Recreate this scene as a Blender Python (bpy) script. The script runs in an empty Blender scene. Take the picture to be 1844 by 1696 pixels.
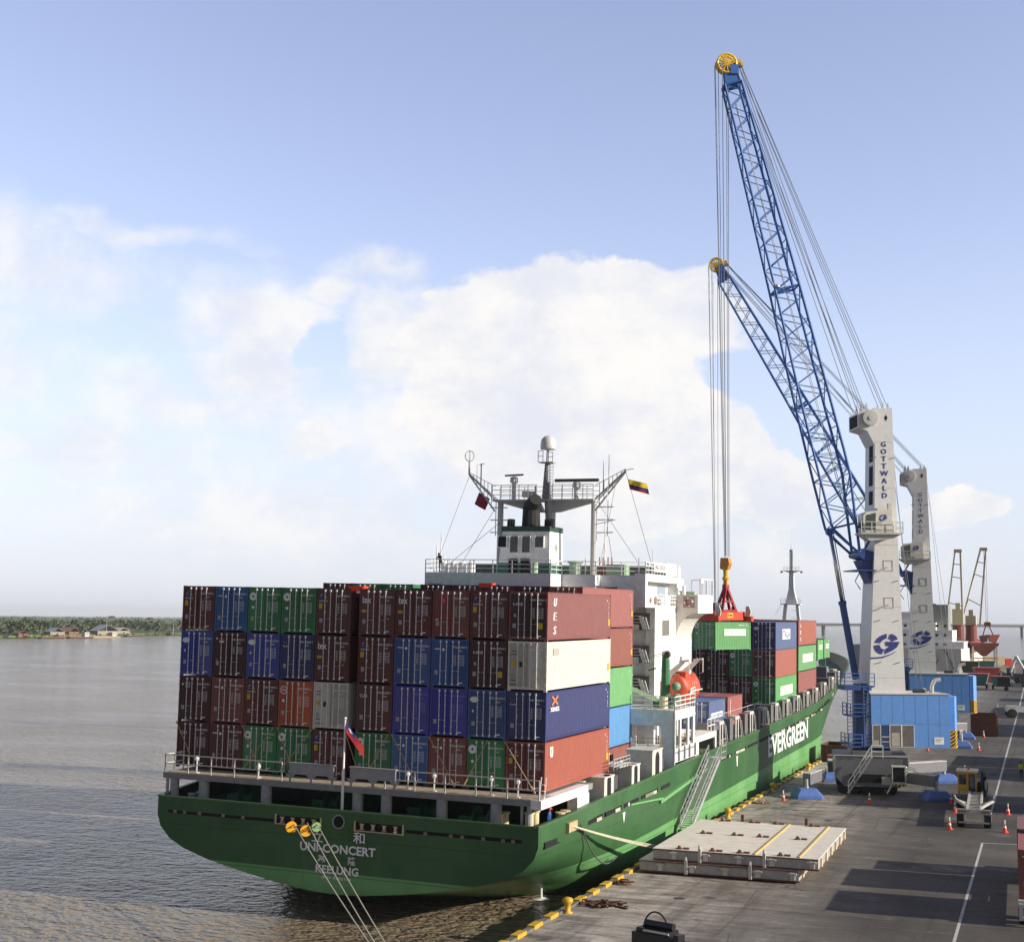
import bpy, math, random
from mathutils import Vector, Matrix
random.seed(7)
R = math.radians
scene = bpy.context.scene
C = scene.collection
# ---------------------------------------------------------------- camera
FPX = 2473.2
YAW, PITCH, ROLL = R(-21.6325), R(6.1158), R(0.5593)
def cam_axes(yaw, pitch, roll):
    cy, sy, cp, sp = math.cos(yaw), math.sin(yaw), math.cos(pitch), math.sin(pitch)
    f = Vector((sy*cp, cy*cp, sp)); r = Vector((cy, -sy, 0)); u = r.cross(f)
    c, s = math.cos(roll), math.sin(roll)
    return c*r+s*u, -s*r+c*u, f
CAM = Vector((0, 0, 17.6))
cr, cu, cf = cam_axes(YAW, PITCH, ROLL)
cd = bpy.data.cameras.new('camera'); cam = bpy.data.objects.new('camera', cd); C.objects.link(cam)
cd.sensor_fit = 'HORIZONTAL'; cd.sensor_width = 36; cd.lens = FPX/1844*36
cd.clip_start = 0.5; cd.clip_end = 40000
cam.matrix_world = Matrix(((cr.x, cu.x, -cf.x, CAM.x), (cr.y, cu.y, -cf.y, CAM.y), (cr.z, cu.z, -cf.z, CAM.z), (0, 0, 0, 1)))
scene.camera = cam
# ---------------------------------------------------------------- sun
SUN_AZ, SUN_EL = R(2.5), R(21)          # azimuth from +X towards +Y
sd = Vector((math.cos(SUN_EL)*math.cos(SUN_AZ), math.cos(SUN_EL)*math.sin(SUN_AZ), math.sin(SUN_EL)))
sl = bpy.data.lights.new('sun', 'SUN'); sl.energy = 5.0; sl.angle = R(0.5); sl.color = (1, 0.93, 0.82)
so = bpy.data.objects.new('sun', sl); C.objects.link(so)
so.rotation_euler = sd.to_track_quat('Z', 'Y').to_euler()
# ---------------------------------------------------------------- view
scene.view_settings.view_transform = 'Standard'; scene.view_settings.look = 'None'
scene.view_settings.exposure = 0.15; scene.view_settings.gamma = 1
scene.cycles.max_bounces = 6; scene.cycles.diffuse_bounces = 3; scene.cycles.glossy_bounces = 3
scene.cycles.transparent_max_bounces = 6; scene.cycles.volume_bounces = 1
# ---------------------------------------------------------------- sky with clouds (world directions only)
W = bpy.data.worlds.new('World'); scene.world = W; W.use_nodes = True
nt = W.node_tree; nt.nodes.clear()
def N(t, **k):
    n = nt.nodes.new(t)
    for a, b in k.items(): setattr(n, a, b)
    return n
def L(a, b): nt.links.new(a, b)
def M_(op, a, b=None, c=None, clamp=False):
    n = N('ShaderNodeMath', operation=op); n.use_clamp = clamp
    for i, x in enumerate((a, b, c)):
        if x is None: continue
        if isinstance(x, (int, float)): n.inputs[i].default_value = x
        else: L(x, n.inputs[i])
    return n.outputs[0]
def MR(x, a, b, lo=0.0, hi=1.0, smooth=True):
    n = N('ShaderNodeMapRange'); n.interpolation_type = 'SMOOTHSTEP' if smooth else 'LINEAR'
    L(x, n.inputs[0]); n.inputs[1].default_value = a; n.inputs[2].default_value = b
    n.inputs[3].default_value = lo; n.inputs[4].default_value = hi
    return n.outputs[0]
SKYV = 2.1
sky = N('ShaderNodeTexSky', sky_type='NISHITA'); sky.sun_disc = False
sky.sun_elevation = SUN_EL; sky.sun_rotation = R(90)-SUN_AZ
sky.air_density = 1.0; sky.dust_density = 0.6; sky.ozone_density = 1.6
tc = N('ShaderNodeTexCoord'); sep = N('ShaderNodeSeparateXYZ'); L(tc.outputs['Generated'], sep.inputs[0])
azr = M_('ARCTAN2', sep.outputs[0], sep.outputs[1]); azd = M_('MULTIPLY', azr, 57.2958)
eld = M_('MULTIPLY', M_('ARCSINE', sep.outputs[2]), 57.2958)
def noise(scale, detail, rough, offs=0.0, dist=0.0, zs=1.0):
    mp = N('ShaderNodeMapping'); L(tc.outputs['Generated'], mp.inputs[0])
    mp.inputs['Location'].default_value = (offs, offs*.7, offs*.3); mp.inputs['Scale'].default_value = (1, 1, zs)
    n = N('ShaderNodeTexNoise'); L(mp.outputs[0], n.inputs['Vector'])
    n.inputs['Scale'].default_value = scale; n.inputs['Detail'].default_value = detail
    n.inputs['Roughness'].default_value = rough; n.inputs['Distortion'].default_value = dist
    return n.outputs['Fac']
n_big = noise(13, 9, .62, 3.1, .15, 1.4)
n_fine = noise(30, 10, .66, 9.7, .2, 1.2)
n_w1 = noise(7.5, 3, .5, 14.2, .0, 1.3); n_w2 = noise(7.5, 3, .5, 31.9, .0, 1.3)
n_m1 = noise(19, 4, .55, 41.0, .0, 1.3); n_m2 = noise(19, 4, .55, 57.0, .0, 1.3)
azw = M_('ADD', M_('ADD', azd, M_('MULTIPLY', M_('SUBTRACT', n_w1, .5), 4.0)), M_('MULTIPLY', M_('SUBTRACT', n_m1, .5), 3.4))
elw = M_('ADD', M_('ADD', eld, M_('MULTIPLY', M_('SUBTRACT', n_w2, .5), 2.8)), M_('MULTIPLY', M_('SUBTRACT', n_m2, .5), 2.6))
nb = M_('ADD', M_('MULTIPLY', M_('SUBTRACT', n_big, .5), 1.3), M_('MULTIPLY', M_('SUBTRACT', n_fine, .5), .9))
def blob(ca, ce, ra, re, na=1.0, tilt=0.0, warp=True):
    da = M_('SUBTRACT', azw if warp else azd, ca); de = M_('SUBTRACT', elw if warp else eld, ce)
    ct, st = math.cos(R(tilt)), math.sin(R(tilt))
    x = M_('DIVIDE', M_('ADD', M_('MULTIPLY', da, ct), M_('MULTIPLY', de, st)), ra)
    y = M_('DIVIDE', M_('ADD', M_('MULTIPLY', da, -st), M_('MULTIPLY', de, ct)), re)
    r = M_('SQRT', M_('ADD', M_('MULTIPLY', x, x), M_('MULTIPLY', y, y)))
    return M_('ADD', M_('SUBTRACT', 1.0, r), M_('MULTIPLY', nb, na))
def mx(*a):
    r = a[0]
    for b in a[1:]: r = M_('MAXIMUM', r, b)
    return r
# one great anvil cloud, its lower billows and a smaller cloud beside it
hard = mx(blob(-16.9, 13.0, 6.4, 2.2, .26, 1), blob(-20.3, 9.6, 6.6, 5.0, .42), blob(-17.2, 8.8, 4.2, 4.4, .40), blob(-13.4, 7.3, 2.9, 2.6, .36),
          blob(-11.2, 5.2, 2.6, 1.9, .35), blob(-17.0, 5.0, 5.0, 2.4, .5), blob(-3.4, 4.7, 2.4, 1.2, .5))
left = mx(blob(-32.6, 12.2, 3.7, 2.3, .45), blob(-29.9, 13.6, 2.4, .9, .35), blob(-32.4, 10.2, 2.8, 2.2, .5), blob(-29.8, 7.2, 2.6, 1.2, .6), blob(-26.2, 11.6, 3.4, 3.0, .6))
left = M_('SUBTRACT', left, M_('MULTIPLY', M_('MAXIMUM', blob(-30.0, 11.6, 1.5, .9, .4), 0.0), 1.5))
m_hard = MR(hard, -.03, .13)
m_left = M_('MULTIPLY', MR(left, -.12, .62), .90)
soft = mx(blob(-41.5, 13.6, 6.6, 3.0, .7, -6), blob(-37.5, 15.4, 5.6, .9, .5, -4), blob(-43.0, 9.4, 5.0, 4.0, .9), blob(-31.0, 3.6, 14, 3.4, .9), blob(-26.5, 7.6, 4.6, 4.0, .8), blob(-38.5, 6.4, 8, 2.0, .9), blob(-19.5, 3.8, 9.0, 3.4, .8), blob(-9.0, 2.5, 10, 1.8, .8), blob(-24, 6, 5, 2.2, .9), blob(-34, 8.5, 9, 1.6, .9), blob(-27, 14.4, 3.5, 1.0, .7))
m_soft = M_('MULTIPLY', MR(soft, -.05, 1.0), .80)
cloud = mx(m_hard, m_left, m_soft)
cloud = M_('MULTIPLY', cloud, MR(eld, -.5, 5.5, .45, 1.0))
skyc = N('ShaderNodeHueSaturation'); L(sky.outputs[0], skyc.inputs['Color']); skyc.inputs['Saturation'].default_value = .80; L(M_('MULTIPLY', MR(M_('ABSOLUTE', M_('ADD', azd, 22)), 40, 105, SKYV, .65), MR(eld, 24, 60, 1.0, .60)), skyc.inputs['Value'])  # sky value falls off outside the view and overhead to lower fill light
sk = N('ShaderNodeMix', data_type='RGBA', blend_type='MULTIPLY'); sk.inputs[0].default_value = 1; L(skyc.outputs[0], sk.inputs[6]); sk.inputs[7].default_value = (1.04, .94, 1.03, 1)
# pale humid air low over the horizon, weakened outside the view to lower fill light
hz = M_('MULTIPLY', MR(eld, -2, 17, .80, 0.0), MR(M_('ABSOLUTE', M_('ADD', azd, 22)), 35, 90, 1.0, .22))
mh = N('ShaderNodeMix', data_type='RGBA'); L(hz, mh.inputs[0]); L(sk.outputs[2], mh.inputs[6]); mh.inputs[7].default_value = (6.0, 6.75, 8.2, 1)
tone = MR(M_('ADD', n_big, M_('MULTIPLY', n_fine, .35)), .50, .86, .0, 1.0)
mc = N('ShaderNodeMix', data_type='RGBA'); L(tone, mc.inputs[0]); mc.inputs[6].default_value = (7.3, 7.55, 8.3, 1); mc.inputs[7].default_value = (9.1, 8.9, 8.7, 1)
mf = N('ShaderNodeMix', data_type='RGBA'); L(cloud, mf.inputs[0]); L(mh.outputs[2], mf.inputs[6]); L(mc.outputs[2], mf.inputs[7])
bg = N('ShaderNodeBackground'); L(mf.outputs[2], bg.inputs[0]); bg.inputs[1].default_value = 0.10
ow = N('ShaderNodeOutputWorld'); L(bg.outputs[0], ow.inputs[0])
# ================================================================ helpers
_mats = {}
def mat(name, col, rough=.55, metal=0.0, var=.16, scale=2.5, streak=0.0, streak_col=(.16, .07, .03), spec=.5, bump=0.0, bscale=20, emit=None):
    if name in _mats: return _mats[name]
    m = bpy.data.materials.new(name); m.use_nodes = True; t = m.node_tree
    p = t.nodes['Principled BSDF']; ln = t.links.new
    p.inputs['Roughness'].default_value = rough; p.inputs['Metallic'].default_value = metal
    p.inputs['Specular IOR Level'].default_value = spec
    tcn = t.nodes.new('ShaderNodeTexCoord')
    nz = t.nodes.new('ShaderNodeTexNoise'); nz.inputs['Scale'].default_value = scale; nz.inputs['Detail'].default_value = 6; nz.inputs['Roughness'].default_value = .65
    ln(tcn.outputs['Object'], nz.inputs['Vector'])
    mr = t.nodes.new('ShaderNodeMapRange'); ln(nz.outputs['Fac'], mr.inputs[0]); mr.inputs[1].default_value = .3; mr.inputs[2].default_value = .7
    mxn = t.nodes.new('ShaderNodeMix'); mxn.data_type = 'RGBA'; ln(mr.outputs[0], mxn.inputs[0])
    mxn.inputs[6].default_value = tuple(c*(1-var) for c in col)+(1,); mxn.inputs[7].default_value = tuple(min(1, c*(1+var)) for c in col)+(1,)
    out = mxn.outputs[2]
    if streak > 0:
        mp = t.nodes.new('ShaderNodeMapping'); mp.inputs['Scale'].default_value = (2.2, 2.2, .22); ln(tcn.outputs['Object'], mp.inputs[0])
        n2 = t.nodes.new('ShaderNodeTexNoise'); n2.inputs['Scale'].default_value = 1.6; n2.inputs['Detail'].default_value = 8; n2.inputs['Roughness'].default_value = .7
        ln(mp.outputs[0], n2.inputs['Vector'])
        r2 = t.nodes.new('ShaderNodeMapRange'); ln(n2.outputs['Fac'], r2.inputs[0]); r2.inputs[1].default_value = .52; r2.inputs[2].default_value = .74; r2.inputs[4].default_value = streak
        m2 = t.nodes.new('ShaderNodeMix'); m2.data_type = 'RGBA'; ln(r2.outputs[0], m2.inputs[0]); ln(out, m2.inputs[6]); m2.inputs[7].default_value = tuple(streak_col)+(1,)
        out = m2.outputs[2]
    ln(out, p.inputs['Base Color'])
    if bump > 0:
        nb_ = t.nodes.new('ShaderNodeTexNoise'); nb_.inputs['Scale'].default_value = bscale; nb_.inputs['Detail'].default_value = 4; ln(tcn.outputs['Object'], nb_.inputs['Vector'])
        b = t.nodes.new('ShaderNodeBump'); b.inputs['Strength'].default_value = bump; b.inputs['Distance'].default_value = .05
        ln(nb_.outputs['Fac'], b.inputs['Height']); ln(b.outputs[0], p.inputs['Normal'])
    _mats[name] = m
    return m
_txt = {}
def text_mesh(s, bold=.012):
    key = (s, bold)
    if key not in _txt:
        c = bpy.data.curves.new('t', 'FONT'); c.body = s; c.size = 1; c.resolution_u = 2; c.offset = bold
        o = bpy.data.objects.new('t', c); C.objects.link(o)
        dg = bpy.context.evaluated_depsgraph_get(); dg.update()
        me = bpy.data.meshes.new_from_object(o.evaluated_get(dg))
        vs = [tuple(v.co) for v in me.vertices]; fs = [tuple(p.vertices) for p in me.polygons]
        bpy.data.objects.remove(o); bpy.data.curves.remove(c); bpy.data.meshes.remove(me)
        xs = [v[0] for v in vs] or [0, 1]; ys = [v[1] for v in vs] or [0, 1]
        _txt[key] = (vs, fs, min(xs), max(xs), min(ys), max(ys))
    return _txt[key]
class MB:
    def __init__(s): s.v = []; s.f = []; s.m = []
    def add(s, vs, fs, m=0):
        n = len(s.v); s.v += [tuple(v) for v in vs]
        for f in fs: s.f.append(tuple(i+n for i in f)); s.m.append(m)
        return s
    def box(s, x0, x1, y0, y1, z0, z1, m=0):
        vs = [(x, y, z) for z in (z0, z1) for y in (y0, y1) for x in (x0, x1)]
        return s.add(vs, [(0, 2, 3, 1), (4, 5, 7, 6), (0, 1, 5, 4), (2, 6, 7, 3), (0, 4, 6, 2), (1, 3, 7, 5)], m)
    def quad(s, a, b, c, d, m=0): return s.add([a, b, c, d], [(0, 1, 2, 3)], m)
    def prism(s, pts, vec, m=0):
        n = len(pts); v = Vector(vec); ps = [Vector(p) for p in pts]
        return s.add(ps+[p+v for p in ps], [tuple(range(n-1, -1, -1)), tuple(range(n, 2*n))]+[(i, (i+1) % n, (i+1) % n+n, i+n) for i in range(n)], m)
    def bar(s, p, q, w, h=None, m=0, up=(0, 0, 1)):
        p = Vector(p); q = Vector(q); d = (q-p)
        if d.length < 1e-6: return s
        d.normalize(); h = h or w; u = Vector(up)
        if abs(d.dot(u)) > .98: u = Vector((1, 0, 0))
        a = d.cross(u).normalized()*w/2; b = a.cross(d).normalized()*h/2
        vs = [p-a-b, p+a-b, p+a+b, p-a+b, q-a-b, q+a-b, q+a+b, q-a+b]
        return s.add(vs, [(0, 1, 2, 3), (7, 6, 5, 4), (0, 4, 5, 1), (1, 5, 6, 2), (2, 6, 7, 3), (3, 7, 4, 0)], m)
    def tube(s, p, q, r0, r1=None, n=8, m=0):
        p = Vector(p); q = Vector(q); d = q-p; r1 = r0 if r1 is None else r1
        if d.length < 1e-6: return s
        d.normalize(); u = Vector((0, 0, 1)) if abs(d.z) < .95 else Vector((1, 0, 0))
        a = d.cross(u).normalized(); b = a.cross(d)
        vs = []
        for c, r in ((p, r0), (q, r1)):
            for i in range(n):
                t = 2*math.pi*i/n; vs.append(c+a*r*math.cos(t)+b*r*math.sin(t))
        return s.add(vs, [tuple(range(n-1, -1, -1)), tuple(range(n, 2*n))]+[(i, (i+1) % n, (i+1) % n+n, i+n) for i in range(n)], m)
    def path(s, pts, r, n=6, m=0):
        for a, b in zip(pts, pts[1:]): s.tube(a, b, r, r, n, m)
        return s
    def lathe(s, prof, c=(0, 0, 0), n=16, m=0, axis='z'):
        vs = []
        for r, z in prof:
            for i in range(n):
                t = 2*math.pi*i/n; x, y = r*math.cos(t), r*math.sin(t)
                p = (x, y, z) if axis == 'z' else ((z, x, y) if axis == 'x' else (x, z, y))
                vs.append((p[0]+c[0], p[1]+c[1], p[2]+c[2]))
        k = len(prof); fs = [(j*n+i, j*n+(i+1) % n, (j+1)*n+(i+1) % n, (j+1)*n+i) for j in range(k-1) for i in range(n)]
        fs += [tuple(range(n-1, -1, -1)), tuple(range((k-1)*n, k*n))]
        return s.add(vs, fs, m)
    def loft(s, secs, m=0, close=True, caps=True):
        n = len(secs[0]); vs = [p for q in secs for p in q]; fs = []
        for j in range(len(secs)-1):
            for i in range(n if close else n-1):
                fs.append((j*n+i, j*n+(i+1) % n, (j+1)*n+(i+1) % n, (j+1)*n+i))
        if caps: fs += [tuple(range(n-1, -1, -1)), tuple(range((len(secs)-1)*n, len(secs)*n))]
        return s.add(vs, fs, m)
    def text(s, txt, org, right, up, h, m=0, width=None, align='L', shear=0.0, bold=.012):
        vs, fs, x0, x1, y0, y1 = text_mesh(txt, bold)
        if not vs: return s
        k = h/max(.001, (y1-y0)); kx = (width/(x1-x0)) if width else k
        r = Vector(right).normalized(); u = Vector(up).normalized(); o = Vector(org)
        ox = {'L': 0, 'C': -(x1-x0)*kx/2, 'R': -(x1-x0)*kx}[align]
        return s.add([o+r*((x-x0)*kx+ox+shear*(y-y0)*k)+u*((y-y0)*k) for x, y, z in vs], fs, m)
    def rail(s, pts, h=1.0, step=1.5, r=.022, rows=3, m=0, closed=False):
        pts = [Vector(p) for p in pts]
        for a, b in zip(pts, pts[1:]):
            n = max(1, round((b-a).length/step))
            for k in range(n+1):
                p = a.lerp(b, k/n); s.bar(p, p+Vector((0, 0, h)), r*2.2, m=m)
            for j in range(rows):
                z = Vector((0, 0, h*(j+1)/rows)); s.bar(a+z, b+z, r*2, m=m)
        return s
    def mesh(s, name, mats, smooth=False):
        me = bpy.data.meshes.new(name); me.from_pydata(s.v, [], s.f)
        for x in (mats if isinstance(mats, (list, tuple)) else [mats]): me.materials.append(x)
        me.polygons.foreach_set('material_index', s.m)
        if smooth: me.polygons.foreach_set('use_smooth', [True]*len(s.f))
        me.update(); return me
    def obj(s, name, mats, parent=None, smooth=False, label=None, kind=None):
        o = bpy.data.objects.new(name, s.mesh(name, mats, smooth)); C.objects.link(o)
        if parent is not None: o.parent = parent
        if label: o['label'] = label
        if kind: o['kind'] = kind
        return o
# ship frame: the vessel floats with a slight list and trim relative to the quay
HM = Matrix(((0.9999, 0.0030, 0.0144, 0), (-0.0029, 1.0, -0.0053, 0), (-0.0144, 0.0053, 0.9999, 0), (0, 0, 0, 1)))
HM = Matrix.Translation(Vector((-27.7577, 75.9100, 19.1569))) @ HM
def place(o, loc=(0, 0, 0), rz=0.0, ship=False, rot=None):
    m = Matrix.Translation(Vector(loc)) @ (rot if rot is not None else Matrix.Rotation(rz, 4, 'Z'))
    o.matrix_world = (HM @ m) if ship else m
    return o
def tag(o, label, cat, group=None):
    o['label'] = label; o['category'] = cat
    if group: o['group'] = group
    return o
def thing(name, label, cat, loc=(0, 0, 0), rz=0.0, group=None, ship=False, rot=None):
    o = bpy.data.objects.new(name, None); o.empty_display_size = .3; C.objects.link(o)
    place(o, loc, rz, ship, rot); return tag(o, label, cat, group)
def single(mb, name, mats, label, cat, loc=(0, 0, 0), rz=0.0, group=None, ship=False, smooth=False, rot=None):
    o = mb.obj(name, mats, None, smooth); place(o, loc, rz, ship, rot); return tag(o, label, cat, group)
def dup(root, label=None, group=None):
    r = root.copy(); C.objects.link(r)
    if label: r['label'] = label
    if group: r['group'] = group
    for ch in list(root.children):
        c = ch.copy(); C.objects.link(c); c.parent = r
        for g in list(ch.children):
            d = g.copy(); C.objects.link(d); d.parent = c
    return r
# ---------------------------------------------------------------- common materials
M_white = mat('white_paint', (.84, .83, .80), .5, streak=.10, streak_col=(.40, .28, .18))
M_offw = mat('weathered_white_paint', (.60, .58, .53), .6, streak=.22, streak_col=(.35, .22, .12))
M_grey = mat('grey_paint', (.36, .36, .36), .55, streak=.15, streak_col=(.2, .12, .08))
M_lgrey = mat('light_grey_paint', (.50, .50, .48), .5, var=.05, streak=.08, streak_col=(.3, .24, .18))
M_dgrey = mat('dark_grey_paint', (.10, .10, .105), .6)
M_black = mat('black_rubber', (.018, .018, .02), .7)
M_dark = mat('painted_dark_opening', (.008, .008, .009), .9, var=.3)  # near-black stands in for the shade inside slots, ports and doorways
M_glass = mat('dark_window_glass', (.03, .04, .05), .08, spec=.8)
M_steel = mat('galvanised_steel', (.55, .55, .54), .4, .3)
M_rope = mat('mooring_rope', (.55, .50, .38), .8)
M_wire = mat('steel_wire_rope', (.14, .14, .15), .5, .3)
M_cream = mat('cream_paint', (.72, .62, .38), .55, streak=.2)
M_blue = mat('sky_blue_paint', (.12, .29, .66), .45, var=.07, streak=.06, streak_col=(.03, .08, .2))
M_dblue = mat('dark_blue_paint', (.025, .07, .24), .45, var=.1)
M_yel = mat('safety_yellow_paint', (.75, .42, .02), .5, streak=.15)
M_orange = mat('traffic_orange', (.85, .06, .02), .45, var=.06)
M_red = mat('signal_red_paint', (.62, .035, .015), .45)
M_rust = mat('rusty_steel', (.17, .065, .035), .85, var=.4, scale=5)
M_green = mat('machinery_green_paint', (.05, .19, .09), .5, streak=.2)
M_lgreen = mat('pale_green_paint', (.36, .50, .32), .5)
M_deck = mat('deck_green_paint', (.03, .09, .05), .8, var=.4)
M_ink = mat('white_lettering', (.80, .80, .78), .6, var=.03)
M_logo = mat('dark_blue_lettering', (.03, .04, .22), .5)
M_skin = mat('skin', (.22, .11, .07), .6)
# ================================================================ setting: water, quay, far bank
def nodes_mat(name):
    m = bpy.data.materials.new(name); m.use_nodes = True
    return m, m.node_tree, m.node_tree.nodes['Principled BSDF']
def tex(t, kind, vec, scale, detail=6, rough=.6, mscale=(1, 1, 1), dist=0, rz=0):
    mp = t.nodes.new('ShaderNodeMapping'); mp.inputs['Scale'].default_value = mscale; mp.inputs['Rotation'].default_value = (0, 0, rz); t.links.new(vec, mp.inputs[0])
    n = t.nodes.new('ShaderNodeTexNoise'); n.inputs['Scale'].default_value = scale; n.inputs['Detail'].default_value = detail
    n.inputs['Roughness'].default_value = rough; n.inputs['Distortion'].default_value = dist; t.links.new(mp.outputs[0], n.inputs['Vector'])
    return n.outputs['Fac']
def mrange(t, x, a, b, lo=0, hi=1):
    n = t.nodes.new('ShaderNodeMapRange'); t.links.new(x, n.inputs[0])
    n.inputs[1].default_value = a; n.inputs[2].default_value = b; n.inputs[3].default_value = lo; n.inputs[4].default_value = hi; return n.outputs[0]
def mixc(t, f, a, b, blend='MIX'):
    n = t.nodes.new('ShaderNodeMix'); n.data_type = 'RGBA'; n.blend_type = blend
    if isinstance(f, float): n.inputs[0].default_value = f
    else: t.links.new(f, n.inputs[0])
    for i, x in ((6, a), (7, b)):
        if isinstance(x, tuple): n.inputs[i].default_value = x+(1,)
        else: t.links.new(x, n.inputs[i])
    return n.outputs[2]
def mmath(t, op, a, b):
    n = t.nodes.new('ShaderNodeMath'); n.operation = op
    for i, x in enumerate((a, b)):
        if isinstance(x, (int, float)): n.inputs[i].default_value = x
        else: t.links.new(x, n.inputs[i])
    return n.outputs[0]
# river water: silty brown body under a wind-rippled surface
mw, t, p = nodes_mat('river_water')
g = t.nodes.new('ShaderNodeTexCoord').outputs['Object']
silt = tex(t, 'n', g, .012, 5, .6, (1, 2.2, 1))
col = mixc(t, mrange(t, silt, .35, .65), (.225, .172, .108), (.29, .232, .162))
t.links.new(col, p.inputs['Base Color']); p.inputs['Roughness'].default_value = .11; p.inputs['IOR'].default_value = 1.333
p.inputs['Specular IOR Level'].default_value = .5
w1 = tex(t, 'n', g, .17, 3, .5, (1.0, 1.7, 1), .3, R(-14))
w2 = tex(t, 'n', g, .72, 2, .5, (1.0, 1.5, 1), .6, R(8))
w3 = tex(t, 'n', g, 1.9, 2, .5, (1.0, 1.4, 1), .3, R(-20))
calm = mrange(t, tex(t, 'n', g, .03, 3, .5, (1, 1.6, 1)), .35, .6, .45, 1.0)
h = mmath(t, 'ADD', mmath(t, 'ADD', mmath(t, 'MULTIPLY', w1, 1.0), mmath(t, 'MULTIPLY', w2, 1.5)), mmath(t, 'MULTIPLY', w3, .85))
w4 = tex(t, 'n', g, 6.5, 4, .6, (1.0, 1.3, 1), .2, R(12)); h = mmath(t, 'ADD', h, mmath(t, 'MULTIPLY', w4, .10)); h = mmath(t, 'MULTIPLY', h, calm)
b = t.nodes.new('ShaderNodeBump'); b.inputs['Strength'].default_value = 1.0; b.inputs['Distance'].default_value = .54
t.links.new(h, b.inputs['Height']); t.links.new(b.outputs[0], p.inputs['Normal'])
mb = MB(); mb.quad((-14000, -2000, 0), (14000, -2000, 0), (14000, 14000, 0), (-14000, 14000, 0)); mb.obj('water', mw, kind='structure')
# quay: worn asphalt apron running into bare concrete along the edge
QX = -25.72; QZ = 1.8
mq, t, p = nodes_mat('worn_asphalt_apron')
g = t.nodes.new('ShaderNodeTexCoord').outputs['Object']
sx = t.nodes.new('ShaderNodeSeparateXYZ'); t.links.new(g, sx.inputs[0])
edge = mrange(t, sx.outputs[0], QX+2.5, QX+16, 1, 0)
n1 = tex(t, 'n', g, .09, 6, .62, (1, 1.7, 1)); n2 = tex(t, 'n', g, .55, 8, .7, (.45, 1.6, 1), .4); n3 = tex(t, 'n', g, 9, 5, .7)
n4 = tex(t, 'n', g, .25, 7, .7, (1.6, .35, 1), .3)
asp = mixc(t, mrange(t, n1, .35, .65), (.085, .075, .064), (.150, .132, .112))
asp = mixc(t, mrange(t, n4, .48, .72, 0, .6), asp, (.060, .053, .047))
con = mixc(t, mrange(t, n2, .36, .66), (.24, .212, .178), (.78, .72, .62))
fac = mmath(t, 'MULTIPLY', edge, mrange(t, n4, .34, .60, .15, 1.0))
c2 = mixc(t, fac, asp, con)
c2 = mixc(t, mrange(t, n2, .60, .78, 0, .45), c2, (.55, .50, .43))
c2 = mixc(t, mrange(t, n3, .40, .62, 0, .30), c2, (.05, .045, .04))
oil = mrange(t, tex(t, 'n', g, .33, 4, .55), .64, .72, 0, .75); c2 = mixc(t, oil, c2, (.035, .032, .030))
tyre = mrange(t, tex(t, 'n', g, .9, 3, .5, (1.5, .025, 1), .15, R(2)), .60, .70, 0, .45); c2 = mixc(t, tyre, c2, (.045, .041, .038))
pale = mrange(t, tex(t, 'n', g, .16, 7, .75, (.5, 1.5, 1), .8), .56, .72, 0, .6); c2 = mixc(t, pale, c2, (.36, .33, .285))
vr = t.nodes.new('ShaderNodeTexVoronoi'); vr.feature = 'DISTANCE_TO_EDGE'; vr.inputs['Scale'].default_value = .13; t.links.new(g, vr.inputs['Vector'])
crk = mrange(t, vr.outputs['Distance'], .0, .006, .55, 0); c2 = mixc(t, crk, c2, (.03, .027, .025))
t.links.new(c2, p.inputs['Base Color']); p.inputs['Roughness'].default_value = .85; p.inputs['Specular IOR Level'].default_value = .25
b = t.nodes.new('ShaderNodeBump'); b.inputs['Strength'].default_value = .35; b.inputs['Distance'].default_value = .02; t.links.new(n3, b.inputs['Height']); t.links.new(b.outputs[0], p.inputs['Normal'])
mb = MB(); mb.box(QX, 3000, -600, 640, -4, QZ); mb.obj('quay', mq, kind='structure')
M_line = mat('worn_white_road_paint', (.55, .54, .50), .7, var=.35, scale=4)
M_joint = mat('tarred_joint', (.03, .028, .026), .9)
mb = MB()
def strip(mb, x0, y0, x1, y1, w, z, m=0):
    d = Vector((x1-x0, y1-y0, 0)).normalized(); n = Vector((-d.y, d.x, 0))*w/2
    a, b = Vector((x0, y0, z)), Vector((x1, y1, z)); mb.quad(a-n, b-n, b+n, a+n, m)
strip(mb, -5.2, 60, -5.58, 107, .16, QZ+.006); strip(mb, -5.66, 106.9, -1.5, 107.6, .15, QZ+.0065)
strip(mb, -5.7, 122, -6.0, 150, .16, QZ+.006); strip(mb, -6.0, 150, -7.4, 285, .2, QZ+.006); strip(mb, -7.4, 285, -9.0, 420, .25, QZ+.006)
strip(mb, -2.0, 110.5, -1.6, 160, .14, QZ+.006)
mb.obj('road_markings', M_line, kind='structure')
mb = MB()
for y in (54.5, 77.0, 99.5, 122.6, 145, 168, 190): strip(mb, QX+.4, y, 60, y+2.6, .07, QZ+.003)
mb.obj('quay_joints', M_joint, kind='structure')
mb = MB()
for x, y, r in ((-20.6, 78.5, .35), (-12.2, 70.5, .3), (-9.0, 104.5, .3), (-17.5, 113.5, .35), (-21.0, 118.2, .3), (-13.0, 160, .4)): mb.lathe([(r, 0), (r, .004)], (x, y, QZ+.008), 14)
mb.obj('drain_covers', mat('cast_iron_cover', (.06, .05, .045), .7), kind='structure')
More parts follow.
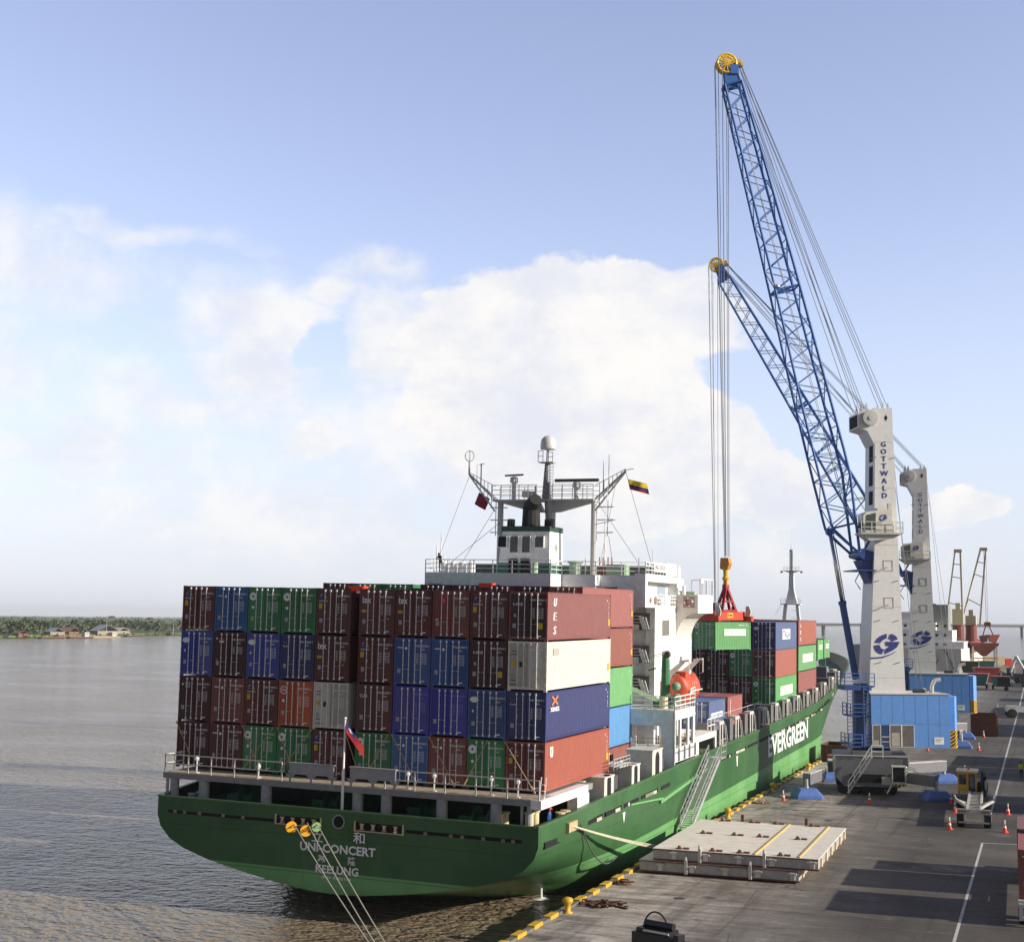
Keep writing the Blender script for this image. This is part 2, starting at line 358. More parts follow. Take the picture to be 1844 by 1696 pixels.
# kerb of alternating yellow and bare blocks
M_kerb = mat('bare_concrete_kerb', (.17, .155, .135), .85, var=.3, scale=5)
M_kyel = mat('yellow_painted_kerb', (.62, .37, .03), .6, var=.3, scale=3, streak=.35, streak_col=(.2, .15, .1))
kb = MB(); kb.box(QX, QX+.36, 20, 330, QZ, QZ+.13, 0)
y = 22.3
while y < 330:
    if not any(abs(y+.6-b) < .9 for b in (52.5, 72.4, 91.4, 111.2, 130.1, 149.6, 169)):
        kb.box(QX-.02, QX+.39, y, y+1.25, QZ+.003, QZ+.21, 1)
    y += 2.385
kb.obj('kerb', [M_kerb, M_kyel], kind='structure')
# bank across the river
M_bank = mat('river_bank_grass', (.085, .10, .045), .9, var=.45, scale=.03)
sh = [(-420, -400), (-560, 300), (-640, 600), (-676, 740), (-684, 800), (-690, 880), (-715, 960), (-722, 1040), (-760, 1500), (-900, 3000), (-1500, 5200)]
mb = MB(); vs = []
for x, y in sh: vs += [(x, y, -.5), (x-9, y, .9), (x-9000, y*1.0+(2500 if y > 900 else 0), 1.6)]
fs = []
for i in range(len(sh)-1):
    for k in (0, 1): a = i*3+k; fs.append((a, a+3, a+4, a+1))
mb.add(vs, fs); mb.obj('river_bank', M_bank, kind='structure')
mb = MB(); mb.box(-1500, 9000, 6400, 9000, -1, 7); mb.obj('far_shore', mat('far_shore_land', (.07, .08, .06), .95), kind='structure')
mb = MB(); mb.box(-900, 5000, 5000, 5060, -.5, .5); mb.obj('pale_water_strip', mat('pale_foam_and_light', (.5, .5, .5), .9), kind='structure')  # pale strip added for foam and light on the distant water
# ================================================================ far bank: wood, sheds, barges, bridge
M_leaf = mat('dusty_green_foliage', (.095, .12, .06), .85, var=.5, scale=.12)
rnd = random.Random(3)
def crown(mb, c, r, h, n):
    for _ in range(n):
        a = rnd.uniform(0, 6.283); e = rnd.uniform(-.5, 1.5); rr = rnd.uniform(.55, 1.0)
        p = Vector((c[0]+r*rr*math.cos(a)*math.cos(e), c[1]+r*rr*math.sin(a)*math.cos(e), c[2]+h*rr*math.sin(e)))
        s = rnd.uniform(.7, 1.5); d1 = Vector((rnd.uniform(-1, 1), rnd.uniform(-1, 1), rnd.uniform(-.6, .6))).normalized()*s
        d2 = d1.cross(Vector((rnd.uniform(-1, 1), rnd.uniform(-1, 1), rnd.uniform(-1, 1)))).normalized()*s*.8
        mb.quad(p-d1-d2*.6, p+d1-d2, p+d1*.7+d2, p-d1+d2*.8)
mb = MB()
def bank_pt(y):
    for (x0, y0), (x1, y1) in zip(sh, sh[1:]):
        if y0 <= y <= y1: return x0+(x1-x0)*(y-y0)/(y1-y0)
    return -760
for i in range(520):
    y = rnd.uniform(560, 1500); back = rnd.uniform(22, 150) if y < 1000 else rnd.uniform(16, 150); x = bank_pt(y)-back
    hh = rnd.uniform(6.5, 11.5)*(1.15 if 860 < y < 980 and rnd.random() < .5 else 1)
    crown(mb, (x, y, 1.2+hh*.5), rnd.uniform(3.0, 6.0), hh*.5, 46)
for i in range(420):
    y = rnd.uniform(900, 4200); x = bank_pt(min(y, 5100))-rnd.uniform(120, 1500)
    crown(mb, (x, y, 6), rnd.uniform(9, 18), 6.5, 26)
mb.obj('riverside_wood', M_leaf, kind='stuff')['label'] = 'dusty green wood lining the far river bank'
# low reeds at the water line
mb = MB()
for i in range(2600):
    y = rnd.uniform(540, 1120); x = bank_pt(y)-rnd.uniform(3, 26); s = rnd.uniform(.5, 1.3); a = rnd.uniform(0, 3.14); d = Vector((math.cos(a), math.sin(a), 0))*s*1.6
    p = Vector((x, y, .7)); mb.quad(p-d, p+d, p+d*.6+Vector((0, 0, s*1.3)), p-d*.7+Vector((0, 0, s)))
mb.obj('riverside_reeds', mat('riverside_reeds', (.16, .22, .06), .9, var=.4, scale=.1), kind='stuff')['label'] = 'bright green reeds along the far shore'
def palm(x, y, h, label):
    t = thing('palm_tree', label, 'tree', (x, y, 1), group='palms standing out of the far wood')
    m = MB(); m.tube((0, 0, 0), (.4, 0, h), .28, .18, 6); m.obj('trunk', mat('palm_trunk', (.16, .12, .08), .9), t)
    m = MB()
    for k in range(12):
        a = k*.5236+.2; d = Vector((math.cos(a), math.sin(a), 0)); q = Vector((.4, 0, h)); w = Vector((-d.y, d.x, 0))*.5
        for j in range(4):
            p0 = q+d*(j*.8)+Vector((0, 0, .5*j-.22*j*j)); p1 = q+d*((j+1)*.8)+Vector((0, 0, .5*(j+1)-.22*(j+1)**2)); m.quad(p0-w, p1-w*.8, p1+w*.8, p0+w)
    m.obj('crown', M_leaf, t)
palm(-762, 985, 15, 'tall slim palm close beside the container stack on the far bank'); palm(-748, 1020, 14, 'second palm rising above the far wood beside the container stack'); palm(-735, 880, 12.5, 'short palm in the middle of the far wood')
def shed(x, y, w, d, h, rz, wall, roof, label, grp=None):
    t = thing('shed', label, 'shed', (x, y, 1.0), R(rz), group=grp)
    m = MB(); m.box(-w/2, w/2, -d/2, d/2, 0, h); m.obj('wall', wall, t)
    m = MB(); m.prism([(-w/2-.5, -d/2-.6, h), (0, -d/2-.6, h+w*.22), (w/2+.5, -d/2-.6, h), (w/2+.5, -d/2-.6, h+.15), (0, -d/2-.6, h+w*.22+.2), (-w/2-.5, -d/2-.6, h+.15)], (0, d+1.2, 0)); m.obj('roof', roof, t)
    m = MB(); m.box(-.5, .5, -d/2-.06, -d/2, 0, 2.1); m.obj('door', M_dark, t)
Mtin = mat('rusty_tin_roof', (.22, .13, .10), .7, var=.4); Mpw = mat('pale_plaster', (.32, .28, .23), .8); Mgt = mat('grey_tin_roof', (.30, .32, .35), .5)
gs = 'sheds of the riverside settlement'
shed(-700, 838, 12, 9, 3.2, 70, Mpw, Mgt, 'low shed with a blue grey tin roof beside the beached red boat', gs)
shed(-712, 868, 15, 10, 3.0, 100, Mtin, Mtin, 'dark rusty shed behind the middle of the barges', gs)
shed(-708, 906, 22, 9, 3.4, 82, Mpw, Mgt, 'long pale shed with a white roof, largest on the far bank', gs)
shed(-722, 945, 12, 8, 3.2, 80, Mpw, mat('white_tin_roof', (.6, .6, .6), .5), 'small shed with a bright white roof next to the long pale one', gs)
shed(-730, 960, 9, 7, 2.6, 80, Mtin, Mtin, 'small brown shed at the end of the settlement towards the ship', gs)
shed(-690, 790, 8, 6, 2.4, 80, mat('brick_red_wall', (.22, .10, .07), .8), Mtin, 'red walled hut on the far bank, far off from the ship', gs)
for i, (x, y, h) in enumerate(((-705, 1030, 13), (-716, 1010, 12), (-705, 905, 14))):
    m = MB(); m.tube((0, 0, 0), (0, 0, h), .2, .12, 6); m.bar((-1, 0, h-.8), (1.0, 0, h-.8), .2); m.box(-.3, .3, -.3, .3, h-.5, h)
    single(m, 'mast_pole', M_offw, ('white pole on the green far bank beside the container stack', 'lone pole on the far bank between the settlement and the container stack', 'pole over the long shed on the far bank')[i], 'pole', (x, y, 1))
def barge(x, y, L_, w, hcol, dcol, label, rz=70, house=True):
    t = thing('barge', label, 'barge', (x, y, 0), R(rz), group='barges moored along the far bank')
    m = MB(); m.prism([(-L_/2, -w/2, .9), (-L_/2+1.5, -w/2, -.4), (L_/2-1.5, -w/2, -.4), (L_/2, -w/2, .9)], (0, w, 0)); m.obj('hull', hcol, t)
    m = MB(); m.box(-L_/2+.6, L_/2-.6, -w/2+.3, w/2-.3, .9, 1.15); m.obj('deck', dcol, t)
    if house:
        m = MB(); m.box(L_/2-7, L_/2-3.5, -w/2+1, w/2-1, 1.15, 3.8); m.box(L_/2-7.4, L_/2-3.1, -w/2+.7, w/2-.7, 3.8, 4.0); h = m.obj('deckhouse', M_offw, t)
        m = MB()
        for k in range(3): m.box(L_/2-6.5+k*1.1, L_/2-5.9+k*1.1, -w/2+.96, -w/2+1.0, 2.4, 3.1)
        m.obj('window', M_dark, h)
Mbh = mat('black_tarred_hull', (.05, .03, .03), .8); Mrb = mat('faded_red_hull', (.35, .09, .06), .7); Mbd = mat('tan_barge_deck', (.34, .24, .16), .8)
barge(-668, 796, 19, 6, Mbh, Mrb, 'dark barge without a house, far off from the ship', 70, False); barge(-667, 826, 20, 6, Mbh, Mrb, 'dark barge with a white deckhouse beside the red beached boat', 70)
barge(-676, 862, 30, 7, mat('tan_hull', (.40, .30, .20), .8), Mbd, 'long tan barge in front of the long shed', 70); barge(-690, 920, 16, 5, Mbh, Mbd, 'small dark barge lying between the long tan one and the lone black one', 70, False)
barge(-706, 1000, 17, 5, Mbh, Mbh, 'black barge lying alone close to the ship stack, past the settlement', 70, False); barge(-692, 840, 44, 7, Mrb, Mbd, 'long red boat beached on the bank behind the barges', 66)
barge(-697, 880, 30, 6, Mbd, Mbd, 'tan boat beached in front of the long shed', 66, False)
# bridge over the river mouth
t = thing('road_bridge', 'long low grey bridge on twin piers crossing the river mouth', 'bridge', (0, 0, 0))
Mbr = mat('hazy_concrete', (.24, .24, .24), .9, var=.05)
A = Vector((-420, 1700, 12.2)); B = Vector((330, 1960, 16.5)); dv = (B-A).normalized()
m = MB(); m.bar(A, B, 11, 2.3); m.obj('deck', Mbr, t)
m = MB(); m.bar(A+Vector((0, 0, 1.9)), B+Vector((0, 0, 1.9)), 11.4, .5); m.obj('parapet', mat('parapet_concrete', (.34, .34, .34), .9), t)
for k in range(13):
    q = A+(B-A)*((k+.54)/13.0); m = MB()
    for o in (-3.2, 3.2):
        m.box(q.x-1.5, q.x+1.5, q.y+o-1.5, q.y+o+1.5, -2, q.z-1.1)
    m.box(q.x-1.8, q.x+1.8, q.y-5.2, q.y+5.2, q.z-2.4, q.z-1.1)
    m.obj('pier', Mbr, t)
# ================================================================ the container ship (ship frame: X starboard, Y forward, Z up; origin = top aft starboard corner of the aft stack)
def lerp(a, b, t): return a+(b-a)*t
def interp(x, xs, ys):
    if x <= xs[0]: return ys[0]
    for i in range(len(xs)-1):
        if x <= xs[i+1]: return lerp(ys[i], ys[i+1], (x-xs[i])/(xs[i+1]-xs[i]))
    return ys[-1]
CX = -12.75
def rimz(Y): return interp(Y, [-4, 10, 40, 75, 90, 103, 115, 130, 176], [-13.1, -12.8, -12.4, -11.95, -11.6, -10.6, -9.4, -8.6, -7.8])
def hb_rim(Y):
    if Y < 10: return interp(Y, [-3, 3, 10], [12.65, 13.4, 13.75])
    return 13.75*max(0.0, 1-max(0, (Y-98)/76.0)**1.9)**.75
def hb_wl(Y): return interp(Y, [88, 95, 100, 110, 120, 130, 140, 150, 160, 167], [13.75, 13.2, 12.1, 10.4, 8.7, 7.1, 5.3, 3.4, 1.3, 0.05])
S_T = [1, 1, .98, .925, .845, .70, .50, .31, .115, 0.0]; ZN = [0, .23, .375, .52, .625, .74, .845, .93, .99, 1.0]
S_B = [1, 1, 1, 1, 1, .998, .985, .93, .72, 0.0]
def hb_in(y, dz):
    if y <= 88: return hb_rim(y)
    return lerp(hb_rim(y), hb_wl(y), (dz/(rimz(y)+18.6))**.85)
def hull_sec(Y):
    D = interp(Y, [-3, 2, 8, 16, 28, 45, 176], [4.8, 5.7, 7.3, 10.0, 13.2, 14.5, 17]); t = interp(Y, [-3, 6, 20, 34], [0, .25, .8, 1])
    cx = interp(Y, [-3, 8], [-11.85, CX]); rz = rimz(Y); pts = []
    for s0, s1, zn in zip(S_T, S_B, ZN):
        z = rz-zn*D; s = lerp(s0, s1, t); hb = hb_rim(Y)
        if Y > 88:
            k = min(1, max(0, (rz-z)/(rz+18.6))); hb = lerp(hb, hb_wl(Y), k**.85)
        pts.append((s*hb, z))
    right = [(cx+a, Y, z) for a, z in pts]; left = [(cx-a, Y, z) for a, z in reversed(pts[:-1])]
    return right+left
# hull paint: deep green topsides, fresh light green boot band, scuffs and run-off streaks
mh_, t, p = nodes_mat('ship_hull_paint')
g = t.nodes.new('ShaderNodeTexCoord').outputs['Object']; sp = t.nodes.new('ShaderNodeSeparateXYZ'); t.links.new(g, sp.inputs[0])
zz = mmath(t, 'SUBTRACT', sp.outputs[2], mmath(t, 'MULTIPLY', sp.outputs[1], .010))
wob = tex(t, 'n', g, .5, 3, .5)
below = mrange(t, zz, -16.58, -16.62)
st = tex(t, 'n', g, 1.1, 8, .7, (1, 1, .12)); blot = tex(t, 'n', g, .22, 6, .6); sc = tex(t, 'n', g, .7, 8, .75, (.25, .25, 1.2), .6)
top = mixc(t, mrange(t, blot, .35, .65), (.034, .105, .036), (.058, .150, .056))
top = mixc(t, mrange(t, st, .55, .75, 0, .45), top, (.105, .20, .10))
top = mixc(t, mrange(t, sc, .56, .74, 0, .75), top, (.025, .075, .03))
low = mixc(t, mrange(t, blot, .35, .65), (.12, .33, .105), (.19, .42, .165))
low = mixc(t, mrange(t, st, .56, .76, 0, .45), low, (.08, .22, .08))
hc = mixc(t, below, top, low)
hc = mixc(t, mrange(t, tex(t, 'n', g, .9, 8, .75, (1.6, 1.6, .10)), .60, .74, 0, .6), hc, (.13, .07, .03))
cv = t.nodes.new('ShaderNodeCombineXYZ'); t.links.new(sp.outputs[1], cv.inputs[0]); t.links.new(sp.outputs[2], cv.inputs[1])
bk = t.nodes.new('ShaderNodeTexBrick'); t.links.new(cv.outputs[0], bk.inputs['Vector']); bk.inputs['Scale'].default_value = 1; bk.inputs['Brick Width'].default_value = 7.5; bk.inputs['Row Height'].default_value = 2.1; bk.inputs['Mortar Size'].default_value = .035; bk.inputs['Mortar Smooth'].default_value = .6
seam = mmath(t, 'MULTIPLY', bk.outputs['Fac'], .55); hc = mixc(t, seam, hc, (.02, .06, .025))
run = mrange(t, tex(t, 'n', g, 1.7, 6, .7, (1, 1, .07)), .60, .72, 0, .35); up = mrange(t, sp.outputs[2], -16.5, -13.2, 0, 1); hc = mixc(t, mmath(t, 'MULTIPLY', run, up), hc, (.16, .10, .05))
grime = mmath(t, 'MULTIPLY', mrange(t, tex(t, 'n', g, .5, 6, .65, (1, .4, 1)), .35, .6, .2, .8), mrange(t, sp.outputs[2], -17.2, -18.4, 0, 1)); hc = mixc(t, grime, hc, (.05, .06, .03))
t.links.new(hc, p.inputs['Base Color']); p.inputs['Roughness'].default_value = .45; p.inputs['Specular IOR Level'].default_value = .35
bb = t.nodes.new('ShaderNodeBump'); bb.inputs['Strength'].default_value = .7; bb.inputs['Distance'].default_value = .16; t.links.new(tex(t, 'n', g, .28, 3, .5), bb.inputs['Height']); t.links.new(bb.outputs[0], p.inputs['Normal'])
SHIP = thing('container_ship', 'green hulled container ship with white bridge house moored along the quay', 'ship', ship=True)
ys = [-3, -2, -1, .5, 2, 3.5, 5, 6.5, 8, 10, 12, 14, 16, 19, 22, 25, 28, 32, 36, 45, 55, 65, 75, 85, 90, 95, 100, 105, 110, 115, 120, 125, 130, 135, 140, 145, 150, 155, 160, 164, 168, 171, 173.5]
mb = MB(); secs = [hull_sec(y) for y in ys]; mb.loft(secs, close=False, caps=False)
mb.add(secs[0], [tuple(range(len(secs[0])))])
HULL = mb.obj('hull', mh_, SHIP, smooth=True); HULL.data.set_sharp_from_angle(angle=R(30))
# decks and inner bulwark cap
mb = MB()
for y0, y1 in zip(ys, ys[1:]):
    for s in (1, -1):
        pass
    def dk(y): return (interp(y, [-3, 8], [-11.85, CX]), hb_in(y, 1.35 if y >= 100 else 1.25)-.18, rimz(y)-(1.25 if y < 100 else 1.35))
    a, b_ = dk(y0+(.2 if y0 == -3 else 0)), dk(y1); ya = y0+(.2 if y0 == -3 else 0)
    mb.quad((a[0]+a[1], ya, a[2]), (b_[0]+b_[1], y1, b_[2]), (b_[0]-b_[1], y1, b_[2]), (a[0]-a[1], ya, a[2]))
mb.obj('deck', M_deck, SHIP)
Mrail = mat('bulwark_rail_paint', (.07, .15, .055), .5)
mb = MB()
for s in (1, -1):
    for y0, y1 in zip(ys, ys[1:]):
        c0, c1 = interp(y0, [-3, 8], [-11.85, CX]), interp(y1, [-3, 8], [-11.85, CX])
        mb.bar((c0+s*(hb_rim(y0)-.09), y0, rimz(y0)+.03), (c1+s*(hb_rim(y1)-.09), y1, rimz(y1)+.03), .24, .10)
mb.bar((-24.5, -2.95, -13.07), (.65, -2.95, -13.07), .2, .10)
mb.obj('bulwark_rail', Mrail, SHIP)
# forecastle: inner bulwark olive, breakwater block, windlass house, foremast
Moli = mat('olive_inner_bulwark', (.17, .15, .05), .7, streak=.3)
mb = MB()
for s in (1, -1):
    for y0, y1 in zip(ys, ys[1:]):
        if y0 < 100: continue
        a = (CX+s*(hb_rim(y0)-.16), y0); b_ = (CX+s*(hb_rim(y1)-.16), y1)
        mb.quad((CX+s*(hb_in(y0, 1.35)-.16), y0, rimz(y0)-1.35), (CX+s*(hb_in(y1, 1.35)-.16), y1, rimz(y1)-1.35), (b_[0], b_[1], rimz(y1)), (a[0], a[1], rimz(y0)))
mb.obj('inner_bulwark', Moli, SHIP)
mb = MB(); mb.box(-24, -.6, 106.5, 108, -12, -8.0); mb.box(-19, -3.5, 112, 118, -10.4, -6.6); mb.obj('breakwater', mat('forecastle_grey', (.22, .225, .23), .6, streak=.2), SHIP)
mb = MB(); mb.rail([(-.8, 107, -8.0), (-12, 107, -8.0)], 1.0, 2); mb.rail([(-3.5, 112, -6.6), (-14, 112, -6.6)], 1, 2); mb.rail([(-.4, 108, -10.6), (-2.5, 120, -9.8)], 1.0, 2)
mb.obj('railing', M_white, SHIP)
mb = MB()
for x, y in ((-2.2, 122), (-5, 128), (-1.6, 110.5), (-4.5, 121)):
    mb.lathe([(.5, 0), (.45, 1.1), (.6, 1.15), (.6, 1.3), (.1, 1.35)], (x, y, -10.2), 10)
mb.lathe([(.9, -1.2), (.9, 1.2)], (-9, 124, -8.6), 12, axis='x'); mb.obj('windlass', M_cream, SHIP)
FY, FZ = 148.0, -10.0
mb = MB()
for s_ in (1, -1):
    mb.prism([(CX+s_*1.85-.28, FY, FZ), (CX+s_*1.85+.28, FY, FZ), (CX+s_*.95+.24, FY, .1), (CX+s_*.95-.24, FY, .1)], (0, .7, 0))
mb.box(CX-1.6, CX+1.6, FY-.7, FY+1.0, .1, .26)
mb.prism([(CX-.95, FY, .26), (CX+.95, FY, .26), (CX+.42, FY, 2.6), (CX+.34, FY, 5.5), (CX-.34, FY, 5.5), (CX-.42, FY, 2.6)], (0, .8, 0))
mb.prism([(CX-1.5, FY, 5.6), (CX+1.5, FY, 5.6), (CX+.34, FY, 5.25), (CX-.34, FY, 5.25)], (0, .6, 0))
mb.box(CX-.28, CX-.2, FY, FY+.1, 5.5, 9.0); mb.box(CX+.2, CX+.28, FY, FY+.1, 5.5, 9.0); mb.box(CX-.17, CX+.17, FY+.1, FY+.4, 5.5, 8.9)
for k in range(9): mb.bar((CX-.26, FY, 5.8+k*.36), (CX+.26, FY, 5.8+k*.36), .05)
mb.tube((CX, FY, 8.9), (CX, FY, 9.8), .06); mb.tube((CX+.1, FY, 9.8), (CX+.1, FY, 12.6), .02, n=4)
mb.rail([(CX-1.6, FY-.7, .26), (CX+1.6, FY-.7, .26), (CX+1.6, FY+1.0, .26)], .8, .8, .022)
mb.rail([(CX-1.3, FY, 5.6), (CX+1.3, FY, 5.6)], .6, .7, .016)
for k in range(7): mb.bar((CX+.1, FY-.1, FZ+2+k*1.2), (CX+.85, FY-.1, FZ+2+k*1.2), .06)
mb.tube((CX-1.5, FY, .1), (CX-5, FY-3, -6), .03, n=5)
FM = mb.obj('foremast', mat('mast_white', (.80, .80, .79), .5), SHIP)
mb = MB(); mb.lathe([(.03, 0), (.2, .07), (.2, .28), (.06, .34)], (CX-1.6, FY+.3, 5.2), 8); mb.lathe([(.03, 0), (.2, .07), (.2, .28), (.06, .34)], (CX+1.6, FY+.3, 5.2), 8); mb.lathe([(.14, 0), (.14, .4)], (CX, FY-.2, 8.6), 8); mb.obj('lamp', M_dgrey, FM)
# ---------------- transom lettering, slots as painted dark panels, fairleads
TY = -3.04
mb = MB()
def tt(s, x0, x1, z, h, b=.016): mb.text(s, (x0, TY, z), (1, 0, 0), (0, 0, 1), h, 0, width=(x1-x0), bold=b)
tt('UNI-CONCERT', -14.26, -9.24, -15.53, .52, .03); tt('KEELUNG', -13.16, -10.32, -16.72, .48, .03)
tt('和', -10.72, -9.97, -14.85, .66, .012); tt('立', -13.5, -12.75, -14.95, .60, .012); tt('隆', -11.02, -10.52, -16.12, .48, .008); tt('基', -13.05, -12.5, -16.14, .46, .008)
tt('IMO 9202194', -12.74, -10.78, -17.02, .16, .01)
mb.obj('lettering', mat('bright_stern_lettering', (.93, .93, .93), .5, var=.02), HULL)
def slot(name, x0, x1, z0, z1, frame, rollers=0, y=TY):
    m = MB(); m.box(x0, x1, y+.02, y+.5, z0, z1); m.obj('slot', M_dark, HULL)
    if frame:
        m = MB()
        for a in ((x0-.07, x0, z0-.07, z1+.07), (x1, x1+.07, z0-.07, z1+.07), (x0, x1, z0-.05, z0)): m.box(a[0], a[1], y-.05, y+.06, a[2], a[3])
        m.obj('fairlead_frame', M_cream, HULL)
    if rollers:
        m = MB()
        for k in range(rollers):
            x = x0+(x1-x0)*(k+.6)/(rollers+.2); m.lathe([(.17, 0), (.10, .08), (.10, z1-z0-.2), (.17, z1-z0-.12)], (x, y-.02, z0+.06), 8)
        m.obj('roller', mat('tan_roller', (.42, .33, .2), .6), HULL)
slot('a', -15.95, -12.95, -14.08, -13.62, 1, 4); slot('b', -10.6, -7.55, -14.08, -13.62, 1, 4)
slot('c', -23.7, -16.15, -14.05, -13.87, 0, 0); slot('d', -7.35, -.15, -14.0, -13.80, 0, 0)
m = MB(); m.lathe([(.36, .0), (.36, .05)], (-11.72, TY, -13.69), 16, axis='y'); m.obj('hawse_hole', M_dark, HULL)
m = MB()
for k in range(16):
    a, b2 = k*math.pi/8, (k+1)*math.pi/8
    m.tube((-11.72+.38*math.cos(a), TY-.02, -13.69+.38*math.sin(a)), (-11.72+.38*math.cos(b2), TY-.02, -13.69+.38*math.sin(b2)), .04, n=5)
m.obj('hawse_ring', M_grey, HULL)
m = MB()
for k, x in enumerate((-23.3, -22.6, -21.5, -19.8, -18.4, -6.2, -4.6, -3.9, -2.6, -1.4, -.8)): m.box(x, x+.22, TY-.02, TY+.06, -14.02, -13.84)
m.obj('stiffener', mat('tan_stiffener', (.30, .22, .12), .7), HULL)
# side openings, dark panels painting the shade inside
def sx_(Y): return interp(Y, [-3, 8], [-11.85, CX])+hb_rim(Y)
m = MB(); m.box(sx_(-1)-.3, sx_(-1)+.035, -2.2, 0.5, -14.35, -14.0); m.obj('slot', M_dark, HULL)
m = MB(); m.box(1.0, 1.18, 1.1, 2.6, -13.9, -13.35); m.obj('fairlead_frame', mat('rope_fairlead', (.5, .4, .22), .6), HULL)
Y = 4.2; rr = random.Random(5); m = MB(); m2 = MB()
while Y < 112:
    l = rr.uniform(2.0, 5.0)
    if Y < 24 or Y > 37:
        zc = rimz(Y+l/2)-1.05; x = sx_(Y+l/2) if Y < 97 else None
        if x is not None:
            sl = (rimz(Y+l)-rimz(Y))
            m.prism([(x-.3, Y, zc-.13), (x-.3, Y+l, zc-.13+sl), (x-.3, Y+l, zc+.13+sl), (x-.3, Y, zc+.13)], (.335, 0, 0))
            for k in range(rr.randint(0, 3)): m2.box(x, x+.06, Y+rr.uniform(.2, l-.5), Y+rr.uniform(.2, l-.5)+.35, zc-.12, zc+.10)
    Y += l+rr.uniform(.4, 1.2)
m.obj('freeing_port', M_dark, HULL); m2.obj('freeing_port_edge', mat('tan_edge', (.55, .5, .4), .7), HULL)
# company name along the side
m = MB(); m.text('EVERGREEN', (1.03, 60.2, -15.2), (0, 1, .006), (0, 0, 1), 2.05, width=22.6, bold=.03)
m.obj('lettering', M_ink, HULL)
m = MB(); m.prism([(1.0, 46.0, -13.7), (1.0, 46.6, -13.7), (1.0, 46.45, -14.6), (1.0, 46.2, -14.6)], (.03, 0, 0)); m.prism([(1.0, 12.1, -14.2), (1.0, 12.7, -14.2), (1.0, 12.4, -14.9)], (.03, 0, 0)); m.obj('draught_mark', M_ink, HULL)
m = MB(); m.bar((1.06, 21, -14.6), (1.12, 34.5, -13.6), .22, .22); m.bar((1.0, 14, -13.9), (1.3, 21, -14.3), .10, .12); m.obj('rubbing_strake', mat('pale_green_strake', (.17, .40, .15), .5), HULL)
# ---------------- poop platform with its columns, mooring deck gear
PZ = -11.72
m = MB(); m.box(-24.75, .62, -2.25, 7.0, PZ-.36, PZ); m.obj('poop_platform', mat('platform_grey', (.26, .26, .25), .6, streak=.2), SHIP)
m = MB(); m.box(-24.6, .5, -2.1, -.1, PZ, PZ+.03); m.obj('platform_top', mat('worn_tan_deck', (.42, .34, .24), .8, var=.3), SHIP)
m = MB()
for x in (-24.1, -21.9, -17.4, -11.1, -9.2, -5.6, -2.2):
    m.tube((x, -1.9, -14.35), (x, -1.9, PZ-.36), .33 if x > -24 else .28, n=12)
for x, r in ((-24.5, .10), (-.55, .09), (-.1, .16)): m.tube((x, -2.1, -13.1), (x, -2.1, PZ-.36), r, n=8)
m.obj('column', M_grey, SHIP)
m = MB(); m.box(.02, .66, -2.26, 6.0, PZ-.5, PZ+.01); m.box(.02, .66, 4.0, 6.2, -13.9, PZ-.5); m.obj('side_beam', M_white, SHIP)
m = MB(); m.box(-25.2, -.2, 5.5, 5.8, -14.35, PZ-.4); m.obj('mooring_deck_bulkhead', mat('painted_shade_bulkhead', (.05, .07, .06), .8), SHIP)  # dark colour paints in the shade under the poop platform
def winch(x, y, label):
    tw = MB(); tw.box(x-1.2, x+1.2, y-.6, y+.6, -14.35, -14.0); tw.lathe([(.85, -.15), (.85, -.08), (.32, -.05), (.32, .75), (.85, .78), (.85, .86)], (x, y, -13.35), 16, axis='x'); tw.box(x-1.1, x-.3, y-.5, y+.5, -14.0, -13.1)
    return tw.obj('mooring_winch', M_green, SHIP)
winch(-20.2, .2, ''); winch(-3.9, -.4, ''); winch(-8.0, 1.2, ''); winch(-14.5, 1.0, '')
def bitts(x, y, c=M_cream, h=1.2, z=-14.3):
    m = MB()
    for dx in (-.45, .45): m.lathe([(.25, 0), (.25, h), (.32, h+.03), (.32, h+.12), (.05, h+.15)], (x, y+dx, z), 12)
    m.box(x-.4, x+.4, y-.85, y+.85, z-.02, z+.12); m.obj('mooring_bitts', c, SHIP)
bitts(-2.1, -1.3, h=1.5); bitts(-.8, .2, h=1.5); bitts(-22.9, -1.2, M_grey); bitts(.1, 3.0, h=1.2)
m = MB(); m.rail([(.5, -2.2, PZ), (-9.2, -2.2, PZ)], 1.1, 1.95, .032, 2); m.rail([(-16.2, -2.2, PZ), (-24.65, -2.2, PZ)], 1.1, 1.85, .03, 2); m.rail([(-24.65, -2.2, PZ), (-24.7, -.2, PZ)], 1.1, 1, .03, 2)
m.obj('railing', M_offw, SHIP)
for x0, x1 in ((-15.6, -12.6), (-11.45, -8.45)):
    m = MB(); m.box(x0, x1, -2.35, -2.2, PZ+.48, PZ+1.12); m.box(x0-.05, x1+.05, -2.4, -2.1, PZ+1.1, PZ+1.17)
    for x in (x0, (x0+x1)/2-.06, x1-.12):
        m.box(x, x+.12, -2.33, -2.2, PZ, PZ+.48); m.prism([(x-.3, -2.3, PZ+.48), (x+.42, -2.3, PZ+.48), (x+.12, -2.3, PZ+.2), (x, -2.3, PZ+.2)], (0, .05, 0))
    m.obj('sheltering_screen', mat('screen_grey', (.33, .33, .335), .6), SHIP)
m = MB(); m.tube((-11.9, -2.35, -13.1), (-11.9, -2.35, PZ+.9), .09); m.tube((-11.92, -2.3, PZ), (-11.9, -2.3, PZ+3.9), .07, .05); m.lathe([(.05, 0), (.11, .06), (.05, .14)], (-11.9, -2.3, PZ+3.9), 8); m.bar((-11.95, -2.3, PZ+1.1), (-12.4, -1.5, PZ+.1), .06); m.obj('ensign_staff', M_white, SHIP)
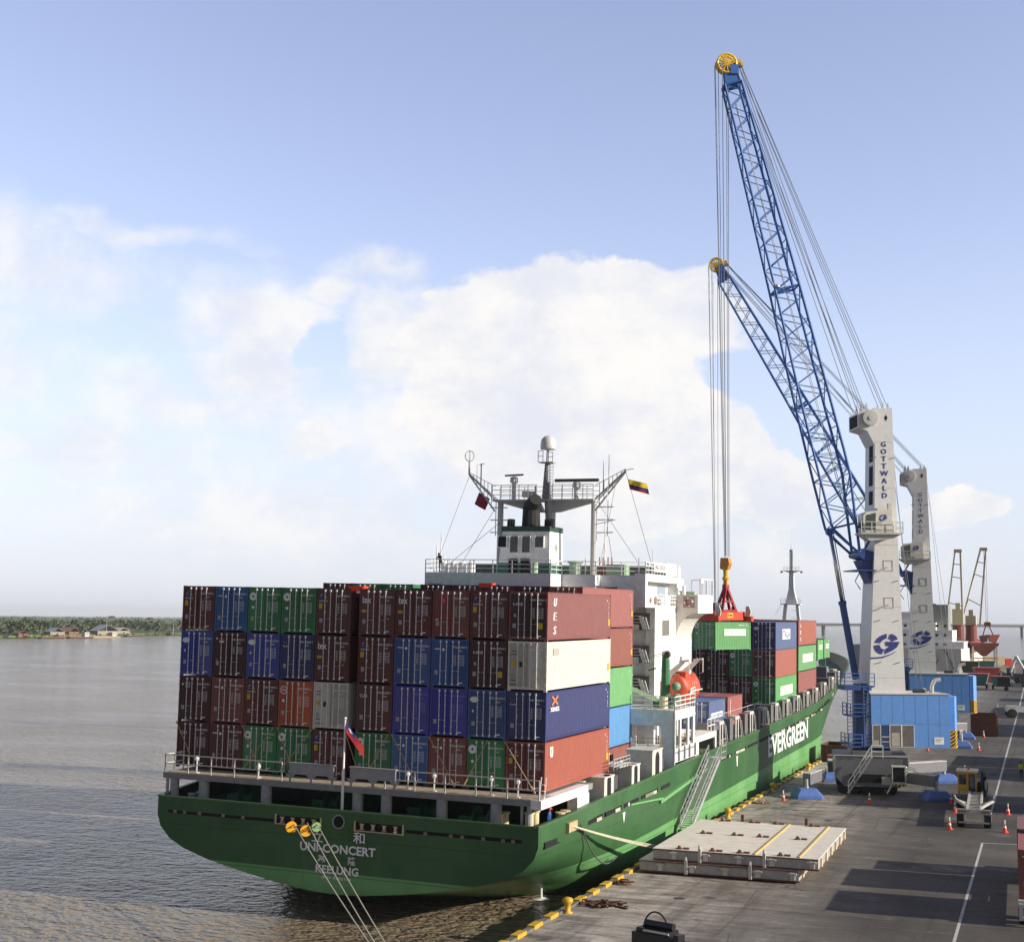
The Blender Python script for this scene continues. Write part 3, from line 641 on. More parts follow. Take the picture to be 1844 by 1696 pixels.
for x, z in ((-22.6, .9), (-18.1, .7), (-7.9, .9), (-6.2, .9), (-2.6, .95), (-.95, .9)):
    m = MB(); m.tube((x, -1.8, PZ), (x+.03, -1.8, PZ+z), .05, n=6); m.lathe([(.12, 0), (.16, .12), (.05, .3)], (x, -1.8, PZ+z-.1), 8); m.box(x-.15, x+.15, -1.95, -1.65, PZ, PZ+.08); m.obj('vent_post', M_offw, SHIP)
m = MB()
for k in range(3): m.box(.25+.0, .62, -1.7+k*.0, -1.6, PZ+.1+k*.35, PZ+.14+k*.35)
m.bar((.3, -1.6, PZ), (.15, -.9, PZ+1.15), .05); m.bar((.6, -1.6, PZ), (.45, -.9, PZ+1.15), .05); m.obj('ladder', M_white, SHIP)
# base below the aft stacks
m = MB(); m.box(-25.6, -.1, 6.0, 26.6, -13.9, -12.05); m.box(-25.5, -.6, 12.9, 26.2, -14.0, -13.95); m.obj('hatch_coaming', M_dgrey, SHIP)
# ---------------- pedestals that carry the outboard stacks
Mped = mat('pedestal_shade_grey', (.33, .32, .31), .6, streak=.15)
def pedestal(Y, w=1.5, h=2.0, zt=None, legs=True, arch=True):
    zb = rimz(Y)-.9; zt = zt if zt is not None else rimz(Y)+h
    m = MB(); x1 = .86
    m.box(x1-1.9, x1, Y, Y+w, zb, zt); m.box(x1-2.0, x1+.05, Y-.05, Y+w+.05, zt, zt+.09)
    o = m.obj('pedestal', M_offw, SHIP)
    if arch:
        a = MB(); cy, r = Y+w*.5, w*.20; ztop = zb+1.35+(zt-zb)*.25
        pts = [(x1-.3, cy-r, zb+.9), (x1-.3, cy+r, zb+.9)]+[(x1-.3, cy+r*math.cos(k*math.pi/8), ztop+r*math.sin(k*math.pi/8)) for k in range(9)]
        a.prism(pts, (.315, 0, 0)); a.obj('opening', M_dark, o)
    return o
for Y, w, zt in ((8.6, 2.0, -11.65), (14.6, 1.9, -11.5), (19.6, 2.6, -10.95)): pedestal(Y, w, 2, zt)
m = MB(); m.bar((.2, 12.6, -11.35), (.2, 14.6, -11.4), .8, .1); m.rail([(.7, 11.0, -11.4), (.7, 14.6, -11.4)], .7, .7, .02); m.obj('walkway', M_lgrey, SHIP)
Y = 39.0; i = 0
while Y < 112:
    zt = rimz(Y)+interp(Y, [38, 60, 95, 112], [2.1, 1.9, 1.75, 1.6])
    xo = hb_rim(Y)-13.75
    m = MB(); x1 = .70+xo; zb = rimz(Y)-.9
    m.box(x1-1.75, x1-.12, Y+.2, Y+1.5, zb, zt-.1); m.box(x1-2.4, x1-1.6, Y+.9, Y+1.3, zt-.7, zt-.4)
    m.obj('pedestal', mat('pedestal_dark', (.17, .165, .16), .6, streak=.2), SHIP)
    m = MB()
    for dy in (1.55, 2.5): m.prism([(x1, Y+dy, zb+.2), (x1, Y+.26+dy, zb+.2), (x1, Y+.30+dy, zt-.25), (x1, Y-.04+dy, zt-.25)], (.1, 0, 0))
    m.box(x1-.5, x1+.1, Y+1.4, Y+3.1, zt-.28, zt); m.bar((x1+.06, Y+3.3, zt-.2), (x1+.06, Y+4.1, zb+.7), .10); m.bar((x1+.06, Y+3.9, zt-.5), (x1+.06, Y+4.7, zb+1.0), .08); m.box(x1-.6, x1+.1, Y+3.6, Y+4.4, zb+.9, zb+1.05)
    m.obj('lashing_bracket', M_offw, SHIP)
    Y += 6.15; i += 1
m = MB(); m.rail([(.3, 39, -10.4), (.3, 60, -10.3)], .5, 3, .02, 1); m.obj('railing', M_offw, SHIP)
m = MB(); m.box(-25.5, -2.4, 39, 106, -13.2, -11.1); m.obj('hatch_coaming', mat('coaming_brown_grey', (.10, .085, .075), .8, var=.3), SHIP)
# cream lockers and odd gear seen in the gaps on deck
for i, (y0, x0, l, z0, h) in enumerate(((6.9, -1.4, 1.3, -13.1, 1.25), (17.2, -1.5, 1.6, -12.9, 1.1), (12.2, -1.3, .7, -11.3, .75))):
    m = MB(); m.box(x0, x0+1.1, y0, y0+l, z0, z0+h); m.box(x0-.05, x0+1.15, y0-.05, y0+l+.05, z0+h, z0+h+.06); m.obj('deck_locker', M_cream, SHIP)
# ---------------- bridge house
H = MB(); ZB, ZT = -13.2, 1.75
# plan of the aft side steps forward towards starboard (Y smaller = further aft)
plan = [(-21.3, 28.0), (-17.2, 28.0), (-16.7, 27.6), (-10.0, 27.6), (-10.0, 30.2), (-7.1, 30.2), (-7.1, 31.5), (-3.1, 31.5), (-3.1, 43.0), (-21.3, 43.0)]
H.prism([(x, y, ZB) for x, y in plan], (0, 0, ZT-ZB))
HOUSE = H.obj('bridge_house', mat('house_white', (.80, .80, .80), .5, streak=.08, streak_col=(.5, .42, .32)), SHIP)
m = MB(); m.box(-3.1, -2.35, 31.2, 43.0, ZB, -.78); m.obj('starboard_wall', M_white, HOUSE)
# bridge level balcony (open recess with console, bench and window) on the starboard corner
m = MB(); m.box(-3.2, -2.3, 28.2, 38.2, -.80, -.62); m.box(-3.2, -2.3, 37.7, 38.2, -.62, 2.85); m.box(-3.2, -2.3, 28.2, 38.2, 1.25, 1.85)
m.box(-3.2, -2.3, 28.2, 28.8, -.62, 1.25); m.box(-2.42, -2.3, 34.3, 38.2, 1.75, 2.85); m.prism([(-2.42, 38.2, 1.2), (-2.42, 38.9, 1.2), (-2.42, 38.9, 2.4), (-2.42, 38.6, 2.75), (-2.42, 38.2, 2.85)], (.12, 0, 0)); m.box(-7, -3.2, 28.2, 31.5, -.8, -.62)
m.box(-3.15, -3.12, 28.2, 38.2, -.62, 1.25)
m.box(-2.36, -2.3, 28.8, 31.6, -.62, .22); m.box(-2.36, -2.3, 34.0, 35.6, -.62, .22)
m.obj('bridge_balcony', M_white, HOUSE)
m = MB(); m.box(-3.12, -3.08, 34.4, 37.0, .1, 1.05); m.box(-3.12, -3.08, 31.2, 31.7, -.2, 1.0); m.obj('window', mat('pale_window_glass', (.35, .42, .50), .15), HOUSE)
m = MB(); m.rail([(-2.33, 31.6, -.62), (-2.33, 34.0, -.62)], .85, .8, .035, 3); m.rail([(-2.33, 35.6, -.62), (-2.33, 37.7, -.62)], .85, .8, .035, 3); m.bar((-2.9, 29.2, -.6), (-2.9, 30.6, 1.2), .1, .3)
m.rail([(-2.33, 28.3, 1.85), (-2.33, 34.3, 1.85)], .9, .9, .03, 3); m.obj('railing', M_white, HOUSE)
m = MB(); m.lathe([(.2, 0), (.24, .06), (.05, .1)], (-2.3, 29.6, -.22), 12, axis='x'); m.lathe([(.30, 0), (.34, .08), (.05, .12)], (-2.3, 31.0, -.22), 12, axis='x'); m.obj('horn', mat('rusty_horn', (.3, .2, .12), .5), HOUSE)
m = MB(); m.box(-2.34, -2.28, 30.6, 34.3, 2.05, 2.8); m.obj('name_board', M_white, HOUSE)
m = MB(); m.text('UNI-CONCERT', (-2.27, 30.8, 2.25), (0, 1, 0), (0, 0, 1), .38, width=3.3); m.obj('lettering', mat('grey_lettering', (.25, .25, .25), .6), HOUSE)
# bridge wing with its curved bracket
def arch(y): # underside height of the bracket as it runs forward
    t_ = (y-37.6)/6.0; return t_
wx0, wx1, wy0, wy1 = -2.35, -.5, 37.6, 42.9
m = MB()
pts = [(wx0, .3), (wx1, .3), (wx1, -1.18)]+[(wx1-(wx1-wx0)*math.sin(a), -1.18-2.3*(1-math.cos(a))) for a in [k*math.pi/2/9 for k in range(1, 10)]]
m.prism([(x, wy0, z) for x, z in pts], (0, .12, 0)); m.prism([(x, wy1-.12, z) for x, z in pts], (0, .12, 0))
for (xa, za), (xb, zb) in zip(pts[2:], pts[3:]): m.quad((xa, wy0, za), (xb, wy0, zb), (xb, wy1, zb), (xa, wy1, za))
m.quad((wx0, wy0, .3-.5), (wx1, wy0, .3-.5), (wx1, wy1, .3-.5), (wx0, wy1, .3-.5)); m.box(wx0, wx1+.02, wy0-.02, wy1, .28, .34)
WING = m.obj('bridge_wing', mat('wing_cream_white', (.70, .67, .60), .5), HOUSE)
m = MB(); m.box(wx1, wx1+.06, wy0, wy1, -1.2, .36); m.obj('wing_end', M_white, WING)
m = MB(); m.rail([(wx1, wy0+1.0, .34), (wx1, wy1, .34)], 1.35, 2.1, .05, 1); m.rail([(wx1, wy1, .34), (wx0, wy1, .34)], 1.35, 1.2, .04, 1); m.box(wx1-.1, wx1, wy0+1, wy0+2.2, 1.35, 1.7); m.obj('railing', M_white, WING)
m = MB(); m.box(-2.2, -1.0, 38.4, 39, .34, .62); m.obj('deck_box', M_lgreen, WING)
m = MB(); m.lathe([(.16, .34), (.18, 1.0), (.24, 1.05), (.05, 1.15)], (-1.75, 37.9, 0), 10); m.obj('searchlight', M_white, WING)
lb = MB()
for k in range(16):
    a, b2 = k*math.pi/8, (k+1)*math.pi/8
    lb.tube((-1.22+.33*math.cos(a), wy0-.10, -.28+.33*math.sin(a)), (-1.22+.33*math.cos(b2), wy0-.10, -.28+.33*math.sin(b2)), .085, n=6, m=0 if k % 4 else 1)
lb.box(-1.72, -.74, wy0-.03, wy0, -.75, .2, 2)
lb.obj('lifebuoy', [mat('faded_lifebuoy', (.40, .20, .16), .6), M_white, mat('buoy_backboard', (.42, .32, .30), .6)], WING)
# windows in the starboard wall; dark slabs aft paint the shade inside galleries
for z0 in (-3.05, -5.55):
    m = MB(); m.box(-2.35, -2.30, 33.4, 35.4, z0, z0+1.25); m.obj('window', mat('grey_window_pane', (.22, .20, .17), .3), HOUSE)
m = MB(); m.box(-2.35, -2.31, 39.0, 39.6, -5.6, -4.9); m.obj('window', mat('grey_window_pane', (.22, .20, .17), .3), HOUSE)
for z0 in (-2.6, -5.2, -7.6):
    m = MB(); m.box(-4.35, -2.75, 31.12, 31.47, z0, z0+1.35); rec = m.obj('gallery_shade_slab', mat('painted_gallery_shade', (.13, .125, .12), .8), HOUSE)
    m = MB(); m.box(-4.3, -3.65, 30.95, 31.10, z0, z0+.42); m.prism([(-3.65, 31.0, z0+1.05), (-3.3, 31.0, z0+1.05), (-2.95, 31.0, z0+.02), (-3.3, 31.0, z0+.02)], (0, .08, 0)); m.bar((-3.1, 31.0, z0+1.0), (-2.8, 31.0, z0+.05), .10)
    for k in range(3): m.bar((-4.35, 31.05, z0+.6+k*.25), (-3.5, 31.05, z0+.6+k*.25), .06)
    m.obj('gallery_stair', M_white, rec)
for x, y in ((-20.4, 27.98), (-15.0, 27.58), (-6.2, 30.18)):
    m = MB(); m.box(x-.55, x+.55, y-.04 if x < -8 else 31.45, y+.0 if x < -8 else 31.49, -.55, .75); m.obj('window', M_dark, HOUSE)
    m = MB(); yy = y if x < -8 else 31.49
    m.box(x-.65, x+.65, yy-.08, yy-.03, .75, .86); m.obj('window_hood', M_offw, HOUSE)
# bridge deck gear
DZ = 1.75
m = MB(); m.rail([(-21.25, 28.0, DZ), (-17.2, 28.0, DZ), (-16.7, 27.6, DZ), (-10.0, 27.6, DZ), (-10.0, 30.2, DZ), (-7.1, 30.2, DZ), (-3.1, 31.5, DZ)], 1.05, 1.7, .03, 3); m.rail([(-21.25, 28.0, DZ), (-21.25, 33, DZ)], 1.05, 1.5, .03, 3); m.obj('railing', M_white, HOUSE)
m = MB(); m.box(-21.3, -3.1, 31.8, 42.0, DZ, DZ+.02); m.obj('bridge_deck', M_offw, HOUSE)
m = MB(); m.box(-20.8, -3.4, 37.0, 41.8, DZ, DZ+.95); m.obj('wheelhouse_roof', mat('olive_grey_roof', (.16, .18, .12), .7), HOUSE)
m = MB(); m.box(-6.8, -5.2, 32, 33.4, DZ, DZ+.9); m.lathe([(.5, 0), (.5, .95), (.65, 1.0), (.65, 1.15)], (-9.6, 32.4, DZ), 12); m.lathe([(.3, 0), (.3, .9), (.45, .95)], (-12.0, 29.2, DZ), 10); m.obj('ventilator', M_lgreen, HOUSE)
m = MB()
for i in range(7): m.lathe([(.26, 0), (.30, .12), (.28, .5), (.30, .75), (.15, .9)], (-20.0+i*.42, 29.0+(i % 2)*.7, DZ), 10)
for x, h in ((-20.9, 2.2), (-20.2, 1.5), (-19.7, 1.3)): m.tube((x, 29.4, DZ), (x, 29.4, DZ+h), .045, n=5)
m.obj('liferaft_canister', M_white, HOUSE)
# funnel casing
f = MB(); bz = DZ; x0, x1, y0, y1 = -17.05, -12.3, 33.5, 37.0
def ring(z, ins): return [(x0+ins*.55, y0+ins*.3, z), (x1-ins*.15, y0+ins*.3, z), (x1+.0-ins*.15, y1, z), (x0+ins*.55, y1, z)]
f.loft([ring(bz, 0), ring(bz+3.7, .6)]); FUN = f.obj('funnel', M_white, SHIP)
f = MB(); f.loft([[(x, y, z) for x, y, z in ring(bz+3.7, .45)], ring(bz+4.15, .5)]); f.quad(*ring(bz+4.16, .5)); f.obj('funnel_top', mat('funnel_dark_green', (.02, .07, .045), .5), FUN)
f = MB(); f.loft([ring(bz, -.04), ring(bz+1.0, .10)]); f.obj('funnel_base', mat('funnel_base_green', (.025, .12, .075), .5), FUN)
for cx, w, z0, z1 in ((-16.75+.1, .75, 2.35, 3.25), (-15.55, .72, 1.9, 3.25), (-14.45, .72, 1.9, 3.25), (-13.25, .75, 2.35, 3.25)):
    f = MB(); f.box(cx-w/2, cx+w/2, y0-.02, y0+.3, bz+z0, bz+z1); lo = f.obj('louvre', mat('louvre_grey', (.10, .10, .10), .6) if cx > -16 else M_dark, FUN)
    f = MB(); f.box(cx-w/2-.05, cx-w/2, y0-.05, y0+.3, bz+z0-.05, bz+z1+.05); f.box(cx+w/2, cx+w/2+.05, y0-.05, y0+.3, bz+z0-.05, bz+z1+.05); f.box(cx-w/2, cx+w/2, y0-.05, y0+.3, bz+z0-.05, bz+z0); f.obj('louvre_frame', M_white, FUN)
for cx in (-15.6, -14.5):
    f = MB(); f.box(cx-.4, cx+.4, y0-.08, y0+.1, bz, bz+1.35); f.obj('door', M_dark, FUN)
f = MB()
for k in range(12):   # pale compass emblem on the starboard face
    a = k*math.pi/6; r1 = .95 if k % 3 == 0 else .5; c = Vector((x1+.02, (y0+y1)/2, bz+2.35))
    d = Vector((-.012*0, math.cos(a), math.sin(a))); w = Vector((0, -math.sin(a), math.cos(a)))*.10
    f.add([c+w, c-w, c+d*r1], [(0, 1, 2)])
f.v = [(x1+.03-max(0, (z-bz))*.024+.0, y, z) for x, y, z in f.v]; f.obj('emblem', mat('pale_emblem_green', (.45, .55, .42), .6), FUN)
f = MB(); ex = -14.6
f.tube((ex, 35, bz+4.1), (ex, 35, bz+5.9), .82, .74, 14); f.tube((ex, 35, bz+5.9), (ex+.7, 34.2, bz+6.5), .74, .55, 14)
for x, r in ((-16.7+.4, .28), (-16.1, .22), (-12.9, .25), (-12.6, .32), (-12.2-.3, .3)): f.tube((x, 34.4, bz+4.1), (x+.1, 34.2, bz+4.75), r, r, 10)
f.obj('exhaust_pipe', mat('sooty_steel', (.02, .02, .022), .8), FUN)
# radar mast
m = MB(); my = 36.4; zt = 8.2
m.tube((-18.05, my, DZ), (-18.05, my, zt), .28, .26, 12); m.tube((-9.35, my, DZ), (-9.35, my, zt), .28, .26, 12)
m.box(-18.5, -9.15, my-.9, my+.9, zt, zt+.16)
for s, xa in ((1, -18.3), (-1, -9.1)):
    m.prism([(xa, my-.4, zt), (xa+s*3.9, my-.4, zt), (xa+s*4.4, my-.4, zt-.95), (xa+s*3.4, my-.4, zt-.9)], (0, .8, 0))
m.tube((-13.3, my, zt-2.4), (-13.4, my, zt), .42, .5, 10)
MAST = m.obj('radar_mast', M_lgrey, SHIP)
m = MB(); m.tube((-13.75, my, zt), (-13.72, my, zt+3.4), .44, .22, 10); m.obj('mast_column', mat('mast_shade_grey', (.20, .20, .21), .5), MAST)
m = MB(); m.tube((-13.7, my, zt+3.4), (-13.7, my, zt+4.6), .15, .12, 8); m.box(-14.4, -13.05, my-.5, my+.5, zt+3.4, zt+3.47); m.rail([(-14.4, my-.5, zt+3.47), (-13.95, my-.5, zt+3.47)], .95, .6, .025, 2); m.rail([(-13.45, my-.5, zt+3.47), (-13.05, my-.5, zt+3.47)], .8, .6, .025, 2); m.obj('mast_top', M_lgrey, MAST)
m = MB(); m.lathe([(.25, 0), (.66, .04), (.68, .12), (.68, .62), (.60, .92), (.40, 1.14), (.16, 1.24), (.02, 1.26)], (-13.68, my, zt+4.55), 20); m.obj('radome', mat('radome_white', (.68, .66, .62), .4), MAST, smooth=True)
m = MB()
for k in range(12): m.bar((-13.35, my-.3, zt+.3+k*.27), (-13.05, my-.3, zt+.3+k*.27), .05)
m.bar((-13.35, my-.3, zt+.2), (-13.35, my-.3, zt+3.4), .04); m.bar((-13.05, my-.3, zt+.2), (-13.05, my-.3, zt+3.4), .04); m.obj('ladder', M_white, MAST)
m = MB(); m.rail([(-18.5, my-.9, zt+.16), (-14.3, my-.9, zt+.16)], 1.25, .85, .03, 3); m.rail([(-12.9, my-.9, zt+.16), (-9.15, my-.9, zt+.16)], 1.25, .85, .03, 3); m.rail([(-18.5, my+.9, zt+.16), (-9.15, my+.9, zt+.16)], 1.25, 1.2, .025, 3); m.obj('railing', M_white, MAST)
for s, xa, xt, nm in ((-1, -18.4, -20.9, 'l'), (1, -9.1, -6.4, 'r')):
    m = MB(); yy = my-.5; za, zb_ = zt+.16, zt+(2.45 if s < 0 else 2.55)
    m.bar((xa, yy, za), (xt, yy, zb_), .14, .14); m.bar((xa, yy, za-1.0), (xt, yy, zb_-.1), .10, .12); m.bar((xa, yy, za+1.2), (xt, yy, zb_+.15), .05)
    m.bar((xa, yy+.8, za), (xt, yy+.1, zb_), .1)
    for k in range(1, 7):
        q = k/7; p0 = Vector((xa, yy, za)).lerp(Vector((xt, yy, zb_)), q); m.bar(p0, p0+Vector((0, 0, 1.0*(1-q)+.15)), .045)
        pl = Vector((xa, yy, za-1)).lerp(Vector((xt, yy, zb_-.1)), q); m.bar(p0, pl, .05)
    m.obj('mast_arm', M_lgrey, MAST)
m = MB(); m.tube((-20.95, my-.5, zt+2.4), (-20.95, my-.5, zt+3.65), .08, n=6)
for pl in range(3):
    ang = pl*math.pi/3
    for k in range(14):
        a, b2 = k*math.pi/7, (k+1)*math.pi/7; r = .46
        p_ = lambda a_: (-20.95+r*math.cos(a_)*math.cos(ang), my-.5+r*math.cos(a_)*math.sin(ang), zt+4.1+r*math.sin(a_)*1.05)
        m.tube(p_(a), p_(b2), .025, n=4)
m.obj('loop_antenna', M_grey, MAST)
m = MB(); m.tube((-19.8, my-.5, zt+1.4), (-19.8, my-.5, zt+3.4), .06, n=5); m.bar((-20.0, my-.5, zt+3.3), (-19.5, my-.5, zt+3.4), .06); m.tube((-20.2, my-.5, zt+1.8), (-20.2, my-.5, zt+3.4), .02, n=4)
m.tube((-8.4, my-.5, zt+.8), (-8.4, my-.5, zt+3.4), .05, .02, 5); m.tube((-7.9, my-.5, zt+1.2), (-7.9, my-.5, zt+4.0), .06, .03, 5); m.bar((-6.6, my-.5, zt+2.6), (-5.7, my-.5, zt+2.7), .10, .05)
m.tube((-13.9-.9, my, zt+.1), (-13.9-.9, my, zt+1.4), .07, n=6)
m.obj('whip_antenna', M_grey, MAST)
for x, bw, hz, col in ((-16.75, .85, 2.25, M_dgrey), (-10.9, 2.0, 1.72, M_dgrey)):
    m = MB(); m.tube((x, my-.2, zt+.16), (x, my-.2, zt+hz-.6), .2, .2, 8); m.lathe([(.2, 0), (.38, .15), (.34, .55), (.12, .62)], (x, my-.2, zt+hz-.65), 10); r_ = m.obj('radar_pedestal', M_lgrey, MAST)
    m = MB(); th_ = .3 if bw < 1 else .0; d = Vector((math.cos(th_), math.sin(th_)*.5, .05 if bw < 1 else 0)); c = Vector((x, my-.2, zt+hz+.1)); m.bar(c-d*bw, c+d*bw, .28, .26 if bw > 1 else .14); m.obj('radar_scanner', M_dgrey, r_)
m = MB(); m.box(-15.9, -15.3, my-.4, my+.2, zt+.4, zt+.95); m.tube((-15.2, my-.1, zt+.6), (-14.8, my-.1, zt+.65), .28, .28, 10); m.obj('floodlight', M_offw, MAST)
for x, side in ((-8.1, 1), (-18.5, -1)):
    m = MB()
    for z in (zt-1.6, zt-2.7, zt-.5): m.bar((x-side*1.1, my, z), (x+side*.5, my, z+.02), .09)
    m.bar((x, my, zt-3), (x, my, zt+.1), .06); m.obj('signal_lamp_bracket', M_offw, MAST)
m = MB()
for a, b2 in (((-20.9, my-.5, zt+2.4), (-21.6, 31, DZ+.9)), ((-18.0, my-.2, zt-1.8), (-21, 30, DZ)), ((-6.4, my-.5, zt+2.5), (-2.9, 33, DZ)), ((-8.0, my, zt-3), (-6.2, 32, DZ+.9)), ((-9.1, my, zt), (-4.4, 33, DZ+1.2)), ((-18.5, my-.5, zt-.8), (-20.3, 32, DZ)), ((-7.3, my-.5, zt+1.4), (-7.6, 33, DZ+1))): m.tube(a, b2, .022, n=4)
m.obj('halyard', M_wire, MAST)
for x, h in ((-7.05, 4.6), (-4.1, 1.5), (-2.9, 2.2), (-8.9+.2, 1.4), (-21.9, 3.6), (-18.2-.6, 1.2)):
    m = MB(); m.tube((x, 32.4, DZ), (x, 32.4, DZ+h), .07 if h > 1.6 else .05, .04, 6)
    if h > 4: m.bar((x-.9, 32.4, DZ+h-.4), (x+.9, 32.4, DZ+h), .05); m.tube((x, 32.4, DZ+h), (x+.35, 32.4, DZ+h+4.6), .025, .015, 4)
    m.obj('antenna_mast', M_white, HOUSE)
m = MB()
for k in range(8): a = k*math.pi/4; m.tube((-6.95+.5*math.cos(a), 32.4+.5*math.sin(a), DZ), (-6.95+.55*math.cos(a), 32.4+.55*math.sin(a), DZ+1.5), .03, n=4)
m.lathe([(.42, 0), (.42, .8)], (-6.95, 32.4, DZ), 10); m.obj('flag_basket', mat('faded_red_cage', (.32, .09, .07), .6), HOUSE)
# ---------------- mooring / boat deck block below the bridge house
Mlh = mat('lower_house_white', (.70, .70, .70), .5, streak=.12, streak_col=(.45, .36, .26))
m = MB(); bx0, bx1, by0, by1, bz0, bz1 = -6.5, .70, 26.2, 32.4, -13.3, -8.62
# aft frame around an open gallery; starboard wall with three arched openings
m.box(bx0, -3.3, by0, by0+.2, bz0, bz1); m.box(-.35, bx1, by0, by0+.2, bz0, bz1); m.box(-3.3, -.35, by0, by0+.2, -9.7, bz1); m.box(-3.3, -.35, by0, by0+.2, bz0, -11.6)
m.box(bx0, bx1, by0, by1, bz1, bz1+.12); m.box(bx0, bx1, by0+.2, by1, -11.75, -11.6); m.box(bx0, -3.2, by1-.2, by1, bz0, bz1)
ya = [(by0+.35, by0+1.55), (by0+2.0, by0+3.9), (by0+4.4, by0+5.6)]
m.box(bx1-.15, bx1, by0, by1, -9.25, bz1); m.box(bx1-.15, bx1, by0, by1, -12.4, -11.35)
prev = by0
for a, b2 in ya: m.box(bx1-.15, bx1, prev, a, -11.35, -9.25); prev = b2
m.box(bx1-.15, bx1, prev, by1, -11.35, -9.25)
LH = m.obj('lower_house', Mlh, SHIP)
m = MB(); m.box(-4.5, -3.3, by0+3.2, by0+3.4, -11.6, -8.7); 
for x in (-3.0, -2.1, -1.2): m.box(x, x+.55, by1-.6, by1-.5, -11.5, -9.6)
m.obj('inner_partition', M_white, LH)
m = MB(); m.rail([(-3.3, by0-.05, -11.6), (-.4, by0-.05, -11.6)], .95, 1, .025, 3); m.rail([(bx1-.3, by0+.3, -11.5), (bx1-.3, by1, -11.5)], .95, 1.0, .025, 3); m.obj('railing', mat('tan_railing', (.60, .45, .22), .6), LH)
m = MB(); m.rail([(bx0, by0+.1, bz1+.12), (bx1-.05, by0+.1, bz1+.12), (bx1-.05, by1, bz1+.12)], 1.0, 1.6, .035, 3); m.rail([(bx1-.05, by1-1.4, bz1+1.0), (bx1-.05, by1, bz1+1.1)], .5, .7, .035, 2); m.obj('railing', M_white, LH)
m = MB(); m.rail([(-5.9, by0+2.2, bz1), (-3.5, by0+2.2, bz1)], 2.4, .5, .03, 6, ); m.bar((-4.1, by0+2, bz1), (-3.3, by0+2, bz1+2.6), .14); m.obj('ladder_cage', M_white, LH)
# long bulwark forward of it with small arched ports and a boat gap
m = MB(); y0, y1, zt_ = by1-.0, 39.6, -11.0
ports = [(27.2, 27.7), (28.9, 29.4), (30.4, 30.9), (32.2, 32.7)]
m.box(.56, .72, y1-.4, y1, -12.6, zt_); m.box(.56, .72, by1, y1-.4, -11.45, zt_); m.box(.56, .72, by1, 33.6, -12.6, -11.45); m.box(-3, .7, by1, y1, zt_-.02, zt_+.02)
m.obj('long_bulwark', M_white, SHIP)
m = MB()
for a, b2 in ports:
    r = (b2-a)/2; c = (a+b2)/2
    m.prism([(.70, a, -12.35), (.70, b2, -12.35)]+[(.70, c+r*math.cos(k*math.pi/6), -11.6+r*math.sin(k*math.pi/6)) for k in range(7)], (.03, 0, 0))
m.obj('port', M_dgrey, SHIP)
m = MB(); m.rail([(.6, 37.0, zt_), (.6, 39.4, zt_)], 1.1, 1.2, .035, 2); m.obj('railing', M_white, SHIP)
m = MB(); m.box(-2.8, .66, 33.5, 39.2, -12.62, -12.5); m.obj('green_deck', mat('pale_deck_green', (.12, .20, .09), .8), SHIP)
# provision crane on the boat deck
m = MB(); cx, cy, cz = -.9, 29.3, bz1+.12
m.lathe([(.62, 0), (.50, .2), (.38, 1.2), (.32, 3.6), (.24, 4.05)], (cx, cy, cz), 10); m.box(cx-.9, cx+.6, cy-.6, cy+.6, cz+.05, cz+.5)
DC = m.obj('deck_crane', M_green, SHIP)
m = MB(); m.lathe([(.28, -.4), (.36, -.2), (.36, .2), (.28, .4)], (cx+.95, cy-.2, cz+.75), 12, axis='y'); m.lathe([(.26, -.4), (.34, -.2), (.34, .2), (.26, .4)], (cx+.9, cy-.2, cz+1.65), 12, axis='y'); m.obj('winch_drum', mat('pale_drum_green', (.20, .32, .20), .4), DC, smooth=True)
m = MB(); m.bar((cx-.4, cy-.4, cz+.5), (cx-4.9, cy-2.6, cz+2.6), .3, .34); m.obj('jib', M_lgreen, DC)
m = MB(); m.lathe([(.22, -.2), (.28, 0), (.22, .2)], (cx+.2, cy-.2, cz+4.1), 10, axis='y'); m.bar((cx-.7, cy-.3, cz+3.0), (cx-1.3, cy-.3, cz+2.8), .1); m.obj('crane_head', M_dgrey, DC)
m = MB()
for dz in (0, .22): m.tube((cx, cy-.2, cz+4.1+dz*.5), (cx-4.9, cy-2.6, cz+2.7+dz), .02, n=4)
m.obj('wire', M_wire, DC)
m = MB(); m.lathe([(.35, 0), (.35, .9)], (cx+.3, cy-1.6, cz), 12); m.obj('drum', M_cream, SHIP)
# lifeboat davit
m = MB()
for y in (33.4, 38.0):
    m.prism([(-2.3, y, -9.0), (-1.9, y, -9.0), (-1.5, y, -6.3), (-.5, y, -5.2), (-.6, y, -4.95), (-1.9, y, -6.0)], (0, .3, 0)); m.bar((-.9, y+.1, -5.1), (-.1, y+.1, -5.0), .3, .18); m.tube((-.1, y+.1, -5.1), (-.1, y+.1, -6.1), .05, n=5)
m.box(-2.35, -1.9, 33, 39, -9.2, -9.0); m.obj('davit', M_offw, SHIP)
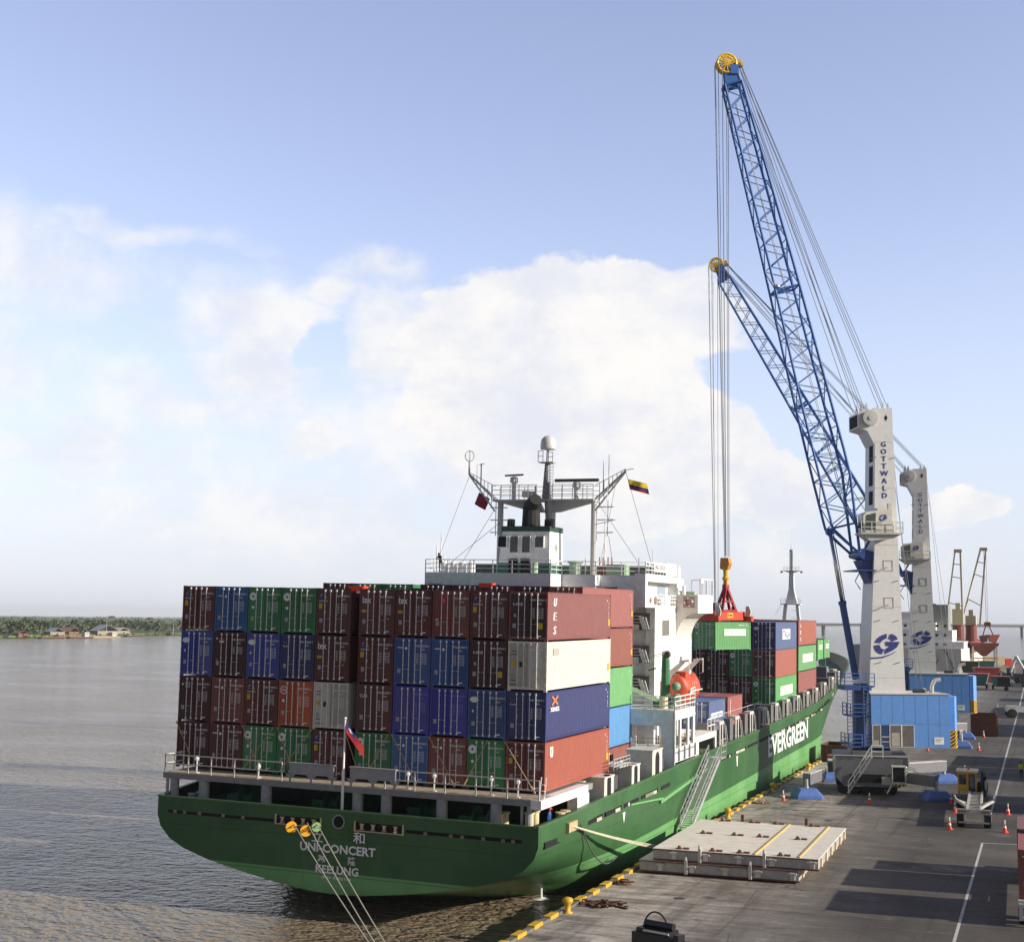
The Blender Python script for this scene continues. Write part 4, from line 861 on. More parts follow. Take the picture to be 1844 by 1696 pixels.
# ---------------- things carried by the ship
def lifeboat():
    t = thing('lifeboat', 'orange enclosed lifeboat hanging in its davit beside the white bridge house', 'lifeboat', (-.95, 33.0, -8.55), ship=True); t.scale = (.78, .78, .88)
    secs = []; L_ = 6.6
    prof = [(0, .0), (.55, .18), (1.0, .6), (1.22, 1.15), (1.25, 1.3), (1.12, 1.75), (.95, 2.15), (.6, 2.4), (.0, 2.5)]
    for yy, w, zb in ((0, .35, .75), (.25, .75, .4), (.9, 1.0, .12), (2, 1.03, .0), (4.4, 1.03, 0), (5.6, .85, .15), (6.3, .5, .5), (6.6, .12, .9)):
        r = [(w*x, yy, zb+z*(1-zb*.25)) for x, z in prof]; secs.append(r+[(-x, y, z) for x, y, z in reversed(r[1:-1])])
    Mor = mat('lifeboat_orange', (.58, .085, .028), .5, var=.2, streak=.25, streak_col=(.30, .08, .04))
    m = MB(); m.loft(secs); m.obj('hull', Mor, t, smooth=True)
    m = MB(); m.loft([[(-.7, .6, 2.1), (.7, .6, 2.1), (.7, .7, 3.0), (-.7, .7, 3.0)], [(-.8, 2.3, 2.1), (.8, 2.3, 2.1), (.7, 2.2, 3.05), (-.7, 2.2, 3.05)]]); m.obj('cockpit', Mor, t)
    m = MB(); m.bar((1.28, .6, 1.28), (1.3, 5.4, 1.28), .08, .09)
    for z in (.9, 1.7, 2.3): m.bar((-.35, -.03+.03*z, z), (.35, -.03+.03*z, z), .05)
    m.obj('rubbing_strip', M_white, t)
    m = MB(); m.box(-.45, .1, .52, .58, 2.35, 2.8)
    for k in range(3): m.box(1.13, 1.16, 1.6+k*.8, 2.0+k*.8, 1.85, 2.0)
    m.obj('window', mat('salmon_window', (.65, .4, .3), .4), t)
lifeboat()
def flag(name, label, pts, mats, faces_m, ship=True, loc=(0, 0, 0)):
    pass
def cloth_flag(label, loc, du, dv, nu, nv, colf, mats, wave=.12, ship=True, droop=0.0):
    m = MB(); du = Vector(du); dv = Vector(dv); n = du.cross(dv).normalized(); vs = []
    for j in range(nv+1):
        for i in range(nu+1):
            u, v = i/nu, j/nv; vs.append(du*u+dv*v+n*(wave*math.sin(u*7+v*2)*u)+Vector((0, 0, -droop*u*u)))
    m.v = [tuple(q) for q in vs]
    for j in range(nv):
        for i in range(nu): a = j*(nu+1)+i; m.f.append((a, a+1, a+nu+2, a+nu+1)); m.m.append(colf((i+.5)/nu, (j+.5)/nv))
    return single(m, 'flag', mats, label, 'flag', loc, ship=ship, smooth=True)
fr, fb, fw, fy = mat('flag_red', (.42, .025, .025), .8), mat('flag_blue', (.02, .035, .22), .8), M_ink, mat('flag_yellow', (.85, .62, .03), .8)
def tw(u, v): # red field, blue canton with a white sun
    if u < .5 and v < .5: return 2 if ((u-.25)**2*1.8+(v-.25)**2) < .012 else 1
    return 0
cloth_flag('red flag with a blue canton and white sun drooping from the stern staff', (-11.85, -2.3, PZ+3.75), (1.15, .2, -1.45), (.08, -.1, -.62), 14, 10, tw, [fr, fb, fw], .10)
cloth_flag('yellow, blue and red striped flag flying from the starboard arm of the radar mast', (-6.24, 35.9, 10.05), (1.65, .2, -.42), (.22, 0, -.90), 14, 12, lambda u, v: 0 if v < .5 else (1 if v < .75 else 2), [fy, fb, fr], .13)
cloth_flag('plain dark red flag flying below the port arm of the radar mast', (-19.95, 35.9, 9.05), (.98, .1, -.55), (-.42, 0, -1.05), 12, 10, lambda u, v: 0, [mat('flag_dark_red', (.30, .02, .045), .8)], .12)
# ================================================================ containers
COL = {'maroon': (.115, .024, .020), 'dark maroon': (.062, .014, .013), 'brown red': (.20, .050, .035), 'rust red': (.31, .085, .056), 'faded maroon': (.29, .095, .085),
       'orange': (.42, .085, .025), 'green': (.035, .21, .065), 'bright green': (.12, .38, .12), 'mid blue': (.035, .115, .30), 'light blue': (.10, .26, .48), 'royal blue': (.022, .040, .30),
       'violet blue': (.035, .030, .32), 'blue': (.022, .075, .26), 'navy blue': (.028, .036, .135), 'pale blue': (.075, .13, .31), 'grey': (.50, .47, .40), 'cream': (.62, .575, .46)}
def cmat(c):
    k = 'container_'+c.replace(' ', '_')
    if k in _mats: return _mats[k]
    m = cmat0(c); t = m.node_tree; p = t.nodes['Principled BSDF']; src_ = p.inputs['Base Color'].links[0].from_socket
    oi = t.nodes.new('ShaderNodeObjectInfo'); hs = t.nodes.new('ShaderNodeHueSaturation'); t.links.new(mrange(t, oi.outputs['Random'], 0, 1, .78, 1.22), hs.inputs['Value'])
    rv = t.nodes.new('ShaderNodeMath'); rv.operation = 'FRACT'; t.links.new(mmath(t, 'MULTIPLY', oi.outputs['Random'], 7.3), rv.inputs[0]); t.links.new(mrange(t, rv.outputs[0], 0, 1, .82, 1.05), hs.inputs['Saturation'])
    t.links.new(src_, hs.inputs['Color']); g_ = t.nodes.new('ShaderNodeTexCoord').outputs['Object']
    va = t.nodes.new('ShaderNodeVectorMath'); va.operation = 'ADD'; t.links.new(g_, va.inputs[0]); cx_ = t.nodes.new('ShaderNodeCombineXYZ'); t.links.new(mmath(t, 'MULTIPLY', oi.outputs['Random'], 90), cx_.inputs[0]); t.links.new(cx_.outputs[0], va.inputs[1])
    rs = mrange(t, tex(t, 'n', va.outputs[0], .8, 7, .7, (1, 1, .5)), .62, .72, 0, .55); sc = mrange(t, tex(t, 'n', va.outputs[0], 2.6, 6, .75, (1, .35, 1)), .66, .74, 0, .35)
    o_ = mixc(t, rs, hs.outputs[0], (.12, .05, .03)); o_ = mixc(t, sc, o_, (.30, .28, .26)); t.links.new(o_, p.inputs['Base Color'])
    return m
def cmat0(c): return mat('container_'+c.replace(' ', '_'), COL[c], .55, var=.10, scale=1.6, streak=.30, streak_col=tuple(x*.55+.03*(i == 0) for i, x in enumerate(COL[c])))
M_rod = mat('lock_rod_steel', (.78, .77, .75), .45, .0); M_seal = mat('door_seal', (.03, .03, .03), .8)
_cm = {}
CW = 1.219
def c_body(L_, H_):
    k = ('b', L_, H_)
    if k in _cm: return _cm[k]
    m = MB(); e = .11
    for x in (-CW, CW-e):
        m.box(x, x+e, 0, e, 0, H_); m.box(x, x+e, L_-e, L_, 0, H_)
        m.box(x, x+e, e, L_-e, 0, .16); m.box(x+(.02 if x < 0 else 0), x+e-(0 if x < 0 else .02), e, L_-e, H_-.09, H_-.01)
    m.box(-CW+e, CW-e, 0, .12, 0, .15); m.box(-CW+e, CW-e, 0, .12, H_-.12, H_-.005)
    m.quad((-CW+e, .06, .15), (CW-e, .06, .15), (CW-e, .06, H_-.12), (-CW+e, .06, H_-.12))
    n = int((L_-2*e)/.28); pitch = (L_-2*e)/n
    for s in (-1, 1):   # corrugated side walls
        xo, xi = s*(CW-.012), s*(CW-.052); pts = []
        for i in range(n):
            y = e+i*pitch; pts += [(xo, y), (xo, y+pitch*.26), (xi, y+pitch*.50), (xi, y+pitch*.76)]
        pts.append((xo, L_-e)); vs = []
        for x, y in pts: vs += [(x, y, .16), (x, y, H_-.09)]
        m.add(vs, [(2*i, 2*i+2, 2*i+3, 2*i+1) for i in range(len(pts)-1)])
    nf = 10; w = 2*(CW-e)/nf; vs = []     # corrugated front wall
    for i in range(nf+1):
        x = -CW+e+i*w; vs += [(x, L_-.02-.03*(i % 2), .15), (x, L_-.02-.03*(i % 2), H_-.1)]
    m.add(vs, [(2*i, 2*i+2, 2*i+3, 2*i+1) for i in range(nf)])
    m.box(-CW+e, CW-e, L_-.1, L_-.01, 0, .15); m.box(-CW+e, CW-e, L_-.1, L_-.01, H_-.1, H_-.01)
    vs = []; nr = max(4, int(L_/.6))
    for i in range(nr+1):
        y = .1+(L_-.2)*i/nr; z = H_-.02-(.02 if i % 2 else 0); vs += [(-CW+.05, y, z), (CW-.05, y, z)]
    m.add(vs, [(2*i, 2*i+1, 2*i+3, 2*i+2) for i in range(nr)])
    for x in (-CW-.004, CW-.174):
        for y in (-.004, L_-.166):
            for z in (-.105, H_-.116): m.box(x, x+.178, y, y+.17, z, z+(.22 if z < 0 else .12))
    _cm[k] = m.mesh('container_body', M_grey); return _cm[k]
def c_door(H_, side):
    k = ('d', H_, side)
    if k in _cm: return _cm[k]
    m = MB(); x0, x1 = (-CW+.12, -.012) if side < 0 else (.012, CW-.12); z0, z1 = .16, H_-.13
    m.box(x0, x1, .015, .05, z0, z1); nb = 5; hh = (z1-z0)/nb
    for i in range(nb): m.box(x0+.05, x1-.05, -.008, .02, z0+i*hh+.06, z0+(i+1)*hh-.06)
    for i in range(5):
        z = z0+.15+i*(z1-z0-.3)/4; xx = x0 if side < 0 else x1; m.box(min(xx, xx-side*.0)-.05, xx+.05, -.02, .02, z-.05, z+.05)
    _cm[k] = m.mesh('container_door', M_grey); return _cm[k]
def c_rod(H_, x, out):
    k = ('r', H_, x)
    if k in _cm: return _cm[k]
    m = MB(); m.tube((x, -.05, .10), (x, -.05, H_-.08), .021, n=6)
    for z in (.12, H_-.17): m.box(x-.045, x+.045, -.09, .01, z-.05, z+.06)
    for z in (.55, 1.15, 1.75, 2.35): m.box(x-.03, x+.03, -.065, 0, z-.02, z+.02)
    m.bar((x, -.07, .92), (x+out*.15, -.075, .89), .018)
    _cm[k] = m.mesh('lock_rod', M_rod); return _cm[k]
M_mk = mat('dim_white_stencil', (.80, .80, .78), .7, var=.1); M_mky = mat('yellow_placard', (.55, .40, .02), .6); M_mkb = mat('logo_blue', (.02, .05, .22), .6); M_mkr = mat('logo_red', (.5, .03, .03), .6)
M_mkv = mat('dim_violet_stencil', (.25, .25, .55), .7)
def c_marks(kind, H_):
    k = ('m', kind, H_)
    if k in _cm: return _cm[k]
    m = MB(); y = -.013; F = (1, 0, 0); U = (0, 0, 1)
    def q(x0, x1, z0, z1, mi=0): m.quad((x0, y-.003, z0), (x1, y-.003, z0), (x1, y-.003, z1), (x0, y-.003, z1), mi)
    rr = random.Random(hash(kind) % 97 if False else sum(ord(c) for c in kind))
    num = {'cronos': 'CRSU 912043 4', 'evergreen': 'EMCU 384152 7', 'oval': 'LTIU 301742 0', 'tex': 'TEXU 731204 6', 'cai': 'CAXU 410287 1', 'ues': 'UESU 450263 2', 'xines': 'XINU 148035 7', 'plain': 'TTNU 523180 8', 'orange': 'GESU 208841 3', 'flag': 'FCIU 860213 5', 'grey': 'INKU 617340 9', 'dark': 'CLHU 330918 2', 'violet': 'HJCU 765120 4', 'red': 'TRLU 601187 0'}[kind]
    s = 4 if kind == 'violet' else 0
    m.text(num, (.14, y, 2.26), F, U, .12, s, width=.98); m.text('45G1', (.55, y, 2.06), F, U, .10, s)
    for r_ in range(7 if kind != 'flag' else 5):
        z = 1.80-r_*.095; m.text(rr.choice(('MGW', 'TARE', 'NET', 'CU')), (.26, y, z), F, U, .055, s, width=.16)
        m.text(str(rr.randint(3000, 32500))+(' KGS' if r_ % 2 else ' LBS'), (.52, y, z), F, U, .06, s, width=.44)
    q(.58, .86, .18, .24); q(-.98, -.76, .66, .92, 5)
    if kind == 'cronos':
        q(-1.04, -.74, 2.10, 2.46, 2); m.prism([(-1.0, y-.01, 2.30), (-.85, y-.01, 2.42), (-.76, y-.01, 2.42), (-.9, y-.01, 2.30)], (0, -.004, 0), 1); q(-.98, -.82, 2.20, 2.24, 1)
        m.text('CRONOS', (-1.05, y, 1.96), F, U, .09, 0, width=.62); q(-1.04, -.80, 1.52, 1.86, 1)
        m.prism([(-.70, y-.008, 2.16), (-.46, y-.008, 2.16), (-.58, y-.008, 2.36)], (0, -.004, 0), 1); m.prism([(-.68, y-.008, 1.36), (-.52, y-.008, 1.36), (-.60, y-.008, 1.20)], (0, -.004, 0), 0)
    elif kind == 'evergreen':
        m.lathe([(.26, -.03), (.26, -.012)], (-.86, 0, 2.2), 18, 0, 'y'); m.lathe([(.07, -.036), (.07, -.012)], (-.86, 0, 2.2), 10, 3, 'y'); m.lathe([(.10, -.03), (.10, -.012)], (-.84, 0, 1.5), 10, 0, 'y')
    elif kind == 'oval':
        c = [(-.82+.28*math.cos(a*math.pi/10), y-.01, 2.2+.17*math.sin(a*math.pi/10)) for a in range(20)]; m.prism(c, (0, -.006, 0), 0); m.text('ITALIA', (-1.0, y-.014, 2.15), F, U, .09, 2, width=.36); q(-.95, -.85, 1.45, 1.6)
    elif kind == 'tex':
        m.text('tex', (-1.04, y, 1.92), F, U, .36, 0, width=.62); m.text('tex', (-1.03, y-.001, 1.925), F, U, .36, 0, width=.62); q(-1.05, -.72, 1.36, 1.52, 1); q(-1.02, -.94, 2.28, 2.38, 5); q(.7, .84, .95, 1.02, 1)
    elif kind == 'cai': m.text('CAI', (-1.0, y, 2.0), F, U, .2, 0, width=.5)
    elif kind == 'ues': m.text('UES', (-.98, y, 1.98), F, U, .16, 0, width=.62, shear=.25); m.text('c', (-.9, y, 1.3), F, U, .18, 0); q(.62, .92, .62, .98, 1)
    elif kind == 'xines':
        m.bar((-1.0, y-.01, 2.12), (-.70, y-.01, 2.36), .05, .01, 5); m.bar((-1.0, y-.01, 2.36), (-.70, y-.01, 2.12), .05, .01, 5); m.text('XINES', (-1.06, y, 1.98), F, U, .08, 0, width=.46); m.prism([(-.66, y-.008, 1.3), (-.5, y-.008, 1.3), (-.58, y-.008, 1.46)], (0, -.004, 0), 1)
    elif kind == 'orange':
        m.lathe([(.25, -.02), (.25, -.012)], (-.86, 0, 2.2), 18, 0, 'y'); m.lathe([(.20, -.026), (.20, -.012)], (-.86, 0, 2.2), 18, 6, 'y'); m.text('TPH', (-1.03, y-.018, 2.12), F, U, .16, 0, width=.34); m.lathe([(.10, -.03), (.10, -.012)], (-.86, 0, 1.55), 10, 0, 'y')
    elif kind == 'flag': q(-.78, -.42, 2.24, 2.38, 6); q(-.78, -.42, 2.12, 2.22, 0); q(-1.02, -.9, 2.3, 2.42, 0); q(-1.0, -.88, .98, 1.04, 1)
    elif kind == 'grey':
        q(-1.0, -.72, 1.35, 1.65, 1); q(-.5, -.3, 1.3, 1.6, 3)
        for z in (.25, .5, 2.0, 2.2): q(-1.0, -.7, z, z+.05, 3)
    elif kind == 'dark': q(-.74, -.36, 2.08, 2.40, 5); q(-.70, -.40, 2.2, 2.3, 2); q(-1.0, -.88, 2.2, 2.34, 0)
    elif kind == 'red': q(-.64, -.30, 2.02, 2.36, 6); m.text('i', (-.50, y-.006, 2.08), F, U, .2, 0); q(-1, -.82, 1.0, 1.06, 0)
    elif kind == 'plain': m.lathe([(.09, -.02), (.09, -.012)], (-.42, 0, 2.16), 10, 0, 'y'); q(-1.0, -.62, 2.16, 2.22, 0)
    _cm[k] = m.mesh('door_lettering', [M_mk, M_mky, M_mkb, M_seal, M_mkv, mat('pale_data_plate', (.35, .34, .32), .6), M_mkr]); return _cm[k]
def link(me, name, parent, m=None):
    o = bpy.data.objects.new(name, me); C.objects.link(o); o.parent = parent
    if m is not None: o.material_slots[0].link = 'OBJECT'; o.material_slots[0].material = m
    return o
def side_marks(kind, L_, H_, parent):
    if not kind: return
    m = MB(); x = CW+.006; F = (0, 1, 0); U = (0, 0, 1); mats = [M_ink, M_logo, M_mky, mat('logo_orange', (.85, .22, .08), .6), M_dark]
    def q(y0, y1, z0, z1, mi=0): m.quad((x, y0, z0), (x, y1, z0), (x, y1, z1), (x, y0, z1), mi)
    if kind == 'ues':
        for i, ch in enumerate('UES'): 
            for d_ in (0, .06, .12): m.text(ch, (x+.002, .95+d_, 1.95-i*.82), F, U, .5, 0, width=.42, shear=.2)
    elif kind == 'xines':
        for a in ((1.0, 2.0, 2.0, 2.5), (1.0, 2.5, 2.0, 2.0)): m.bar((x+.01, a[0], a[1]), (x+.01, a[2], a[3]), .02, .14, 3)
        m.text('XINES', (x, .75, 1.62), F, U, .26, 0, width=1.5); m.text('XINES', (x+.001, .80, 1.62), F, U, .26, 0, width=1.5)
    elif kind == 'cronos': q(.8, 1.35, 2.0, 2.5, 0); m.prism([(x+.003, .85, 2.1), (x+.003, 1.05, 2.4), (x+.003, 1.3, 2.4), (x+.003, 1.1, 2.1)], (.004, 0, 0), 2); q(.9, 1.3, 1.9, 2.0, 0)
    elif kind == 'evergreen20': q(L_*.24, L_*.86, H_*.50, H_*.74, 0); m.text('EVERGREEN', (x+.005, L_*.26, H_*.54), F, U, H_*.165, 5, width=L_*.58)
    elif kind == 'evergreen40': q(L_*.22, L_*.80, H_*.32, H_*.66, 0); m.text('EVERGREEN', (x+.005, L_*.25, H_*.38), F, U, H_*.22, 5, width=L_*.52)
    elif kind == 'evergreen40low': q(L_*.0+.4, L_*.36, H_*.42, H_*.72, 0); m.text('EEN', (x+.005, .6, H_*.48), F, U, H_*.18, 5, width=L_*.30)
    elif kind == 'italia': q(L_*.30, L_*.68, H_*.36, H_*.74, 0); m.text('ITALIA', (x+.005, L_*.32, H_*.42), F, U, H_*.26, 1, width=L_*.34)
    elif kind == 'lloyd': q(L_*.12, L_*.84, H_*.42, H_*.60, 0); m.text('LLOYD TRIESTINO', (x+.005, L_*.14, H_*.45), F, U, H_*.11, 1, width=L_*.68)
    elif kind == 'vertical': m.text('triton', (x, L_*.20, .45), (0, 0, 1), (0, -1, 0), .42, 0, width=H_*.72)
    elif kind == 'letters3':
        for i, ch in enumerate('UES'): m.text(ch, (x, 1.0, 2.0-i*.75), F, U, .42, 0, width=.7)
    yy = L_-.55
    if kind != 'evergreen20':
        m.text('40', (x, yy-.35, H_-.45), F, U, .12, 0); m.text('HC 9 6', (x, yy+.1, H_-1.5), (0, 0, 1), (0, -1, 0), .10, 0, width=1.0)
        if kind in ('ues', 'cronos', 'plain40', 'cream'): q(L_-.62, L_-.2, .75, 1.2, 2)
    else: m.text('EMCU 8', (x, L_*.66, H_*.86), F, U, .12, 0, width=1.4)
    if kind == 'cream': q(1.1, 2.1, 2.0, 2.4, 5)
    m.obj('side_lettering', mats+[mat('faded_side_ink', (.25, .45, .22) if 'ever' in kind else (.45, .42, .36), .6)], parent)
def container(color, marks, label, loc, L_=12.19, H_=2.80, group=None, side=None, ship=True, rz=0.0, detail=2, lit_side_color=None):
    t = thing('shipping_container', label, 'container', loc, rz, group, ship)
    cm_ = cmat(color)
    link(c_body(L_, H_), 'body', t, cmat(lit_side_color) if lit_side_color else cm_)  # sunlit sides get a brighter colour than the shaded doors
    for s in (-1, 1):
        d = link(c_door(H_, s), 'door', t, cm_)
        if detail >= 1:
            for x, out in (((-.60, 1), (-.21, -1)) if s < 0 else ((.21, 1), (.60, -1))): link(c_rod(H_, x, out), 'lock_rod', d, None)
    if marks and detail >= 1: link(c_marks(marks, H_), 'door_lettering', t)
    side_marks(side, L_, H_, t)
    return t
TP = 2.9097; WP = 2.4943
def colx(k): return -k*WP-CW-(.54 if k >= 5 else 0)     # k counts from the starboard edge
A_ = [  # port to starboard, top tier first: (colour, marks)
 [('maroon', 'cronos'), ('mid blue', 'plain'), ('green', 'evergreen'), ('green', 'evergreen'), ('maroon', 'cronos'), ('maroon', 'tex'), ('maroon', 'tex'), ('brown red', 'red'), ('maroon', 'cronos'), ('dark maroon', 'ues')],
 [('royal blue', 'oval'), ('dark maroon', 'flag'), ('royal blue', 'oval'), ('navy blue', 'xines'), ('maroon', 'tex'), ('maroon', 'cronos'), ('blue', 'plain'), ('blue', 'plain'), ('dark maroon', 'ues'), ('grey', 'grey')],
 [('dark maroon', 'dark'), ('brown red', 'plain'), ('maroon', 'cronos'), ('orange', 'orange'), ('grey', 'grey'), ('maroon', 'cai'), ('violet blue', 'violet'), ('violet blue', 'violet'), ('blue', 'oval'), ('navy blue', 'xines')],
 [('dark maroon', 'cai'), ('maroon', 'plain'), ('green', 'evergreen'), ('green', 'evergreen'), ('maroon', 'cronos'), ('green', 'evergreen'), ('mid blue', 'plain'), ('brown red', 'plain'), ('green', 'evergreen'), ('maroon', 'cronos')]]
LIT_SIDE_A = [('faded maroon', 'ues'), ('cream', 'cream'), ('navy blue', 'xines'), ('rust red', 'cronos')]  # sunlit tone painted into the starboard sides, door colours hold the shade
tier_w = ['top tier', 'second tier', 'third tier', 'bottom tier']; ordw = ['outermost', 'second', 'third', 'fourth', 'fifth', 'sixth', 'seventh', 'eighth', 'ninth', 'tenth']
mk_w = {'cronos': 'blue emblem and yellow placard', 'evergreen': 'round white emblem', 'oval': 'white oval emblem', 'tex': 'white tex lettering', 'cai': 'small white lettering', 'ues': 'slanted white letters', 'xines': 'pale cross emblem', 'plain': 'plain stencilled doors', 'orange': 'ringed white emblem', 'flag': 'red and white sticker', 'grey': 'weathered doors', 'dark': 'pale square sticker', 'violet': 'faint violet stencils', 'red': 'small red square'}
def clabel(c, mk, tier, k, stack):
    n = 9-k
    where = f'{ordw[k]} from starboard' if k else 'starboard corner'
    if k > 4: where = f'{ordw[n]} from port' if n else 'port corner'
    return f'{c} container, {mk_w[mk]}, {tier}, {where}, {stack}'
for r_, row in enumerate(A_):
    for i, (c, mk) in enumerate(row):
        k = 9-i; sc_ = LIT_SIDE_A[r_] if k == 0 else (None, None)
        container(c, mk, clabel(c, mk, tier_w[r_], k, 'aft stack'), (colx(k), 0, -TP*(r_+1)+.10), group='containers of the aft stack', side=sc_[1], lit_side_color=sc_[0])
# second bay
Y2 = 14.49; X2 = -2.80; Z2 = .536
top2 = [('rust red', 'plain'), ('dark maroon', 'ues'), ('maroon', 'plain'), ('maroon', 'tex'), ('dark maroon', 'cai'), ('green', 'evergreen'), ('green', 'evergreen'), ('maroon', 'plain')]
for k, (c, mk) in enumerate(top2):
    container(c, mk, f'{c} container, {mk_w[mk]}, top of the second stack, {ordw[k]} from starboard', (X2+colx(k), Y2, Z2-TP+.10), group='containers of the second stack', side='plain40' if k == 0 else None, lit_side_color='faded maroon' if k == 0 else None)
for r_, (c, sd, lab) in enumerate((('rust red', 'plain40', 'rust red container, second from the top of the second stack'), ('bright green', 'evergreen40low', 'bright green container with a white lettered panel, third tier of the second stack'), ('light blue', 'plain', 'light blue container, fourth tier of the second stack'), ('rust red', 'plain40', 'rust red container near the foot of the second stack'), ('brown red', 'plain', 'brown red container at the very foot of the second stack'))):
    container(c, 'plain', lab, (X2-CW, Y2, Z2-TP*(r_+2)+.10), group='containers of the second stack', side=sd if sd != 'plain' else None)
# small pair amidships
container('pale blue', 'plain', 'short blue container with a white lettered panel in front of the lifeboat', (-CW, 39.95, -11.25), 6.06, 2.591, 'short containers amidships', 'lloyd')
container('faded maroon', 'plain', 'short rust coloured container with vertical white lettering beside the short blue one', (-CW, 46.95, -11.25), 6.06, 2.591, 'short containers amidships', 'vertical')
for k in (1, 2, 3): container('rust red', 'plain', f'rust roofed short container, {("one row", "two rows", "three rows")[k-1]} inboard of the lettered pair amidships', (-CW-k*WP, 46.95, -11.25), 6.06, 2.591, 'short containers amidships')
# forward stacks
Y3 = 69.15; Z3 = -2.15
F_ = [[('navy blue', 'oval'), ('maroon', 'plain'), ('dark maroon', 'plain'), ('green', 'evergreen'), ('green', 'evergreen')],
      [('maroon', 'plain'), ('green', 'evergreen'), ('dark maroon', 'cronos'), ('dark maroon', 'plain'), ('dark maroon', 'flag')],
      [('green', 'evergreen'), ('maroon', 'plain'), ('dark maroon', 'cronos'), ('dark maroon', 'tex'), ('grey', 'grey')]]
LIT_SIDE_F = [('pale blue', 'italia'), ('rust red', None), ('bright green', 'evergreen40')]  # brighter sunlit side tones, paired with darker shaded doors
tw3 = ['top tier', 'middle tier', 'bottom tier']
for r_, row in enumerate(F_):
    for k, (c, mk) in enumerate(row):
        s_ = LIT_SIDE_F[r_] if k == 0 else (None, None)
        container(c, mk, f'{c} container, {mk_w[mk]}, {tw3[r_]}, {ordw[k]} from starboard, forward stack', (-CW-k*WP, Y3, Z3-TP*(r_+1)+.10), 12.19, 2.875, 'containers of the forward stack', s_[1], lit_side_color=s_[0])
for r_, (c, sd, lab) in enumerate((('rust red', 'letters3', 'rust red container with three white letters, top of the foremost tall stack'), ('bright green', 'evergreen40', 'bright green container with white panel, middle of the foremost tall stack'), ('faded maroon', None, 'rust brown container at the bottom of the foremost tall stack'))):
    container(c, 'plain', lab, (-CW, 82.6, -1.95-TP*(r_+1)+.10), 12.19, 2.80, 'containers of the foremost tall stack', sd, detail=0)
for k in range(1, 8): container('rust red' if k != 6 else 'orange', 'plain', f'{"rust" if k != 6 else "orange"} roofed container, {ordw[k]} from starboard on top of the foremost tall stack', (-CW-k*WP, 82.6, -1.95-TP+.10), 12.19, 2.80, 'containers of the foremost tall stack', None, detail=0)
container('bright green', 'plain', 'short green container on the foredeck, nearer the house', (-CW, 95.8, -4.3-2.45), 4.3, 2.4, 'short green containers on the foredeck', 'evergreen20', detail=0)
container('bright green', 'plain', 'short green container on the foredeck, nearer the bow', (-CW, 100.75, -4.25-2.45), 4.6, 2.4, 'short green containers on the foredeck', 'evergreen20', detail=0)
# the container hanging under the spreader
HC = Vector((-29.35, 129.05, 14.9)); hrz = R(-20)
hd = Vector((math.sin(R(20)), math.cos(R(20)), 0))
hpos = HC - hd*3.03
container('bright green', 'evergreen', 'bright green container hanging from the red spreader in mid air', (hpos.x-.25, hpos.y, HC.z), 6.06, 2.55, None, 'evergreen20', ship=False, rz=hrz, detail=1)
# lashing rods across the bottom tier
M_lash = mat('rusty_lashing_rod', (.45, .30, .16), .6)
zt_ = -TP*3-.05
def lash(x0, x1, z1, lab):
    m = MB(); d = Vector((x1-x0, -.32, z1-zt_)); m.tube((0, 0, 0), d, .028, n=5); m.tube(d*.86, d, .06, n=6); m.tube(d*.0, d*.04, .05, n=6)
    single(m, 'lashing_rod', M_lash, lab, 'rod', (x0, -.10, zt_), ship=True, group='lashing rods across the bottom tier')
bounds = [colx(k)+CW for k in range(10)]   # starboard edge of each column
defs = [(-25.45, -24.1, -10.7, 'lashing rod slanting from the port corner of the aft stack'), (bounds[8]+.05-2.494*0, bounds[8]+1.25, -10.75, 'short lashing rod high on the second bottom container from port'),
        (bounds[8]+2.3, bounds[8]+.4, -11.45, 'lashing rod falling towards port across the second bottom container from port'), (bounds[7]+.1-2.3+2.3, bounds[7]+1.3, -10.8, 'lashing rod at the first green bottom container, slanting to starboard'),
        (bounds[6]+.05, bounds[7]+.6, -11.4, 'lashing rod across the first green bottom container, slanting to port'), (bounds[6]+2.4, bounds[6]+3.7, -11.4, 'lashing rod across the maroon bottom container beside the gap'),
        (bounds[4]-.15, bounds[4]-1.2, -10.9, 'lashing rod on the green bottom container beside the gap'), (bounds[4]+.1, bounds[4]+2.0, -11.55, 'lashing rod across the mid blue bottom container'),
        (bounds[3]+.1, bounds[3]+2.0, -11.55, 'lashing rod across the brown red bottom container'), (bounds[2]+.2+1.2, bounds[2]-.2+.3, -11.4, 'short lashing rod on the green bottom container near starboard'), (bounds[1]-.0, bounds[1]+2.1, -11.6, 'lashing rod across the starboard maroon bottom container')]
for a in defs: lash(*a)
# orange stacking fittings on the roofs
for x, y, z, lab in ((-12.75, .4, 0.02, 'orange stacking cone tray on top of the aft stack over the gap'), (X2-7.3, Y2+.3, Z2+.02, 'orange stacking cone tray on the second stack')):
    m = MB(); m.box(-.55, .55, -.3, .3, 0, .14); m.box(-.5, .5, -.35, -.28, -.18, .1); single(m, 'stacking_fitting', M_orange, lab, 'fitting', (x, y, z), ship=True)
